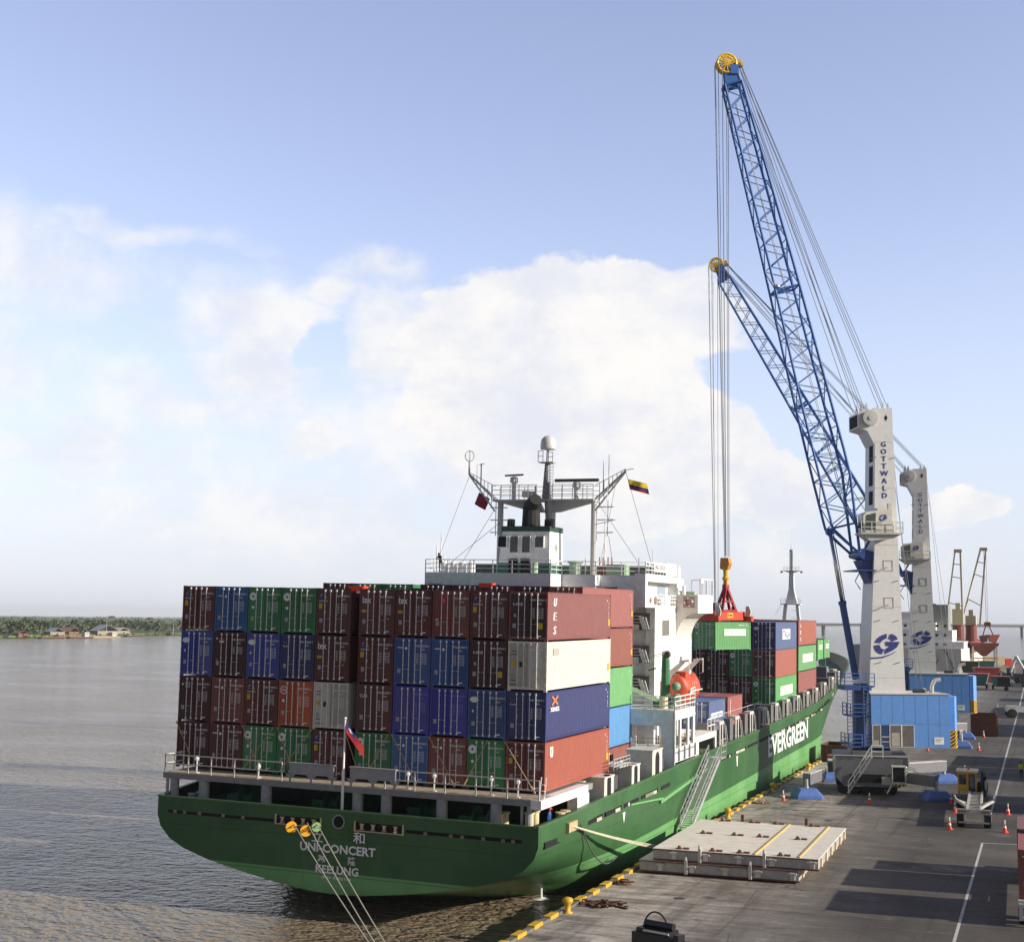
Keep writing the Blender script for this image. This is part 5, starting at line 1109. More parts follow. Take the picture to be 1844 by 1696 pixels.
# ================================================================ harbour cranes (local -X is the boom side, -Y the lettered side, z=0 quay level)
def arcpts(cx, cz, r0, r1, a0, a1, n=10, k=1.0):
    o = [(cx+r1*math.cos(lerp(a0, a1, i/n))*k, cz+r1*math.sin(lerp(a0, a1, i/n))) for i in range(n+1)]
    return o+[(cx+r0*math.cos(lerp(a1, a0, i/n))*k, cz+r0*math.sin(lerp(a1, a0, i/n))) for i in range(n+1)]
def emblem(m, cx, cz, s, y, mi=0, dy=-.02):
    def put(pts): m.prism([(cx+(px+pz*.28)*s, y, cz+pz*s) for px, pz in pts], (0, dy, 0), mi)
    put(arcpts(0, 0, .52, .98, R(100), R(172), 8, 1.15)); put(arcpts(0, 0, .52, .98, R(188), R(262), 8, 1.15)); put(arcpts(0, 0, .52, .98, R(28), R(80), 8, 1.15))
    put([(-.12, .22), (1.25, .22), (1.12, -.3), (.75, -.62), (.10, -.98), (.02, -.52), (.42, -.20), (.05, -.16)])
    put([(-1.25, -1.30), (-.2, -1.22), (.75, -.92), (1.2, -.62), (.8, -.98), (.0, -1.34), (-1.2, -1.45)])
def crane(name_label, C0, rz, tipa, tipz, crot=R(-14), hoist=None, near=True, grp='pair of harbour cranes on the quay'):
    T = thing('harbour_crane', name_label, 'crane', (C0[0], C0[1], QZ), rz, grp)
    o = lambda mb, n, m_, par=T, **k: mb.obj(n, m_, par, **k)
    # ---- chassis
    def rot(mesh_obj): mesh_obj.rotation_euler = (0, 0, crot); return mesh_obj
    m = MB()
    m.prism([(-3.3, -3.0, 3.5), (3.3, -3.0, 3.5), (3.3, -3.0, 1.5), (2.5, -3.0, .75), (-2.4, -3.0, .75), (-3.3, -3.0, 1.7)], (0, 6.6, 0))
    m.box(-1.6, 1.9, -2.2, 2.4, 3.5, 3.95)
    CH = rot(o(m, 'chassis', mat('chassis_grey', (.18, .18, .19), .55, streak=.12)))
    m = MB(); m.box(-3.36, 3.36, -3.06, -2.94, 3.5, 3.58); m.box(3.26, 3.38, -3.06, -2.94, 1.5, 3.58); m.box(-3.36, -3.24, -3.06, -2.94, 1.7, 3.58); m.obj('edge_trim', M_offw, CH)
    m = MB(); m.text('HMK 280', (-3.1, -3.02, 3.15), (1, 0, 0), (0, 0, 1), .16, width=1.5); m.obj('lettering', M_dgrey, CH)
    for i, x in enumerate((-2.5, -1.5, -.4, .7, 1.8)):
        for y in (-2.2, 2.6):
            m = MB(); m.lathe([(.30, -.3), (.52, -.26), (.56, 0), (.52, .26), (.30, .3)], (x, y, .56), 14, axis='y'); rot(o(m, 'wheel', M_black))
    m = MB(); m.box(-1.9, 1.2, -3.1, -2.9, 1.15, 1.9); m.box(-3.1, 2.6, -2.8, 3.2, .85, 1.2); rot(o(m, 'belly_panel', M_dark))
    m = MB(); m.box(.9, 2.2, -3.2, -3.0, 1.0, 1.7); rot(o(m, 'cable_box', M_lgrey))
    # stairway leaning on the lettered side
    m = MB(); m.bar((-2.1, -3.5, .25), (-.9+.9, -3.5, 3.5), .30, .10); m.bar((-2.1, -4.1, .25), (0, -4.1, 3.5), .30, .10)
    for k in range(14): q = Vector((-2.1, -4.1, .25)).lerp(Vector((0, -4.1, 3.5)), k/13); m.bar(q, q+Vector((0, .6, 0)), .2, .05)
    rot(o(m, 'stairway', mat('stair_grey', (.42, .42, .42), .5)))
    m = MB()
    for yy in (-3.5, -4.1):
        a_, b_ = Vector((-2.1, yy, .25)), Vector((0, yy, 3.5))
        for h in (.5, 1.0): m.bar(a_+Vector((0, 0, h)), b_+Vector((0, 0, h)), .05)
        for k in range(5): q = a_.lerp(b_, k/4); m.bar(q, q+Vector((0, 0, 1.0)), .06)
    m.rail([(0, -4.1, 3.5), (1.0, -4.1, 3.5)], 1.1, 1, .04, 2); m.bar((1.9-.6, -3.7, .3), (2.4-.5, -3.7, 1.3), .5, .1)
    rot(o(m, 'stair_railing', M_white))
    # control booth with striped sill
    m = MB()
    for x in (1.75, 2.9):
        for y in (-4.7, -3.9): m.box(x-.05, x+.05, y-.05, y+.05, 1.35, 2.75)
    m.box(1.7, 2.95, -4.75, -3.85, 2.75, 2.85); m.box(1.7, 2.95, -4.75, -3.85, 1.25, 1.38); m.box(1.7, 2.95, -3.95, -3.85, 1.35, 2.75, 1)
    BO = rot(o(m, 'control_booth', [M_offw, M_dark]))
    m = MB(); m.box(1.72, 2.97, -3.96, -4.7, 1.08, 1.25, 0)
    for k in range(4): m.prism([(1.76+k*.32, -4.765, 1.08), (1.90+k*.32, -4.765, 1.08), (2.00+k*.32, -4.765, 1.25), (1.86+k*.32, -4.765, 1.25)], (0, -.01, 0), 1)
    m.obj('warning_stripes', [M_black, M_yel], BO)
    # supports
    for nm, p0, p1, px, py in (('a', (-4.2, -2.0), None, -7.0, -5.4), ('b', (2.8, -2.6), None, 4.35, -5.9), ('c', (2.6, 2.6), None, 9.3, 7.3), ('d', (-4.1, 2.4), None, -2.6, 9.5)):
        pass
    cr_ = math.cos(-rz); sr_ = math.sin(-rz)
    def W2L(x, y): return (x*cr_-y*sr_, x*sr_+y*cr_)
    pads = [((-4.6, 8.0-16.0+.4), (-3.9, -3.4)), ((6.3, -4.1), (2.6, -2.0)), ((5.9, 10.4), (1.8, 3.9)), ((-4.6, 7.0), (-4.0, 3.2))]
    for (wx, wy), (bx, by) in pads:
        x, y = W2L(wx, wy); bx, by = W2L(bx, by)
        m = MB(); m.bar((bx, by, 1.75), (x, y, 1.65), .7, .95); B = o(m, 'support_beam', mat('chassis_grey', (.18, .18, .19)))
        m = MB(); d_ = Vector((x-bx, y-by, 0)).normalized(); m.bar(Vector((bx, by, 2.26)), Vector((x, y, 2.16)), .74, .07); m.obj('beam_edge', M_offw, B)
        m = MB(); m.tube((x, y, .8), (x, y, 1.7), .16, n=10); o(m, 'support_jack', M_lgrey)
        m = MB(); s = 1.25; rg = lambda k_, z: [(x+k_*s*cx_, y+k_*s*cy_*.9, z) for cx_, cy_ in ((-1, -.85), (-.85, -1), (.85, -1), (1, -.85), (1, .85), (.85, 1), (-.85, 1), (-1, .85))]
        m.loft([rg(1, .02), rg(1, .30), rg(.62, .88)]); o(m, 'support_pad', mat('pad_blue', (.10, .19, .50), .5, streak=.2, streak_col=(.35, .36, .4)))
    m = MB(); m.lathe([(.34, -.08), (.34, .08)], (3.55, -3.0, 2.35), 16, axis='y'); rot(o(m, 'cable_reel', M_offw))
    # ---- slewing column, platforms and ladders
    m = MB(); m.tube((-.35, 0, 3.5), (-.35, 0, 10.0), 1.15, 1.05, 16); o(m, 'slewing_column', M_dblue)
    m = MB()
    for z, x0 in ((4.2, -2.5), (7.0, -2.3), (9.75, -2.8)): m.box(x0, .0, -2.0, .6, z, z+.14)
    m.box(-2.8, -.3, -2.0, .6, 9.45, 9.75); PL = o(m, 'platform', M_dblue)
    m = MB()
    for z, x0 in ((4.3, -2.5), (7.1, -2.3), (9.9, -2.8)): m.rail([(.0, -2.0, z), (x0, -2.0, z), (x0, .6, z)], 1.1, 1.2, .035, 3)
    for x, y in ((-1.05, -2.05), (-2.3, -1.0)):
        for s in (0, .5): m.bar((x+s, y, 4.2), (x+s, y, 9.8), .06)
        for k in range(16): m.bar((x, y, 4.4+k*.34), (x+.5, y, 4.4+k*.34), .04)
    m.obj('ladder', mat('ladder_blue', (.07, .15, .38), .5), PL)
    # ---- machinery house
    m = MB(); m.box(-.42, 6.98, -2.2, 2.2, 4.22, 9.1); MH = o(m, 'machinery_house', M_blue)
    m = MB(); m.box(-.5, 7.0, -2.28, 2.28, 9.1, 9.2); o(m, 'roof', mat('pale_roof', (.50, .47, .43), .7))
    m = MB()
    for x in (.5, 1.55, 2.65, 3.7, 4.9, 6.0): m.box(x, x+.02, -2.206, -2.19, 6.4 if x < 3.9 else 4.3, 9.05)
    m.box(3.65, 6.95, -2.206, -2.19, 6.4, 6.42); m.box(-.42, 3.65, -2.206, -2.19, 6.4, 6.42); m.obj('panel_joint', mat('panel_joint_blue', (.03, .10, .32), .6), MH)
    m = MB(); gl = mat('louvred_glass', (.13, .12, .11), .4)
    for x0, x1 in ((-.33, .42), (1.28, 2.35), (2.42, 3.55)):
        m.box(x0, x1, -2.23, -2.21, 4.32, 6.3, 1)
        for a in (x0, x1): m.box(a-.035, a+.035, -2.25, -2.2, 4.28, 6.34, 0)
        m.box(x0, x1, -2.25, -2.2, 6.28, 6.34, 0); m.box(x0, x1, -2.25, -2.2, 4.28, 4.33, 0)
    m.box(1.45, 2.2, -2.24, -2.22, 4.4, 5.6, 2); m.box(-.25, .25, -2.24, -2.22, 4.4, 4.9, 2)
    m.obj('window', [M_offw, gl, mat('beige_blind', (.36, .34, .28), .7)], MH)
    for vx in ():
        m = MB(); m.box(vx, vx+.6, -2.23, -2.2, 7.6, 8.4)
        for q_ in range(6): m.box(vx+.04, vx+.56, -2.25, -2.22, 7.66+q_*.12, 7.70+q_*.12)
        m.obj('vent_grille', mat('vent_blue', (.07, .18, .45), .5), MH)
    m = MB(); m.box(.48, 1.22, -2.22, -2.2, 4.3, 6.3); m.obj('doorway', mat('doorway_dark_blue', (.01, .03, .12), .7), MH)
    m = MB(); m.box(.52, 1.2, -2.26, -2.2, 5.2, 5.26); m.box(.52, 1.2, -2.26, -2.2, 4.75, 4.80); m.obj('door_bar', M_cream, MH)
    m = MB(); m.box(5.45, 6.35, -2.225, -2.2, 4.55, 5.2); SG = m.obj('notice_plate', M_ink, MH)
    m = MB()
    for k in range(3): m.box(5.55, 6.25-.1*k, -2.232, -2.226, 5.05-k*.13, 5.09-k*.13)
    m.obj('notice_print', M_dgrey, SG)
    m = MB(); m.prism([(7.08, -1.95, 4.2), (7.5, -2.0, 4.2), (7.95, -1.3, 4.2), (7.95, 1.3, 4.2), (7.5, 2.0, 4.2), (7.08, 1.95, 4.2)], (0, 0, 4.75)); CWT = o(m, 'counterweight', mat('counterweight_blue', (.15, .36, .80), .45))
    m = MB()
    for f_, w_ in (((7.06, -1.96), (7.5, -2.01)), ((7.5, -2.01), (7.96, -1.31))):
        ax, ay = f_; bx, by = w_; nx_, ny_ = (by-ay), -(bx-ax); nl = math.hypot(nx_, ny_); nx_, ny_ = nx_/nl*.012, ny_/nl*.012
        g_ = lambda u, z: (lerp(ax, bx, u)+nx_, lerp(ay, by, u)+ny_, z)
        m.quad(g_(0, 4.2), g_(1, 4.2), g_(1, 5.85), g_(0, 5.85), 1)
        for k in range(5):
            z = 4.25+k*.33; m.add([(p[0]+nx_*.6, p[1]+ny_*.6, p[2]) for p in (g_(0, z), g_(1, min(5.85, z+.28)), g_(1, min(5.85, z+.44)), g_(0, z+.16))], [(0, 1, 2, 3)], 0)
    m.obj('warning_stripes', [M_black, M_yel], CWT)
    m = MB(); m.path([(5.9, -.5, 9.2), (5.95, -.5, 9.9), (6.2, -.5, 10.35), (6.75, -.5, 10.45)], .19, 10); m.path([(5.1, -.4, 9.2), (5.1, -.4, 9.55), (5.35, -.4, 9.55), (5.35, -.4, 9.2)], .09, 6); m.box(3.2, 3.9, -.9, -.5, 9.2, 9.4); o(m, 'exhaust_pipe', mat('polished_pipe', (.62, .60, .56), .3, .3))
    m = MB(); m.lathe([(.05, -.6), (.2, -.5), (.22, .5), (.05, .6)], (4.6, -.7, 9.36), 8, axis='x'); o(m, 'cable_heap', M_black)
    # ---- tower
    Mtw = mat('tower_light_grey', (.68, .68, .66), .5, var=.06, streak=.14, streak_col=(.3, .26, .2))
    def trg(z, x0, x1, w): return [(x0, -w, z), (x1, -w, z), (x1, w, z), (x0, w, z)]
    m = MB(); m.loft([trg(4.3, -.75, 3.2, 1.85), trg(9.2, -.45, 2.98, 1.8), trg(22.6, .35, 2.62, 1.62), trg(33.2, .62, 2.38, 1.5), trg(36.1, .60, 2.34, 1.45)])
    TW = o(m, 'tower', Mtw)
    m = MB(); m.prism([(2.32, -1.5, 36.15), (.2, -1.5, 35.95), (-.98, -1.5, 35.6), (-.98, -1.5, 34.15), (-.1, -1.5, 33.9), (.66, -1.5, 32.4), (2.36, -1.5, 32.9)], (0, 3.0, 0)); HD = m.obj('tower_head', Mtw, TW)
    m = MB(); m.box(-.99, -.9, -1.3, 1.3, 34.3, 35.45); m.prism([(1.55, -1.51, 35.15), (1.72, -1.51, 35.45), (1.88, -1.51, 35.15), (1.72, -1.51, 34.85)], (0, -.012, 0)); m.obj('opening', M_dark, HD)
    m = MB(); m.lathe([(.2, -.25), (.72, -.22), (.76, -.1), (.72, .02), (.2, .05)], (.15, -1.6, 35.1), 22, axis='y'); m.lathe([(.2, -.32), (.2, -.2)], (.15, -1.6, 35.1), 10, axis='y'); m.obj('sheave', M_lgrey, HD)
    m = MB()
    for x in (-.4, .0, 1.6, 2.1): m.prism([(x-.12, -.9, 35.9), (x+.2, -.9, 35.9), (x+.05, -.9, 36.7)], (0, .15, 0)); m.prism([(x-.12, .9, 35.9), (x+.2, .9, 35.9), (x+.05, .9, 36.7)], (0, .15, 0))
    m.obj('rope_lug', M_lgrey, HD)
    m = MB(); 
    for z0, z1 in ((31.0, 33.6), (28.7, 30.6), (26.9, 28.2)):
        xx = lambda z: interp(z, [22.6, 33.2, 36], [.35, .62, .6])
        m.quad((xx(z0)-.012, -.95, z0), (xx(z0)-.012, .25, z0), (xx(z1)-.012, .25, z1), (xx(z1)-.012, -.95, z1))
    m.obj('opening', M_dark, TW)
    m = MB(); w_at = lambda z: interp(z, [9.2, 22.6, 33.2], [1.8, 1.62, 1.5])
    for z in (12.0, 15.9, 19.6, 31.3):
        for x in (.25, 2.05): m.prism([(x-.1, -w_at(z)-.05, z-.07), (x+.45, -w_at(z)-.05, z+.10), (x+.45, -w_at(z)-.05, z+.03), (x-.05, -w_at(z)-.05, z-.12)], (0, .06, 0))
    m.obj('step_bracket', M_dgrey, TW)
    m = MB()
    for z in (10.6, 17.2, 23.0, 28.4, 32.8):
        xa_ = interp(z, [9.2, 22.6, 33.2], [-.45, .35, .62]); xb_ = interp(z, [9.2, 22.6, 33.2], [2.98, 2.62, 2.38]); m.box(xa_, xb_, -w_at(z)-.008, -w_at(z)+.02, z, z+.03)
    m.obj('weld_seam', M_grey, TW)
    for z in (17.6, 20.9+.2):
        m = MB(); yy = -w_at(z)-.03
        m.box(1.15, 2.05, yy, yy+.04, z-.55, z-.48); m.box(1.15, 2.05, yy, yy+.04, z+.42, z+.49); m.box(1.15, 1.2, yy, yy+.04, z-.5, z+.45); m.box(2.0, 2.05, yy, yy+.04, z-.5, z+.45); m.bar((.2, yy-.25, z-.75), (1.5, yy-.1, z-.2), .3, .08); m.obj('maintenance_hatch', M_grey, TW)
    m = MB(); zc = 32.95
    for ch in 'GOTTWALD':
        zc -= .70; yy = -interp(zc, [22.6, 33.2, 36], [1.62, 1.5, 1.45])-.03
        for d_ in (0, .02): m.text(ch, (1.42+d_, yy-d_*.1, zc+.12), (1, 0, 0), (0, 0, 1), .50, align='C')
    m.obj('lettering', M_logo, TW)
    m = MB(); emblem(m, 1.25, 13.75, .98, -1.77); m.obj('emblem', M_logo, TW)
    # ---- cab
    m = MB(); m.prism([(-1.15, -3.5, 24.1), (1.5, -3.5, 24.1), (1.5, -3.5, 26.3), (-.9, -3.5, 26.0), (-1.25, -3.5, 25.6)], (0, 1.75, 0)); CB = o(m, 'cab', mat('cab_cream_white', (.66, .64, .55), .45))
    m = MB(); m.prism([(-1.05, -3.53, 24.35), (-.1, -3.53, 24.35), (-.05, -3.53, 25.9), (-.95, -3.53, 25.7)], (0, .04, 0)); m.prism([(-1.27, -3.3, 24.4), (-1.27, -1.9, 24.4), (-1.27, -1.9, 25.7), (-1.27, -3.3, 25.7)], (.06, 0, 0)); m.obj('window', mat('greenish_cab_glass', (.05, .07, .06), .1, spec=.8), CB)
    m = MB(); emblem(m, .62, 25.45, .33, -3.51); m.obj('emblem', M_logo, CB)
    m = MB(); m.box(-1.5, 2.4, -3.75, -1.6, 23.9, 24.05); m.prism([(-1.4, -3.4, 23.9), (2.3, -3.4, 23.9), (1.6, -3.4, 23.55), (-.6, -3.4, 23.3)], (0, 1.5, 0)); m.obj('cab_platform', M_lgrey, CB)
    m = MB(); m.rail([(-1.5, -3.75, 24.05), (2.4, -3.75, 24.05), (2.4, -1.7, 24.05)], 1.0, 1.0, .03, 2); m.box(1.5, 1.8, -2.4, -2.0, 26.2, 26.9); m.obj('railing', M_offw, CB)
    # ---- boom
    F = Vector((-.95, 0, 22.1)); TIP = Vector((-tipa, 0, tipz)); ax_ = (TIP-F); LEN = ax_.length; d = ax_.normalized(); nU = Vector((-d.z, 0, d.x)); nU = nU if nU.x < 0 else -nU   # towards the underside (away from tower)
    und = lambda t_: interp(t_, [0, 2.75, 8, 16, 28, 47.5], [.6, 1.89, 1.85, 1.7, 1.29, .85]); upp = lambda t_: interp(t_, [0, 8, 28, 47.5], [0, -1.12, -1.08, -.85]); wid = lambda t_: interp(t_, [0, 3, 28, 47.5], [1.3, 1.3, 1.1, .62])
    P_ = lambda t_, k, s: F+d*t_+nU*k+Vector((0, s*wid(t_), 0))
    e = LEN-1.6; n = 19; ts = [3.0+(e-3.0)*(i/n) for i in range(n+1)]
    Mb_ = mat('boom_blue', (.055, .16, .45), .6, spec=.3)
    m = MB(); cw = .125
    for s in (1, -1):
        pu = [P_(t_, und(t_), s) for t_ in ts]; pp = [P_(0, 0, s)]+[P_(t_, upp(t_), s) for t_ in ts]
        for a, b2 in zip(pu, pu[1:]): m.tube(a, b2, cw, n=6)
        for a, b2 in zip(pp, pp[1:]): m.tube(a, b2, cw*1.1, n=6)
        m.tube(P_(0, 0, s), pu[0], .12, n=6); m.tube(P_(0, 0, s), P_(ts[0], und(ts[0]), s), .10, n=6)
    for s in (1, -1): m.tube(P_(.1, .0, s), P_(2.75, und(2.75), s), .13, n=6)
    BM = o(m, 'boom', Mb_)
    m = MB(); r1 = .052
    for i in range(n):
        a, b2 = ts[i], ts[i+1]; mid = (a+b2)/2
        for s in (1, -1):
            m.tube(P_(a, und(a), s), P_(mid, upp(mid), s), r1, n=5); m.tube(P_(mid, upp(mid), s), P_(b2, und(b2), s), r1, n=5)
        u0, u1 = (1, -1) if i % 2 else (-1, 1)
        m.tube(P_(a, und(a), u0), P_(b2, und(b2), u1), r1, n=5); m.tube(P_(a, upp(a), u0), P_(b2, upp(b2), u1), r1*1.1, n=5)
        if i % 2 == 0: m.tube(P_(a, und(a), 1), P_(a, und(a), -1), r1, n=5); m.tube(P_(a, upp(a), 1), P_(a, upp(a), -1), r1, n=5)
    for t_ in (ts[0], ts[10], ts[-1]):
        q = [P_(t_, und(t_), 1), P_(t_, und(t_), -1), P_(t_, upp(t_), -1), P_(t_, upp(t_), 1)]
        for i in range(4): m.tube(q[i], q[(i+1) % 4], .10, n=5)
        m.tube(q[0], q[2], .09, n=5); m.tube(q[1], q[3], .07, n=5)
    m.obj('lattice_bracing', Mb_, BM)
    m = MB()
    for s in (.35, -.1): m.tube(P_(4, -.2, s), P_(e-2, 0.1, s), .035, n=4)
    m.obj('boom_walk_line', M_lgrey, BM)
    m = MB(); q = P_(e*.56, und(e*.56), -1); m.tube(q, q+Vector((-.5, -.2, .9)), .04, n=5); m.lathe([(.3, -.05), (.28, .15), (.1, .25)], q+Vector((.2, -.1, .1)), 8); m.obj('floodlight', M_lgrey, BM)
    # boom head and sheaves
    hp = TIP; m = MB()
    for s in (.55, -.55, 0): m.prism([P_(e-.4, und(e)*.9, s), P_(e-.4, upp(e)*.9, s), P_(LEN+.35, -.85, s), P_(LEN+.2, .4, s)], (0, .12, 0))
    m.box(hp.x+.2, hp.x+1.0, -.5, .5, hp.z-.6, hp.z+.35); m.bar(P_(e, und(e), -1), P_(e-1.2, und(e)+.5, -.6), .1); m.obj('boom_head', Mb_, BM)
    sc = Vector((hp.x-.15, 0, hp.z+.5)); m = MB()
    for sy in (-.35, .25):
        ring_ = [Vector((sc.x+.93*math.cos(a_*math.pi/14), sy, sc.z+.93*math.sin(a_*math.pi/14))) for a_ in range(29)]; m.path(ring_, .12, 6)
        for k in range(12):
            a = k*math.pi/6+.1; dd = Vector((math.cos(a), 0, math.sin(a))); m.bar(Vector((sc.x, sy, sc.z)), Vector((sc.x, sy, sc.z))+dd*.85, .08, .24, up=(0, 1, 0))
        m.lathe([(.26, -.1), (.26, .1)], (sc.x, sy, sc.z), 12, axis='y')
    m.obj('sheave', mat('sheave_yellow', (.90, .58, .04), .45), BM)
    m = MB(); m.lathe([(.34, -.1), (.38, 0), (.34, .1)], (hp.x+1.05, 0, hp.z+.75), 12, axis='y'); m.box(hp.x+.9, hp.x+1.5, -.3, .3, hp.z+.3, hp.z+.6); m.obj('deflection_sheave', M_yel, BM)
    # luffing cylinder
    b0 = Vector((-1.15, 0, 10.4)); b1 = F+d*2.75+nU*und(2.75); mid = b0.lerp(b1, .52)
    for s in (.0,):
        m = MB(); m.tube(b0, mid, .32, .32, 14); m.tube(mid-(b1-b0).normalized()*.25, mid+(b1-b0).normalized()*.1, .38, .38, 14); CYL = o(m, 'luffing_cylinder', M_dblue, smooth=False)
        m = MB(); m.tube(mid, b1, .19, .19, 12); m.obj('piston_rod', mat('chromed_rod', (.6, .6, .6), .18, .9), CYL, smooth=True)
        m = MB(); m.tube(mid+Vector((.28, 0, 0)), b1+Vector((.28, -.2, 0)), .05, n=5); m.lathe([(.36, -.3), (.36, .3)], b1, 12, axis='y'); m.obj('cylinder_eye', Mb_, CYL)
    m = MB(); m.prism([(.3, -1.3, 21.4), (-1.0, -1.3, 21.8), (-1.25, -1.3, 22.4), (-.6, -1.3, 22.7), (.5, -1.3, 22.3)], (0, 2.6, 0)); m.box(-1.7, .4, -2.0, 1.8, 20.55, 20.66); m.prism([(.35, -1.2, 21.5), (-.9, -1.2, 21.6), (.2, -1.2, 19.3)], (0, 2.4, 0)); m.tube((-.95, -2.0, 22.1), (-.95, 1.6, 22.1), .28, n=12); m.bar((-.95, -1.9, 22.1), (.1, -2.0, 24.0), .2); o(m, 'boom_foot_bracket', M_dblue)
    # standing and running ropes
    m = MB()
    for (xa, za), lst in ((((hp.x+1.1), hp.z+.75), ((-.4, 36.1), (2.1, 36.4), (1.7, 36.5))), ((hp.x+.9, hp.z-.3), ((-.7, 35.6),)), ((hp.x+.6, hp.z+.3), ((-.1, 36.1),))):
        for xb, zb in lst:
            for s in (-.35, .35): m.tube((xa, s, za), (xb, s*2, zb), .030, n=4)
    for s in (-.5, .5):
        m.tube((2.3, s, 36.0), (5.0+s, s*1.5, 9.2), .025, n=4)
    m.path([(-.6, -1.0, 21.0), (-1.4, -1.1, 19.6), (-.9, -1.1, 18.8)], .05, 5)
    o(m, 'stay_rope', M_wire)
    if hoist is not None:
        m = MB()
        for dx, dy in ((-1.15, -.3), (-1.1, .3), (.15, -.3), (-.75, .3), (.1, .3)): m.tube((sc.x+dx, dy, sc.z), (sc.x-.15+dx*.28, dy*.8, hoist), .028, n=4)
        m.tube((sc.x-.5, -.6, sc.z), (sc.x-.45, -.5, hoist+.1), .04, n=4); o(m, 'hoist_rope', M_wire)
    return T, sc
C1 = (-16.9, 134.5); C2 = (-18.2, 190.0)
cr1, s1 = crane('nearer harbour crane with grey tower and blue machinery house, boom raised over the ship', C1, R(24), 12.95, 69.9, hoist=21.8)
cr2, s2 = crane('farther harbour crane standing behind the nearer one, boom lowered lower', C2, R(9), 25.1, 64.9, hoist=12.0)
# hook block, spreader
th = R(24); hk = Vector((C1[0]+(s1.x-.4)*math.cos(th), C1[1]+(s1.x-.4)*math.sin(th), 0)); HX, HY = hk.x, hk.y
t = thing('hook_block', 'orange hook block on the ropes above the red spreader', 'hook block', (HX, HY, 22.4), R(-20))
m = MB(); m.prism([(-.5, -.25, .15), (-.42, -.25, 1.1), (.42, -.25, 1.1), (.55, -.25, .55), (.35, -.25, 0), (-.35, -.25, 0)], (0, .5, 0)); m.obj('block', mat('hook_block_orange', (.60, .26, .03), .5, streak=.3), t)
m = MB(); m.tube((0, 0, -.9), (0, 0, 0), .2, .26, 10); m.lathe([(.3, -1.0), (.34, -.8), (.2, -.6)], (0, 0, 0), 10); m.box(-.2, .2, -.12, .12, -1.6, -.9); m.obj('swivel', M_yel, t)
t = thing('spreader', 'red spreader frame with tall triangular head gripping the bright green hanging container', 'spreader', (HX, HY, 17.48), R(-20))
Msp = mat('spreader_red', (.62, .07, .03), .45)
m = MB(); m.box(-.45, .45, -2.9, 2.9, .15, .95); m.box(-1.15, 1.15, -3.05, -2.65, .05, .55); m.box(-1.15, 1.15, 2.65, 3.05, .05, .55); m.obj('beam', Msp, t)
m = MB()
for s in (1, -1):
    m.bar((s*.35, s*0-1.25, .9), (s*.06, -.06, 3.3), .24, .2); m.bar((s*.35, 1.25, .9), (s*.06, .06, 3.3), .24, .2); m.bar((s*.35, -1.3, 1.0), (s*.35, 1.3, 1.0), .22, .25); m.bar((s*.3, -.7, 1.9), (s*.3, .7, 1.9), .14, .14)
m.box(-.2, .2, -.3, .3, 3.1, 3.5); m.obj('head_frame', mat('spreader_dark_red', (.35, .02, .02), .5), t)
m = MB(); m.box(.46, .48, -.5, .5, .35, .85); m.obj('maker_plate', M_yel, t)
m = MB(); m.text('BROMMA', (.485, -.42, .5), (0, 1, 0), (0, 0, 1), .2, width=.85); m.obj('plate_lettering', M_black, t)
for yy in (-2.6, 2.6):
    for xx in (.8, -.8):
        m = MB(); m.prism([(xx-.25, yy-.06, .5), (xx+.25, yy-.06, .5), (xx+.35, yy-.06, 1.0), (xx+.15, yy-.06, 1.5), (xx-.2, yy-.06, 1.45)], (0, .12, 0)); m.obj('flipper', M_dgrey if xx < 0 else M_offw, t)
m = MB(); m.box(-1.0, .1, -2.0, -1.0, 1.0, 1.75); m.obj('power_pack', M_dgrey, t)
# ================================================================ things on the quay
def bollard(y, label, x=-25.9+.75, z=QZ):
    m = MB(); m.lathe([(.28, 0), (.28, .04), (.16, .09), (.15, .34), (.19, .47), (.29, .59), (.30, .70), (.24, .79), (.09, .84)], (0, 0, 0), 16)
    single(m, 'bollard', mat('bollard_yellow', (.70, .40, .02), .45, streak=.3), label, 'bollard', (x, y, z), group='yellow mooring bollards along the quay edge', smooth=True)
bollard(52.5, 'yellow mooring bollard holding the three stern lines'); bollard(72.2, 'yellow mushroom bollard standing free by the kerb astern of the hatch covers'); bollard(91.4, 'yellow bollard holding the side mooring lines beside the hatch covers')
bollard(111.2, 'yellow bollard just beyond the hatch covers'); bollard(130.1, 'yellow bollard in the shadow beside the nearer crane'); bollard(149.6, 'yellow bollard at the far side of the nearer crane'); bollard(169.0, 'yellow bollard beside the brown skip')
# mooring ropes
def rope(a, b, sag, label, r=.034, n=14, grp=None, nm='mooring_rope', m_=M_rope):
    a, b = Vector(a), Vector(b); m = MB(); pts = []
    for i in range(n+1):
        u = i/n; p = a.lerp(b, u); p.z -= sag*4*u*(1-u); pts.append(p)
    m.path(pts, r, 6); single(m, nm, m_, label, 'rope', group=grp)
def S(x, y, z): return HM @ Vector((x, y, z))
rg = 'stern mooring ropes'
rope(S(-14.8, -3.1, -13.9), (-25.3, 52.5, 2.3), .25, 'pale stern rope through the first yellow rat guard', grp=rg)
rope(S(-13.8, -3.1, -13.9), (-25.1, 52.3, 2.35), .25, 'pale stern rope through the second yellow rat guard', grp=rg); rope(S(-13.2, -3.1, -13.8), (-24.9, 52.6, 2.4), .15, 'pale stern rope through the pale green rat guard', grp=rg)
for i, dz in enumerate((0, .12, .26)): rope(S(1.15, 1.5+i*.35, -13.55-dz*.5), (-25.25, 91.2-i*.15, 2.35+dz), .1, ('upper', 'middle', 'lower')[2-i]+' of the three side mooring ropes running to the quay bollard', grp='side mooring ropes', r=.036)
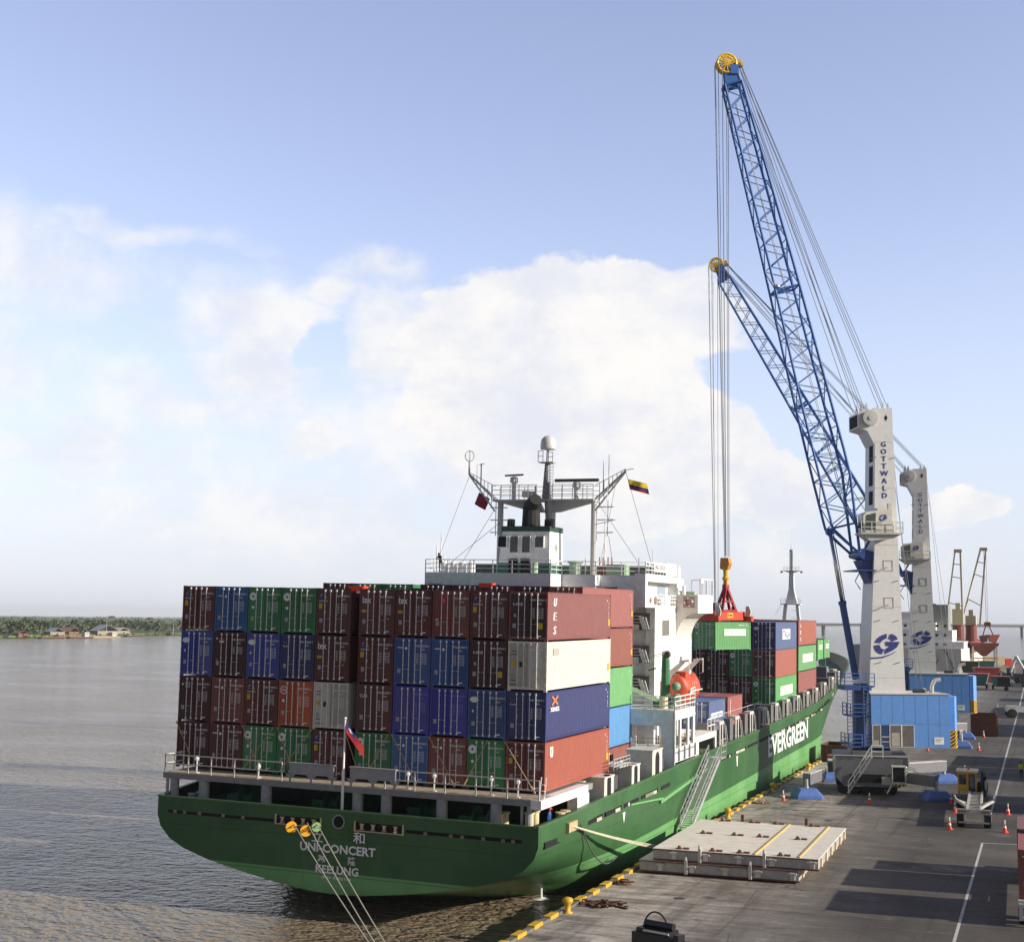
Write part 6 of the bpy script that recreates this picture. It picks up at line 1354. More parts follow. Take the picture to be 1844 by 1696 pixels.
rope(S(1.16, 3.2, -13.7), S(1.0, 11.0, -16.8), 1.2, 'dark slack messenger line hanging in a loop down the ship side', .05, nm='messenger_line', m_=M_wire)
def guard(p, toward, col, label, r=.34):
    p = Vector(p); d = (Vector(toward)-p).normalized(); q = d.to_track_quat('Z', 'Y').to_matrix().to_4x4(); m = MB()
    n = 24; vs = [(0, 0, 0)]+[(r*math.cos(i*2*math.pi/n+.18), r*math.sin(i*2*math.pi/n+.18), .0) for i in range(n)]
    m.add(vs+[(x, y, .04) for x, y, z in vs], [(0, i+1, i+2) for i in range(n-2)]+[(n+1+i+2, n+1+i+1, n+1) for i in range(n-2)]+[(i+1, i+2, n+1+i+2, n+1+i+1) for i in range(n-2)])
    m.tube((-.1, 0, .05), (.1, 0, .05), .05)
    single(m, 'rat_guard', col, label, 'rat guard', tuple(p+d*.3), rot=q, group='rat guards on the stern ropes')
Mg1 = mat('rat_guard_yellow', (.85, .42, .03), .4, var=.03); Mg2 = mat('rat_guard_pale_green', (.30, .48, .22), .5)
E3 = (-25.3, 52.5, 2.3)
guard(S(-14.75, -3.4, -14.1), E3, Mg1, 'yellow disc rat guard standing clear of the other two'); guard(S(-13.7, -3.5, -14.22), E3, Mg1, 'yellow disc rat guard overlapping the pale green one'); guard(S(-13.1, -3.3, -13.98), E3, Mg2, 'pale green disc rat guard', .28)
# discharge water
m = MB(); p0 = S(-2.9, 7.6, -18.0); m.path([(p0.x, p0.y, 1.15), (p0.x+.01, p0.y-.02, .6), (p0.x+.03, p0.y-.03, 0)], .07, 6); m.lathe([(.55, .0), (.35, .05), (.12, .10)], (p0.x, p0.y, .01), 12)
o = m.obj('discharge_water', mat('foaming_water', (.85, .85, .82), .5), kind='stuff'); o['label'] = 'white water jet falling from the hull'
# gangway
t = thing('gangway', 'aluminium gangway ladder slanting from the ship side down to the quay edge', 'gangway', (0, 0, 0))
ga, gb = S(1.9, 34.0, -12.7), Vector((-26.05, 101.3, QZ+.55)); dv = (gb-ga); wv = Vector((1, 0, 0)) ; m = MB()
for s in (-.45, .45): m.bar(ga+wv*s, gb+wv*s, .08, .28)
for k in range(34): q = ga.lerp(gb, k/33); m.bar(q-wv*.45, q+wv*.45, .22, .04)
m.obj('steps', M_steel, t); m = MB()
for s in (-.45, .45):
    for h in (.55, 1.05): m.bar(ga+wv*s+Vector((0, 0, h)), gb+wv*s+Vector((0, 0, h)), .05)
    for k in range(12): q = ga.lerp(gb, k/11)+wv*s; m.bar(q, q+Vector((0, 0, 1.05)), .045)
m.obj('railing', M_steel, t); m = MB(); m.box(ga.x-.7, ga.x+.6, ga.y-.2, ga.y+1.5, ga.z-.05, ga.z+.05); m.rail([(ga.x+.6, ga.y-.2, ga.z), (ga.x+.6, ga.y+1.5, ga.z)], 1.5, .8, .03, 3); m.obj('top_platform', M_steel, t)
m = MB(); m.tube((gb.x-.6, gb.y, gb.z-.3), (gb.x+.6, gb.y, gb.z-.3), .14, n=10); m.obj('roller', M_dgrey, t)
# hatch covers
Mhc = mat('hatch_cover_beige', (.78, .73, .62), .7, var=.12, scale=1.2, streak=.16, streak_col=(.36, .27, .18)); Mhs = mat('hatch_side_grey', (.42, .41, .39), .65, streak=.3, streak_col=(.14, .08, .05)); Mhl = mat('hatch_rail_yellow', (.72, .48, .12), .6)
def hatch(label, loc, w, l, top, rz):
    t = thing('hatch_cover', label, 'hatch cover', loc, rz, 'pontoon hatch covers stacked on the quay')
    m = MB(); m.box(0, w, 0, l, 0, .62); m.obj('side_frame', Mhs, t); m = MB(); m.box(-.04, w+.04, -.04, l+.04, .62, .68); m.obj('top_plate', Mhc, t)
    m = MB(); m.box(0, w, -.08, -.04, .60, .66); m.box(-.02, w+.02, -.05, -.01, -.02, .06); m.box(w+.01, w+.05, 0, l, -.02, .06); m.obj('rusty_edge', M_rust, t)
    for k, x in enumerate((1.2, 3.2, 5.3, 7.3, w-.5)):
        m = MB(); m.prism([(x, -.12, .10), (x+.28, -.12, .10), (x+.28, -.12, .54), (x, -.12, .58)], (0, .12, 0)); m.box(x-.15, x+.4, -.22, -.04, .42, .52); m.obj('corner_guide', M_offw, t)
    for x in (2.9, 6.9):
        m = MB(); m.box(x, x+.18, -.26, -.06, 0, .85); m.tube((x+.09, -.16, .85), (x+.09, -.16, 1.05), .09, n=8); m.obj('guide_post', M_offw, t)
    for k in range(6):
        y = l*(k+.5)/6; m = MB(); m.prism([(w+.01, y-.25, .1), (w+.01, y+.25, .1), (w+.01, y+.15, .6), (w+.01, y-.15, .6)], (.10, 0, 0)); m.obj('side_bracket', M_cream, t)
    if top:
        for x in (6.3, 9.0): m = MB(); m.box(x, x+.12, .05, l-.05, .68, .74); m.obj('guide_rail', Mhl, t)
        for x in (1.4, 3.5, 5.2, 7.7):
            for y in (.25, l*.52, l-.3):
                m = MB(); m.box(x, x+.34, y-.1, y+.2, .68, .75); m.box(x+.42, x+.8, y, y+.3, .68, .77); m.lathe([(.1, 0), (.12, .1), (.04, .16)], (x+.2, y+.05, .74), 8); m.obj('stacking_socket', M_rust, t)
        for x in (2.9, 7.4): m = MB(); m.box(x, x+.2, l, l+.2, .3, 1.15); m.obj('guide_post', M_rust, t)
hrz_ = R(1.2)
hatch('lower beige hatch cover resting on the quay beside the ship', (-24.95, 85.4, QZ+.12), 9.9, 16.8, False, hrz_)
hatch('upper beige hatch cover with two yellow rails, stacked on top of the lower one', (-24.1, 85.5, QZ+.86), 10.2, 13.6, True, hrz_)
# traffic cones
def cone(x, y, label, i=0, tilt=0):
    s = 1.05; t = thing('traffic_cone', label, 'cone', (x, y, QZ), i*.7, 'orange traffic cones on the quay')
    m = MB(); m.box(-.2*s, .2*s, -.2*s, .2*s, 0, .05); m.lathe([(.17*s, .05), (.115*s, .33), (.05*s, .62), (.035*s, .70)], n=14); m.obj('body', M_orange, t)
    m = MB(); m.lathe([(.122*s, .34), (.082*s, .50)], n=14); m.lathe([(.055*s, .64), (.05*s, .92), (.02, .93)], n=12); m.obj('white_sleeve', M_white, t)
cones = [(-23.05, 123.9, 'orange cone beside the blue support pad next to the ship'), (-15.84, 125.6, 'orange cone in front of the nearer crane stairway'), (-9.2, 129.0, 'orange cone touching the blue pad by the truck trailer'), (-8.5, 122.8, 'orange cone in shadow between the blue pad and the trailer wheels'),
         (-8.25, 112.8, 'orange cone close behind the trailer on its ship side'), (-4.35, 123.3, 'orange cone in shadow beyond the white line'), (-4.25, 113.0, 'bright orange cone behind the trailer next to the white line'), (-9.6, 154, 'orange cone beyond the yellow truck cab'),
         (-9.7, 183.5, 'orange cone by the farther crane pad'), (-10.1, 204, 'orange cone beside the brown skip by the farther crane'), (-10.95, 273, 'lone orange cone far along the apron'), (-15.5, 179.5, 'orange cone under the nearer machinery house edge'), (-11.3, 209.5, 'last orange cone beyond the brown skip')]
for i, (x, y, l) in enumerate(cones): cone(x, y, l, i)
# skips / boxes
def skip(x, y, w, l, h, col, label, rz=0):
    t = thing('cargo_skip', label, 'skip', (x, y, QZ), rz)
    m = MB(); m.box(-w/2, w/2, 0, .08, 0, h); m.box(-w/2, w/2, l-.08, l, 0, h); m.box(-w/2, -w/2+.08, 0, l, 0, h); m.box(w/2-.08, w/2, 0, l, 0, h); m.box(-w/2, w/2, 0, l, 0, .1); m.obj('box', col, t)
    m = MB()
    for k in range(6): xx = -w/2+.1+k*(w-.28)/5; m.box(xx, xx+.09, -.06, 0, .05, h-.05); m.box(w/2, w/2+.06, l*(k+.3)/6.2, l*(k+.3)/6.2+.1, .05, h-.05)
    m.box(-w/2-.04, w/2+.04, -.08, 0, h-.1, h+.02); m.obj('rib', M_rust, t)
skip(-24.0, 160, 2.9, 5, 1.9, mat('dark_brown_steel', (.09, .045, .03), .8, var=.3), 'dark brown ribbed skip at the quay edge beyond the nearer crane')
skip(-10.2, 206, 3.4, 5, 3.0, mat('skip_brown', (.16, .065, .04), .8, var=.3), 'brown ribbed skip beside the farther crane')
m = MB(); m.box(0, 1.3, 0, 1.2, 0, 1.0); m.box(-.05, 1.35, -.05, 1.25, 1.0, 1.1); single(m, 'tool_box', mat('brick_red_box', (.36, .12, .08), .7), 'small brick red box behind the nearer crane chassis', 'box', (-21.9, 141.5, QZ+1.4))
# debris on the quay
rr = random.Random(11)
def debris(x, y, r, n, label, col):
    m = MB()
    for k in range(n):
        a = rr.uniform(0, 6.28); d_ = rr.uniform(0, r); p = Vector((d_*math.cos(a)*1.3, d_*math.sin(a)*.8, rr.uniform(.03, .25*(1-d_/r)+.06))); q = p+Vector((rr.uniform(-.7, .7), rr.uniform(-.5, .5), rr.uniform(-.06, .1))); m.bar(p, q, rr.uniform(.05, .16), rr.uniform(.04, .1))
    o_ = m.obj('debris_pile', col, kind='stuff'); o_.location = (x, y, QZ); o_['label'] = label
debris(-24.0, 74.8, 1.0, 60, 'dark brown heap of broken dunnage by the kerb', mat('dunnage_brown', (.10, .045, .03), .9, var=.5, scale=6)); debris(-24.9, 81.2, .5, 16, 'small litter of wood chips', M_rust); debris(-24.7, 121.5, .9, 26, 'pale litter of twistlocks at the kerb', mat('rusty_pale', (.40, .28, .18), .8, var=.4)); debris(-23.9, 97+8, .6, 12, 'litter beyond the hatch covers', M_rust)
# grab at the very bottom of the photo
t = thing('cargo_grab', 'black machine with a looped hose standing near the bollard of the stern lines', 'machine', (-17.0, 62.3, QZ), R(-18)); t.scale = (.85, .85, .95)
m = MB(); m.box(-1.7, .9, -.7, .5, .3, 1.75); m.box(-1.5, .6, -.55, .35, 1.75, 1.95); m.box(.9, 1.9, -.55, .4, .4, 1.5); m.obj('body', mat('greasy_black', (.014, .014, .016), .4), t)
m = MB(); m.lathe([(.2, -.9), (.2, .9)], (-.3, -.1, 2.1), 10, axis='x'); m.box(.95, 1.25, -.7, -.5, .8, 1.9); m.obj('drum', mat('greasy_black', (.014, .014, .016)), t)
m = MB(); m.path([(-1.35+.82*(1-math.cos(k*math.pi/12)), -.1, 1.7+1.0*math.sin(k*math.pi/12)) for k in range(13)], .045, 6); m.obj('hose', M_black, t)
m = MB(); m.box(1.0, 1.9, -.62, -.56, .6, 1.45); m.tube((-1.0, -.62, 1.86), (.6, -.62, 1.86), .05); m.obj('cover_plate', M_lgrey, t)
m = MB()
for x in (-1.2, .4, 1.4):
    for y in (-.6, .5): m.lathe([(.2, -.12), (.36, -.1), (.36, .1), (.2, .12)], (x, y, .36), 12, axis='y')
m.obj('wheel', M_black, t)
# ---- terminal tractor and skeletal trailer
Mtr = mat('trailer_pale_grey', (.50, .47, .42), .6, streak=.2)
t = thing('terminal_trailer', 'empty skeletal container trailer coupled behind the yellow tractor', 'trailer', (-6.52, 113.9, QZ), R(2.2))
m = MB()
for s in (-.5, .5): m.bar((s, 0, 1.25), (s, 12.0, 1.35), .16, .34)
for k in range(13): m.bar((-.5, .5+k*.95, 1.36), (.5, .5+k*.95, 1.36), .22, .10)
m.box(-1.25, 1.25, -.1, .12, 1.12, 1.48); m.box(-1.25, 1.25, 11.6, 11.85, 1.2, 1.45)
for s in (-1, 1): m.bar((s*.5, 2.4, 1.3), (s*1.45, 3.8, 1.75), .16, .2); m.bar((s*1.45, 3.8, 1.75), (s*1.5, 3.3, 2.1), .12, .14); m.bar((s*.5, 4.6, 1.3), (s*1.35, 3.8, 1.7), .12, .14)
m.box(-1.15, 1.15, -.12, -.02, .42, .52); m.box(-.75, -.65, -.1, 0, .5, 1.15); m.box(.65, .75, -.1, 0, .5, 1.15); m.obj('frame', Mtr, t)
for x in (-.98, .98):
    for y in (.9, 2.2):
        w_ = MB(); w_.lathe([(.28, -.28), (.50, -.26), (.52, 0), (.50, .26), (.28, .28)], (x, y, .52), 16, axis='x'); o_ = w_.obj('wheel', M_black, t)
        h_ = MB(); h_.lathe([(.24, -.29), (.24, .29)], (x, y, .52), 10, axis='x'); h_.obj('hub', M_lgrey, o_)
m = MB(); 
for x in (-.98, .98): m.box(x-.28, x+.28, -.02, .02, .32, 1.05)
m.obj('mudflap', M_black, t); m = MB()
for x in (-1.05, -.85, -.65, .65, .85, 1.05): m.tube((x, -.14, 1.3), (x, -.10, 1.3), .07, n=8)
m.obj('tail_lamp', mat('dull_red_lens', (.12, .03, .03), .4), t)
m = MB(); m.box(-.3, .3, -.13, -.11, 1.2, 1.4); m.obj('number_plate', M_offw, t)
t = thing('terminal_tractor', 'yellow terminal tractor with a narrow cab pulling the skeletal trailer', 'tractor', (-7.25, 125.2, QZ), R(2.2))
m = MB(); m.box(-1.2, 1.2, -.6, 4.6, .6, 1.15); m.box(-1.2, 1.25, 3.6, 4.7, 1.1, 1.9); m.obj('frame', M_dgrey, t)
Mty = mat('tractor_yellow', (.62, .34, .03), .5, streak=.15)
m = MB(); m.box(-1.2, .35, 1.4, 3.3, 1.1, 1.75); m.box(-1.2, .35, 1.4, 1.5, 1.75, 3.0)
for x, y in ((-1.15, 1.45), (.3, 1.45), (-1.15, 3.25), (.3, 3.25), (-.4, 1.42)): m.box(x-.06, x+.06, y-.06, y+.06, 1.7, 3.0)
m.obj('cab', Mty, t); m = MB(); m.box(-1.3, .5, 1.25, 3.4, 3.0, 3.14); m.obj('cab_roof', mat('roof_cream_yellow', (.75, .66, .38), .5), t)
m = MB(); m.lathe([(.09, 0), (.09, .18)], (-.3, 2.2, 3.14), 8); m.obj('beacon', M_orange, t)
m = MB(); m.box(-1.08, -.5, 1.37, 1.40, 1.95, 2.8); m.box(-.30, .24, 1.37, 1.40, 1.2, 2.85); m.obj('window', M_glass, t)
m = MB(); m.box(.45, 1.15, 2.4, 4.2, 1.1, 2.1); m.tube((.8, 1.6, 1.1), (.8, 1.6, 3.1), .09, n=8); m.box(.95, 1.15, .2, .5, 1.0, 1.7); m.obj('engine_cover', M_black, t)
m = MB(); m.box(1.0, 1.2, 2.0, 2.5, 1.3, 2.3); m.obj('side_panel', M_offw, t)
for x in (-.95, .95):
    for y in (.5, 4.0):
        w_ = MB(); w_.lathe([(.28, -.3), (.50, -.28), (.54, 0), (.50, .28), (.28, .3)], (x, y, .54), 16, axis='x'); w_.obj('wheel', M_black, t)
# ---- laden truck entering from the edge of the frame
container('rust red', 'plain', 'rust red container on a roadside trailer, box nearer the trailer tail', (-1.15, 79.2, QZ+1.35), 6.06, 2.55, 'boxes on the trailer at the edge', None, ship=False, rz=R(1.5))
container('brown red', 'plain', 'brown red container on a roadside trailer, box nearer the truck cab', (-1.4, 87.0, QZ+1.35), 6.06, 2.55, 'boxes on the trailer at the edge', None, ship=False, rz=R(1.5))
t = thing('laden_trailer', 'pale trailer under the rust red container at the edge of the photo', 'trailer', (-1.15, 78.8, QZ), R(1.5))
m = MB()
for s in (-.5, .5): m.bar((s, 0, 1.1), (s, 14.5, 1.1), .16, .3)
m.box(-1.25, 1.25, 0, .3, 1.0, 1.34); m.box(-1.22, -1.0, -.25, -.05, .35, 1.2); m.box(1.0, 1.22, -.25, -.05, .35, 1.2); m.box(-1.2, 1.2, -.2, -.1, .45, .58); m.obj('frame', M_offw, t)
for x in (-.98, .98):
    for y in (1.0, 2.3): w_ = MB(); w_.lathe([(.28, -.28), (.5, -.26), (.52, 0), (.5, .26), (.28, .28)], (x, y, .52), 16, axis='x'); w_.obj('wheel', M_black, t)
t = thing('road_tractor', 'dark cabbed road tractor in front of the laden trailer, just outside the frame edge', 'tractor', (-1.25, 92.2, QZ), R(1.5))
m = MB(); m.box(-1.2, 1.2, 1.2, 4.6, .9, 3.5); m.box(-1.1, 1.1, -1, 5.2, .5, .95); m.obj('cab', M_dgrey, t); m = MB(); m.box(-1.22, -1.2, 2, 3.2, 1.9, 2.7); m.obj('window', M_glass, t)
for x in (-1.0, 1.0):
    for y in (-.2, 3.2): w_ = MB(); w_.lathe([(.28, -.2), (.5, -.18), (.5, .18), (.28, .2)], (x, y, .5), 14, axis='x'); w_.obj('wheel', M_black, t)
# ---- container yard beyond the frame: its stacks throw the long bands of shade over the apron
yard = [(3.0, 124.5, 3), (3.0, 150.5, 2), (3.0, 163.2, 2), (3.0, 207, 2), (3.0, 219.7, 2), (3.0, 253, 2), (3.0, 265.7, 2), (3.0, 300, 2)]
cs = ['maroon', 'blue', 'green', 'brown red', 'mid blue', 'orange']
for i, (x, y, n) in enumerate(yard):
    for k in range(n): container(cs[(i*2+k) % 6], None, f'{cs[(i*2+k) % 6]} container in the yard stack {("first", "second", "third", "fourth", "fifth", "sixth", "seventh", "eighth")[i]} along the apron, {("ground", "second", "top")[k]} level', (x, y, QZ+.02+k*2.6), 12.19, 2.591, 'containers stacked in the yard', None, ship=False, detail=0)
# ---- far end of the quay: loaders, carts, lorry, hopper
def cart(x, y, w, l, h, col, label, rz=0, wheels=True, fill=None):
    t = thing('loading_cart', label, 'cart', (x, y, QZ), rz, 'coloured hopper carts at the far end of the quay')
    m = MB(); m.loft([[(-w*.36, -l*.36, .8), (w*.36, -l*.36, .8), (w*.36, l*.36, .8), (-w*.36, l*.36, .8)], [(-w/2, -l/2, h), (w/2, -l/2, h), (w/2, l/2, h), (-w/2, l/2, h)]]); m.obj('hopper', col, t)
    m = MB(); m.box(-w/2-.1, w/2+.1, -l/2-.1, l/2+.1, h, h+.2); m.obj('rim', fill or M_rust, t)
    for x_ in (-w*.4, w*.4):
        for y_ in (-l*.35, l*.35): v = MB(); v.lathe([(.2, -.2), (.55, -.18), (.55, .18), (.2, .2)], (x_, y_, .55), 12, axis='x'); v.obj('wheel', M_black, t)
Mteal = mat('faded_teal', (.11, .27, .23), .6, streak=.3); Mfr = mat('faded_red_steel', (.38, .06, .045), .6, streak=.2)
cart(-18.6, 356, 5, 6, 3.4, Mteal, 'teal cart with a red rim in front of the heap of machinery', 0, True, Mfr); cart(-13.4, 352, 4, 5, 3.0, Mteal, 'teal cart beside the dark lorry', 0, True, Mfr); cart(-17.5, 372, 6, 5, 4.4, Mfr, 'red hopper cart behind the teal one', .2, True, Mfr)
cart(-24.0, 420, 5, 6, 4.6, mat('dark_olive_steel', (.07, .08, .05), .8), 'dark olive hopper cart near the hull of the farther ship'); cart(-19.6, 425, 4.5, 5, 4.6, Mteal, 'teal hopper cart under the red hopper')
t = thing('flatbed_lorry', 'long black flatbed lorry parked at the far end of the quay', 'lorry', (-8.3, 346, QZ), R(90))
m = MB(); m.box(-1.3, 1.3, -7.5, 5.5, 1.0, 1.7); m.box(-1.25, 1.25, 2.6, 5.4, 1.7, 3.3); m.obj('body', M_black, t); m = MB(); m.text('TEREX', (-1.33, 2.6, 1.15), (0, -1, 0), (0, 0, 1), .45, width=2.6); m.obj('lettering', M_ink, t)
for y_ in (-6, -4.8, -1, 3.5): v = MB(); v.lathe([(.2, -1.25), (.5, -1.2), (.5, 1.2), (.2, 1.25)], (0, y_, .5), 12, axis='x'); v.obj('wheel', M_black, t)
t = thing('wheel_loader', 'dark loader with a raised cream arm and open bucket behind the flatbed', 'loader', (-12.2, 392, QZ), R(80))
m = MB(); m.box(-1.5, 1.5, -3, 2, 1.0, 2.6); m.box(-1.0, 1.0, -1, .8, 2.6, 4.0); m.obj('body', M_dgrey, t); m = MB(); m.loft([[(-1.7, 3.0, .6), (1.7, 3.0, .6), (1.7, 4.6, .4), (-1.7, 4.6, .4)], [(-1.7, 2.8, 3.6), (1.7, 2.8, 3.6), (1.7, 5.6, 2.0), (-1.7, 5.6, 2.0)]]); m.obj('bucket', mat('cream_edged_black', (.03, .03, .03), .6), t)
m = MB(); m.bar((-1.2, 1, 2.2), (-1.2, 3.4, 3.4), .4, .5); m.bar((1.2, 1, 2.2), (1.2, 3.4, 3.4), .4, .5); m.obj('lifting_arm', M_cream, t)
for x_ in (-1.5, 1.5):
    for y_ in (-2, 1.4): v = MB(); v.lathe([(.3, -.3), (.8, -.28), (.8, .28), (.3, .3)], (x_, y_, .8), 12, axis='x'); v.obj('wheel', M_black, t)
t = thing('excavator', 'white armed excavator at the edge of the frame on the far apron', 'excavator', (-6.6, 378, QZ), R(70))
m = MB(); m.box(-1.6, 1.6, -2.2, 2.2, .9, 3.0); m.box(-1.4, 0, .2, 1.8, 3.0, 4.2); m.obj('body', M_dgrey, t); m = MB(); m.box(-1.7, -1.0, -2.5, 2.5, 0, .95); m.box(1.0, 1.7, -2.5, 2.5, 0, .95); m.obj('track', M_black, t)
m = MB(); m.bar((.4, 1.5, 2.6), (.4, 4.2, 7.4), .5, .6); m.bar((.4, 4.2, 7.4), (.4, 5.8, 3.0), .4, .5); m.bar((.2, 1, 3), (.2, 3, 4.8), .2); m.obj('boom_arm', M_white, t)
m = MB(); m.prism([(-.4, 5.4, 3.2), (-.4, 6.4, 3.0), (-.4, 6.2, 2.0), (-.4, 5.3, 2.2)], (1.4, 0, 0)); m.obj('bucket', M_black, t)
t = thing('tipper_lorry', 'red lorry with a cream load standing on the far apron', 'lorry', (-19.2, 517, QZ), R(-68))
m = MB(); m.box(-1.3, 1.3, -6, 1, 1.2, 4.2); m.obj('load_box', mat('tan_load', (.52, .44, .28), .8), t); m = MB(); m.box(-1.25, 1.25, 1.3, 3.4, .8, 3.4); m.box(-1.2, 1.2, 3.4, 4.9, .8, 2.0); m.obj('cab', M_red, t); m = MB(); m.box(-1.2, 1.2, 1.32, 3.42, 2.4, 3.1); m.box(-1.27, -1.2, -5.5, .8, 1.3, 2.2); m.obj('window', M_white, t)
for y_ in (-5, -3.8, 3.8): v = MB(); v.lathe([(.2, -1.3), (.6, -1.25), (.6, 1.25), (.2, 1.3)], (0, y_, .6), 12, axis='x'); v.obj('wheel', M_offw, t)
t = thing('grain_hopper', 'rusty red discharge hopper with a clamshell grab on top, on four legs', 'hopper', (-22.6, 470, QZ), R(10))
m = MB(); m.loft([[(-.6, -.6, 5.2), (.6, -.6, 5.2), (.6, .6, 5.2), (-.6, .6, 5.2)], [(-4.2, -3, 8.6), (4.2, -3, 8.6), (4.2, 3, 8.6), (-4.2, 3, 8.6)], [(-4.4, -3.2, 9.4), (4.4, -3.2, 9.4), (4.4, 3.2, 9.4), (-4.4, 3.2, 9.4)]]); m.obj('funnel', mat('hopper_rust_red', (.20, .05, .045), .7, var=.3), t)
for x_ in (-3.6, 3.6):
    for y_ in (-2.6, 2.6): m = MB(); m.box(x_-.25, x_+.25, y_-.25, y_+.25, 0, 8.6); m.obj('leg', mat('hopper_leg_pale', (.40, .35, .32), .7), t)
m = MB(); m.box(-4, 4, -2.8, -2.5, 4.4, 4.7); m.obj('brace', M_rust, t)
t = thing('clamshell_grab', 'rust red clamshell grab resting above the discharge hopper', 'grab', (-21.2, 470, QZ+9.2), R(10))
m = MB(); m.prism([(-2.6, -1.5, 2.4), (-.1, -1.5, 2.8), (-.4, -1.5, .6), (-2.0, -1.5, .3)], (0, 3, 0)); m.obj('dark_jaw', mat('grab_dark_red', (.10, .03, .03), .7), t); m = MB(); m.prism([(.1, -1.5, 2.8), (3.6, -1.5, 2.9), (2.2, -1.5, .2), (.4, -1.5, .6)], (0, 3, 0)); m.obj('jaw', mat('grab_red', (.42, .10, .07), .7), t)
m = MB(); m.bar((-1.6, 0, 2.4), (-.5, 0, 6.0), .3); m.bar((1.6, 0, 2.8), (.3, 0, 6.0), .3); m.box(-1.0, .9, -.8, .8, 5.6, 6.8); m.obj('arms', mat('grab_dark_red', (.10, .03, .03)), t)
m = MB(); m.loft([[(-30, -22, 0), (40, -22, 0), (40, 20, 0), (-30, 20, 0)], [(-22, -12, 2.2), (40, -12, 2.2), (40, 12, 2.2), (-22, 12, 2.2)]]); o_ = m.obj('coal_heap', mat('coal_grey', (.05, .05, .055), .95, var=.3, scale=.3), kind='stuff'); o_.location = (14, 600, QZ); o_['label'] = 'long dark grey heap of bulk cargo at the end of the quay'
# ---- grey yard vehicle and motorbike rider at the edge
t = thing('yard_tractor', 'grey yard tractor with fat dark wheels at the edge of the frame', 'tractor', (-7.0, 249, QZ), R(12))
m = MB(); m.box(-1.6, 4.5, -1.2, 1.2, 1.0, 1.9); m.box(-1.8, 0, -1.25, -.6, 1.8, 2.1); m.box(1.6, 3.2, -1.1, 1.1, 1.9, 3.2); m.obj('body', mat('yard_grey', (.60, .62, .60), .6), t)
for x_ in (-.9, 3.4):
    for y_ in (-1.1, 1.1): v = MB(); v.lathe([(.3, -.3), (.78, -.26), (.78, .26), (.3, .3)], (x_, y_, .78), 16, axis='y'); v.obj('wheel', M_black, t)
m = MB(); m.tube((-1.0, -.6, 1.9), (-1.0, -.6, 2.9), .05); m.box(-1.15, -.85, -.7, -.5, 2.7, 3.0); m.obj('mirror', M_dgrey, t)
t = thing('motorbike', 'black and silver motorbike beside the worker in a dark jacket', 'motorbike', (-2.95, 150.2, QZ), R(60))
m = MB(); m.lathe([(.18, -.05), (.31, -.06), (.31, .06), (.18, .05)], (-.65, 0, .31), 16, axis='y'); m.obj('wheel', M_black, t); m = MB(); m.lathe([(.18, -.05), (.31, -.06), (.31, .06), (.18, .05)], (.65, 0, .31), 16, axis='y'); m.obj('wheel', M_black, t)
m = MB(); m.bar((-.65, 0, .35), (-.1, 0, .7), .12); m.box(-.25, .25, -.14, .14, .25, .6); m.bar((.65, 0, .35), (.4, 0, 1.0), .07); m.bar((.4, -.35, 1.02), (.4, .35, 1.02), .05); m.box(-.6, .1, -.12, .12, .7, .82); m.box(.05, .4, -.15, .15, .68, .92); m.obj('frame', M_lgrey, t)
# ---------------- the second ship farther along the quay
t = thing('bulk_carrier', 'white and rust coloured cargo ship with cream deck cranes moored beyond the farther crane', 'ship', (-38.2, 446, 0), 0); t.scale = (1, 1, .8)
m = MB()
def sec2(y, hb, zb): return [(hb, y, 12.0), (hb, y, 4), (hb*.9, y, zb+1), (hb*.4, y, zb), (-hb*.4, y, zb), (-hb*.9, y, zb+1), (-hb, y, 4), (-hb, y, 12.0)]
m.loft([sec2(0, 10.2, 2.0), sec2(8, 11.4, -1), sec2(25, 11.5, -4), sec2(110, 11.5, -4), sec2(128, 6, -4), sec2(138, .4, -4)]); m.obj('hull', mat('off_white_hull', (.72, .70, .62), .6, streak=.4, streak_col=(.25, .2, .1)), t)
m = MB(); m.box(-11.6, 11.62, 24, 112, 9.5, 14.2); m.obj('hold_side', mat('hold_rust_red', (.22, .05, .035), .7, streak=.2), t)
m = MB(); m.box(-11, 2.5, 5, 22, 12, 22.0); m.box(-11, 7.5, 3, 24, 12, 19); m.box(-11, 10.9, 2, 26, 12, 14.6); m.box(-9, -3, 6, 12, 22, 26); m.obj('deckhouse', M_white, t)
m = MB()
for z in (13, 16.6, 20.2): 
    for k in range(7): m.box(-9.5+k*2.4, -8.7+k*2.4, 1.9 if z < 14.5 else (2.9 if z < 19 else 4.9), 5, z, z+.9)
m.obj('window', M_dark, t)
m = MB(); m.box(-5.4, 1.6, 9, 20, 22, 29.5); m.obj('funnel', mat('dark_green_funnel', (.015, .06, .04), .6), t); m = MB(); m.box(1.6, 6.0, 9, 20, 19, 29.0); m.obj('tarpaulin_screen', mat('grey_green_canvas', (.26, .28, .25), .8), t)
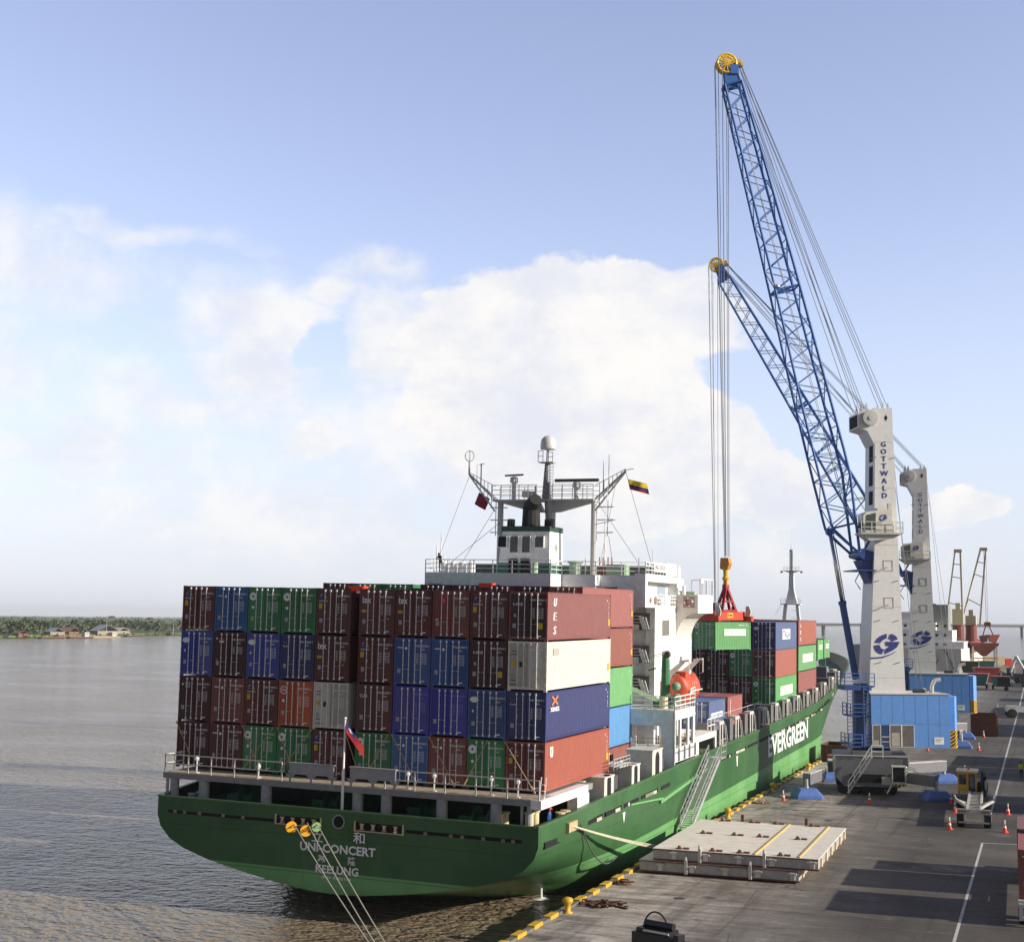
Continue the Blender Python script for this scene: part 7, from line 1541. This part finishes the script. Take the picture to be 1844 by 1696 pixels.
for i, (bx, by, lean, tipx, tz) in enumerate(((7.6, 30, 0, 8.6, 51.5), (10.4, 52, 0, 15.5, 53.5))):
    m = MB(); m.lathe([(2.0, 12), (1.8, 21)], (bx, by, 0), 12); m.obj('crane_pedestal', mat('hold_rust_red', (.22, .05, .035)), t)
    m = MB(); m.box(bx-1.7, bx+1.7, by-2, by+2, 21, 27.5 if i == 0 else 25); m.box(bx-.6, bx+.9, by-2.1, by, 27 if i == 0 else 24.9, 30.0 if i == 0 else 27.5); cb = m.obj('crane_house', mat('crane_cream', (.66, .57, .36), .5), t)
    m = MB(); b0, b1_ = Vector((bx-3.4 if i == 0 else bx-2.2, by-3, 23 if i == 0 else 25)), Vector((bx+1.6 if i == 0 else bx+3.0, by-3, 21)); tp = Vector((tipx, by-6, tz))
    m.bar(b0, tp-Vector((1.0, 0, 0)), .45); m.bar(b1_, tp+Vector((.6, 0, 0)), .55)
    for q in (.25, .62, .8): m.bar(b0.lerp(tp-Vector((1, 0, 0)), q), b1_.lerp(tp+Vector((.6, 0, 0)), q), .35)
    m.box(tp.x-1.4, tp.x+1.1, tp.y-.4, tp.y+.4, tp.z-1.2, tp.z+.2); m.obj('crane_jib', mat('crane_cream', (.66, .57, .36)), t)
m = MB(); m.tube((16.1, 46, 52.5), (16.1, 46, 19.5), .06, n=4); m.tube((15.4, 46, 52.5), (15.6, 46, 22), .06, n=4); m.obj('crane_wire', M_wire, t); m = MB(); m.lathe([(.1, 0), (.9, .3), (.9, 1.8), (.1, 2.2)], (16.1, 46, 20.5), 10); m.obj('crane_hook', M_yel, t)
m = MB(); m.rail([(-11, 2, 14.6), (10.9, 2, 14.6)], 1.4, 2, .09, 2); m.rail([(-10, .2, 12), (10, .2, 12)], 1.3, 2, .08, 2); m.obj('railing', M_white, t)
m = MB(); m.path([(2, -.3, 12), (3.6, -.5, 8), (1.5, -.3, 3.5), (-.5, -.3, 2)], .18, 5); m.path([(5, -.2, 12), (8, -.4, 6), (9, -.3, 2)], .14, 5); m.path([(6, -.2, 12), (7, -.4, 7), (8.6, -.4, 2)], .12, 5); m.obj('hose', M_dgrey, t)
# white mast of a vessel seen between the cranes
t = thing('small_ship', 'small white ship showing between the two crane towers', 'ship', (-62, 505, 0)); m = MB(); m.loft([sec2(0, 7, 0), sec2(40, 7, -2), sec2(52, .5, -2)]); m.v = [(x, y, z*.8) for x, y, z in m.v]; m.obj('hull', M_lgrey, t); m = MB(); m.box(-5, 6, 8, 20, 9, 17); m.box(-3, 4, 9, 18, 17, 21); m.tube((1, 12, 21), (1, 12, 29), .3); m.obj('deckhouse', M_offw, t)
m = MB()
for k in range(5): m.box(-4+k*2, -3+k*2, 7.9, 8.1, 13.5, 14.6)
m.obj('window', M_dark, t)
# ================================================================ people: one continuous skinned figure each
def person(label, loc, rz, shirt, trousers, pose='stand', hat=None, ship=False, h=1.72, grp=None):
    k = h/1.72
    J = {'pel': (0, 0, .95), 'spi': (0, .0, 1.18), 'che': (0, .0, 1.36), 'nec': (0, .01, 1.48), 'hea': (0, .02, 1.60), 'top': (0, .02, 1.69), 'lh': (-.09, 0, .90), 'lk': (-.10, .02, .50), 'la': (-.10, -.01, .09), 'lt': (-.11, .13, .04), 'rh': (.09, 0, .90), 'rk': (.10, .02, .50), 'ra': (.10, -.01, .09), 'rt': (.11, .13, .04),
         'ls': (-.17, 0, 1.40), 'le': (-.22, -.02, 1.13), 'lw': (-.22, .07, .88), 'lp': (-.22, .09, .80), 'rs': (.17, 0, 1.40), 're': (.22, -.02, 1.13), 'rw': (.22, .07, .88), 'rp': (.22, .09, .80)}
    if pose == 'lean':
        J.update({'spi': (0, .10, 1.15), 'che': (0, .22, 1.28), 'nec': (0, .31, 1.38), 'hea': (0, .38, 1.46), 'top': (0, .42, 1.54), 'ls': (-.17, .24, 1.31), 'rs': (.17, .24, 1.31), 'le': (-.20, .40, 1.12), 're': (.2, .4, 1.12), 'lw': (-.10, .56, 1.08), 'rw': (.1, .56, 1.08), 'lp': (-.05, .62, 1.09), 'rp': (.05, .62, 1.09)})
    if pose == 'work':
        J.update({'le': (-.22, .16, 1.18), 'lw': (-.14, .38, 1.14), 'lp': (-.12, .45, 1.14), 're': (.22, .16, 1.18), 'rw': (.14, .38, 1.10), 'rp': (.12, .45, 1.10)})
    E_ = [('pel', 'spi'), ('spi', 'che'), ('che', 'nec'), ('nec', 'hea'), ('hea', 'top'), ('pel', 'lh'), ('lh', 'lk'), ('lk', 'la'), ('la', 'lt'), ('pel', 'rh'), ('rh', 'rk'), ('rk', 'ra'), ('ra', 'rt'), ('che', 'ls'), ('ls', 'le'), ('le', 'lw'), ('lw', 'lp'), ('che', 'rs'), ('rs', 're'), ('re', 'rw'), ('rw', 'rp')]
    Rd = {'pel': .14, 'spi': .13, 'che': .15, 'nec': .058, 'hea': .10, 'top': .07, 'lh': .10, 'rh': .10, 'lk': .062, 'rk': .062, 'la': .042, 'ra': .042, 'lt': .035, 'rt': .035, 'ls': .065, 'rs': .065, 'le': .045, 're': .045, 'lw': .032, 'rw': .032, 'lp': .03, 'rp': .03}
    names = list(J); me = bpy.data.meshes.new('p'); me.from_pydata([Vector(J[n_])*k for n_ in names], [(names.index(a), names.index(b_)) for a, b_ in E_], [])
    ob = bpy.data.objects.new('p', me); C.objects.link(ob); sm = ob.modifiers.new('s', 'SKIN')
    for i, n_ in enumerate(names): v = me.skin_vertices[0].data[i]; v.radius = (Rd[n_]*k, Rd[n_]*k*(.72 if n_ in ('pel', 'spi', 'che') else 1)); v.use_root = (n_ == 'pel')
    ob.modifiers.new('u', 'SUBSURF').levels = 1
    dg = bpy.context.evaluated_depsgraph_get(); dg.update(); nm = bpy.data.meshes.new_from_object(ob.evaluated_get(dg)); bpy.data.objects.remove(ob)
    nm.materials.clear()
    for x in (M_skin, shirt, trousers, M_black): nm.materials.append(x)
    for p in nm.polygons:
        z = p.center.z/k; x = abs(p.center.x)/k; p.material_index = 3 if z < .09 else (2 if z < .96 and x < .19 else (0 if (z > J['nec'][2]+.01 and x < .13) or (x > .1 and z < J['lw'][2]+.03 and z < 1.2 and (z < .93 or pose != 'stand') and p.center.y/k > (J['lw'][1]-.03)) else 1)); p.use_smooth = True
    nm.name = 'person'; o = bpy.data.objects.new('person', nm); C.objects.link(o); place(o, loc, rz, ship); tag(o, label, 'person', grp)
    hx = Vector(J['hea'])*k; m = MB()
    if hat: m.lathe([(.135, -.01), (.125, .01), (.118, .05), (.09, .10), (.03, .125)], (hx.x, hx.y, hx.z+.05), 12); m.box(hx.x-.07, hx.x+.07, hx.y+.1, hx.y+.17, hx.z+.045, hx.z+.06); m.obj('hard_hat', hat, o)
    else: m.lathe([(.108, .0), (.112, .04), (.09, .09), (.03, .115)], (hx.x, hx.y-.015, hx.z+.03), 12); m.obj('hair', M_black, o)
    f = MB()   # face: eyes, nose, mouth, ears
    for s in (-1, 1): f.lathe([(.012, 0), (.012, .012)], (hx.x+s*.035, hx.y+.085, hx.z+.0), 6, 1, 'y'); f.box(hx.x+s*.098-.01, hx.x+s*.098+.01, hx.y-.02, hx.y+.02, hx.z-.03, hx.z+.03, 0)
    f.prism([(hx.x-.012, hx.y+.09, hx.z-.03), (hx.x+.012, hx.y+.09, hx.z-.03), (hx.x, hx.y+.085, hx.z+.01)], (0, .022, 0), 0); f.box(hx.x-.025, hx.x+.025, hx.y+.085, hx.y+.094, hx.z-.058, hx.z-.05, 2); f.obj('face', [M_skin, M_black, mat('lips', (.2, .06, .05), .6)], o)
    g = MB()   # five separate fingers on each hand
    for s, w, p_ in ((-1, 'lw', 'lp'), (1, 'rw', 'rp')):
        a = Vector(J[w])*k; b_ = Vector(J[p_])*k; d = (b_-a).normalized(); sd_ = Vector((s, 0, 0)).cross(d).normalized()
        for i in range(4): q = b_+sd_*(i-1.5)*.019; g.tube(q, q+d*(.045, .052, .05, .038)[i], .009, .008, 5); g.tube(q+d*.045, q+d*.07+Vector((-s*.012, 0, 0)), .008, .006, 5)
        g.tube(a+d*.04+sd_*.03, a+d*.075+sd_*.055, .010, .008, 5)
    g.obj('fingers', M_skin, o)
    return o
Mns = mat('navy_cloth', (.015, .02, .05), .85); Mbs = mat('blue_cloth', (.03, .10, .40), .8); Mgs = mat('pale_green_cloth', (.40, .50, .38), .8); Mbk = mat('black_cloth', (.02, .02, .022), .9); Mhi = mat('yellow_vest_cloth', (.55, .55, .05), .8); Mdr = mat('dark_red_cloth', (.20, .03, .03), .8)
person('person in dark clothes leaning on the bridge deck railing', (-20.3, 28.9, 1.77), R(180), Mbk, mat('brown_cloth', (.12, .05, .03), .85), 'lean', ship=True)
th_ = R(20); ca, sa = math.cos(th_), math.sin(th_)
def chl(x, y, z): return (C1[0]+x*ca-y*sa, C1[1]+x*sa+y*ca, QZ+z)
person('worker in pale green with a white helmet standing inside the crane control booth', chl(2.3, -4.3, 1.38), th_+R(180), Mgs, Mgs, 'work', M_white, h=1.3)
person('person in blue overalls on the mooring deck under the aft stack', (-.25, 1.6, -14.35), R(-90), Mbs, Mdr, 'stand', M_orange, True)
person('person in blue crouched over gear between the deck pedestals', (-.5, 16.4, -12.95), R(-60), Mbs, Mbs, 'work', M_white, True, h=1.6)
person('worker in dark jacket and yellow vest standing by the motorbike', (-4.0, 152.2, QZ), R(190), Mhi, Mbk, 'stand', Mbk)
person('driver in black standing behind the yellow tractor cab', (-6.35, 127.4, QZ+1.15), R(150), Mbk, Mbk, 'work', None)
person('person in orange on the green deck beside the gangway head', (-.1, 35.2, -11.0), R(-90), M_orange, Mns, 'stand', M_white, True)
# ================================================================ humid air
mh2 = bpy.data.materials.new('humid_air'); mh2.use_nodes = True; th3 = mh2.node_tree; th3.nodes.clear()
ho = th3.nodes.new('ShaderNodeOutputMaterial'); hv = th3.nodes.new('ShaderNodeVolumePrincipled'); th3.links.new(hv.outputs[0], ho.inputs['Volume'])
hv.inputs['Color'].default_value = (.93, .97, 1.0, 1); hv.inputs['Density'].default_value = .00006; hv.inputs['Anisotropy'].default_value = .1
mb = MB(); mb.box(-14500, 14500, -2500, 14500, -6, 90); mb.obj('haze', mh2, kind='stuff')['label'] = 'pale humid air over the river'
# ================================================================ every separate piece its own object
KEEP = {'lettering', 'door_lettering', 'side_lettering', 'emblem', 'warning_stripes', 'notice_print', 'panel_joint', 'lattice_bracing', 'face', 'fingers', 'crown', 'body', 'door', 'lock_rod', 'freeing', 'name_board', 'plate_lettering', 'louvre_frame', 'fairlead_frame', 'cable_box', 'beam_edge', 'edge_trim', 'lifebuoy', 'hull', 'stuff', 'boom_walk_line', 'rusty_edge', 'kerb', 'stacking_socket'}
def split_pieces(o):
    me = o.data; n = len(me.vertices); par = list(range(n))
    def find(i):
        while par[i] != i: par[i] = par[par[i]]; i = par[i]
        return i
    for e in me.edges:
        a, b = find(e.vertices[0]), find(e.vertices[1])
        if a != b: par[a] = b
    isl = {}
    for i in range(n): isl.setdefault(find(i), []).append(i)
    if len(isl) < 2 or len(isl) > 900: return
    cs = [v.co for v in me.vertices]; bx = []
    for k, vs in isl.items():
        lo = [min(cs[i][j] for i in vs)-.03 for j in range(3)]; hi = [max(cs[i][j] for i in vs)+.03 for j in range(3)]; bx.append((k, lo, hi))
    g = list(range(len(bx)))
    def fg(i):
        while g[i] != i: g[i] = g[g[i]]; i = g[i]
        return i
    for i in range(len(bx)):
        for j in range(i):
            if all(bx[i][1][a] <= bx[j][2][a] and bx[j][1][a] <= bx[i][2][a] for a in range(3)):
                a_, b_ = fg(i), fg(j)
                if a_ != b_: g[a_] = b_
    groups = {}
    for i in range(len(bx)): groups.setdefault(fg(i), set()).add(bx[i][0])
    if len(groups) < 2 or len(groups) > 60: return
    sm = me.polygons[0].use_smooth; first = True
    for ks in groups.values():
        idx = [i for k in ks for i in isl[k]]; mp = {v: j for j, v in enumerate(idx)}
        fs = [(tuple(mp[v] for v in p.vertices), p.material_index) for p in me.polygons if p.vertices[0] in mp]
        if not fs: continue
        m2 = bpy.data.meshes.new(me.name); m2.from_pydata([cs[i].copy() for i in idx], [], [f for f, _ in fs])
        for x in me.materials: m2.materials.append(x)
        m2.polygons.foreach_set('material_index', [k for _, k in fs]); m2.polygons.foreach_set('use_smooth', [sm]*len(fs)); m2.update()
        if first: keep_me = m2; first = False
        else:
            c = bpy.data.objects.new(o.name.split('.')[0], m2); C.objects.link(c); c.parent = o.parent; c.matrix_local = o.matrix_local.copy()
    o.data = keep_me
for o in list(C.objects):
    if o.type == 'MESH' and o.parent is not None and o.data.users == 1 and o.name.split('.')[0] not in KEEP: split_pieces(o)
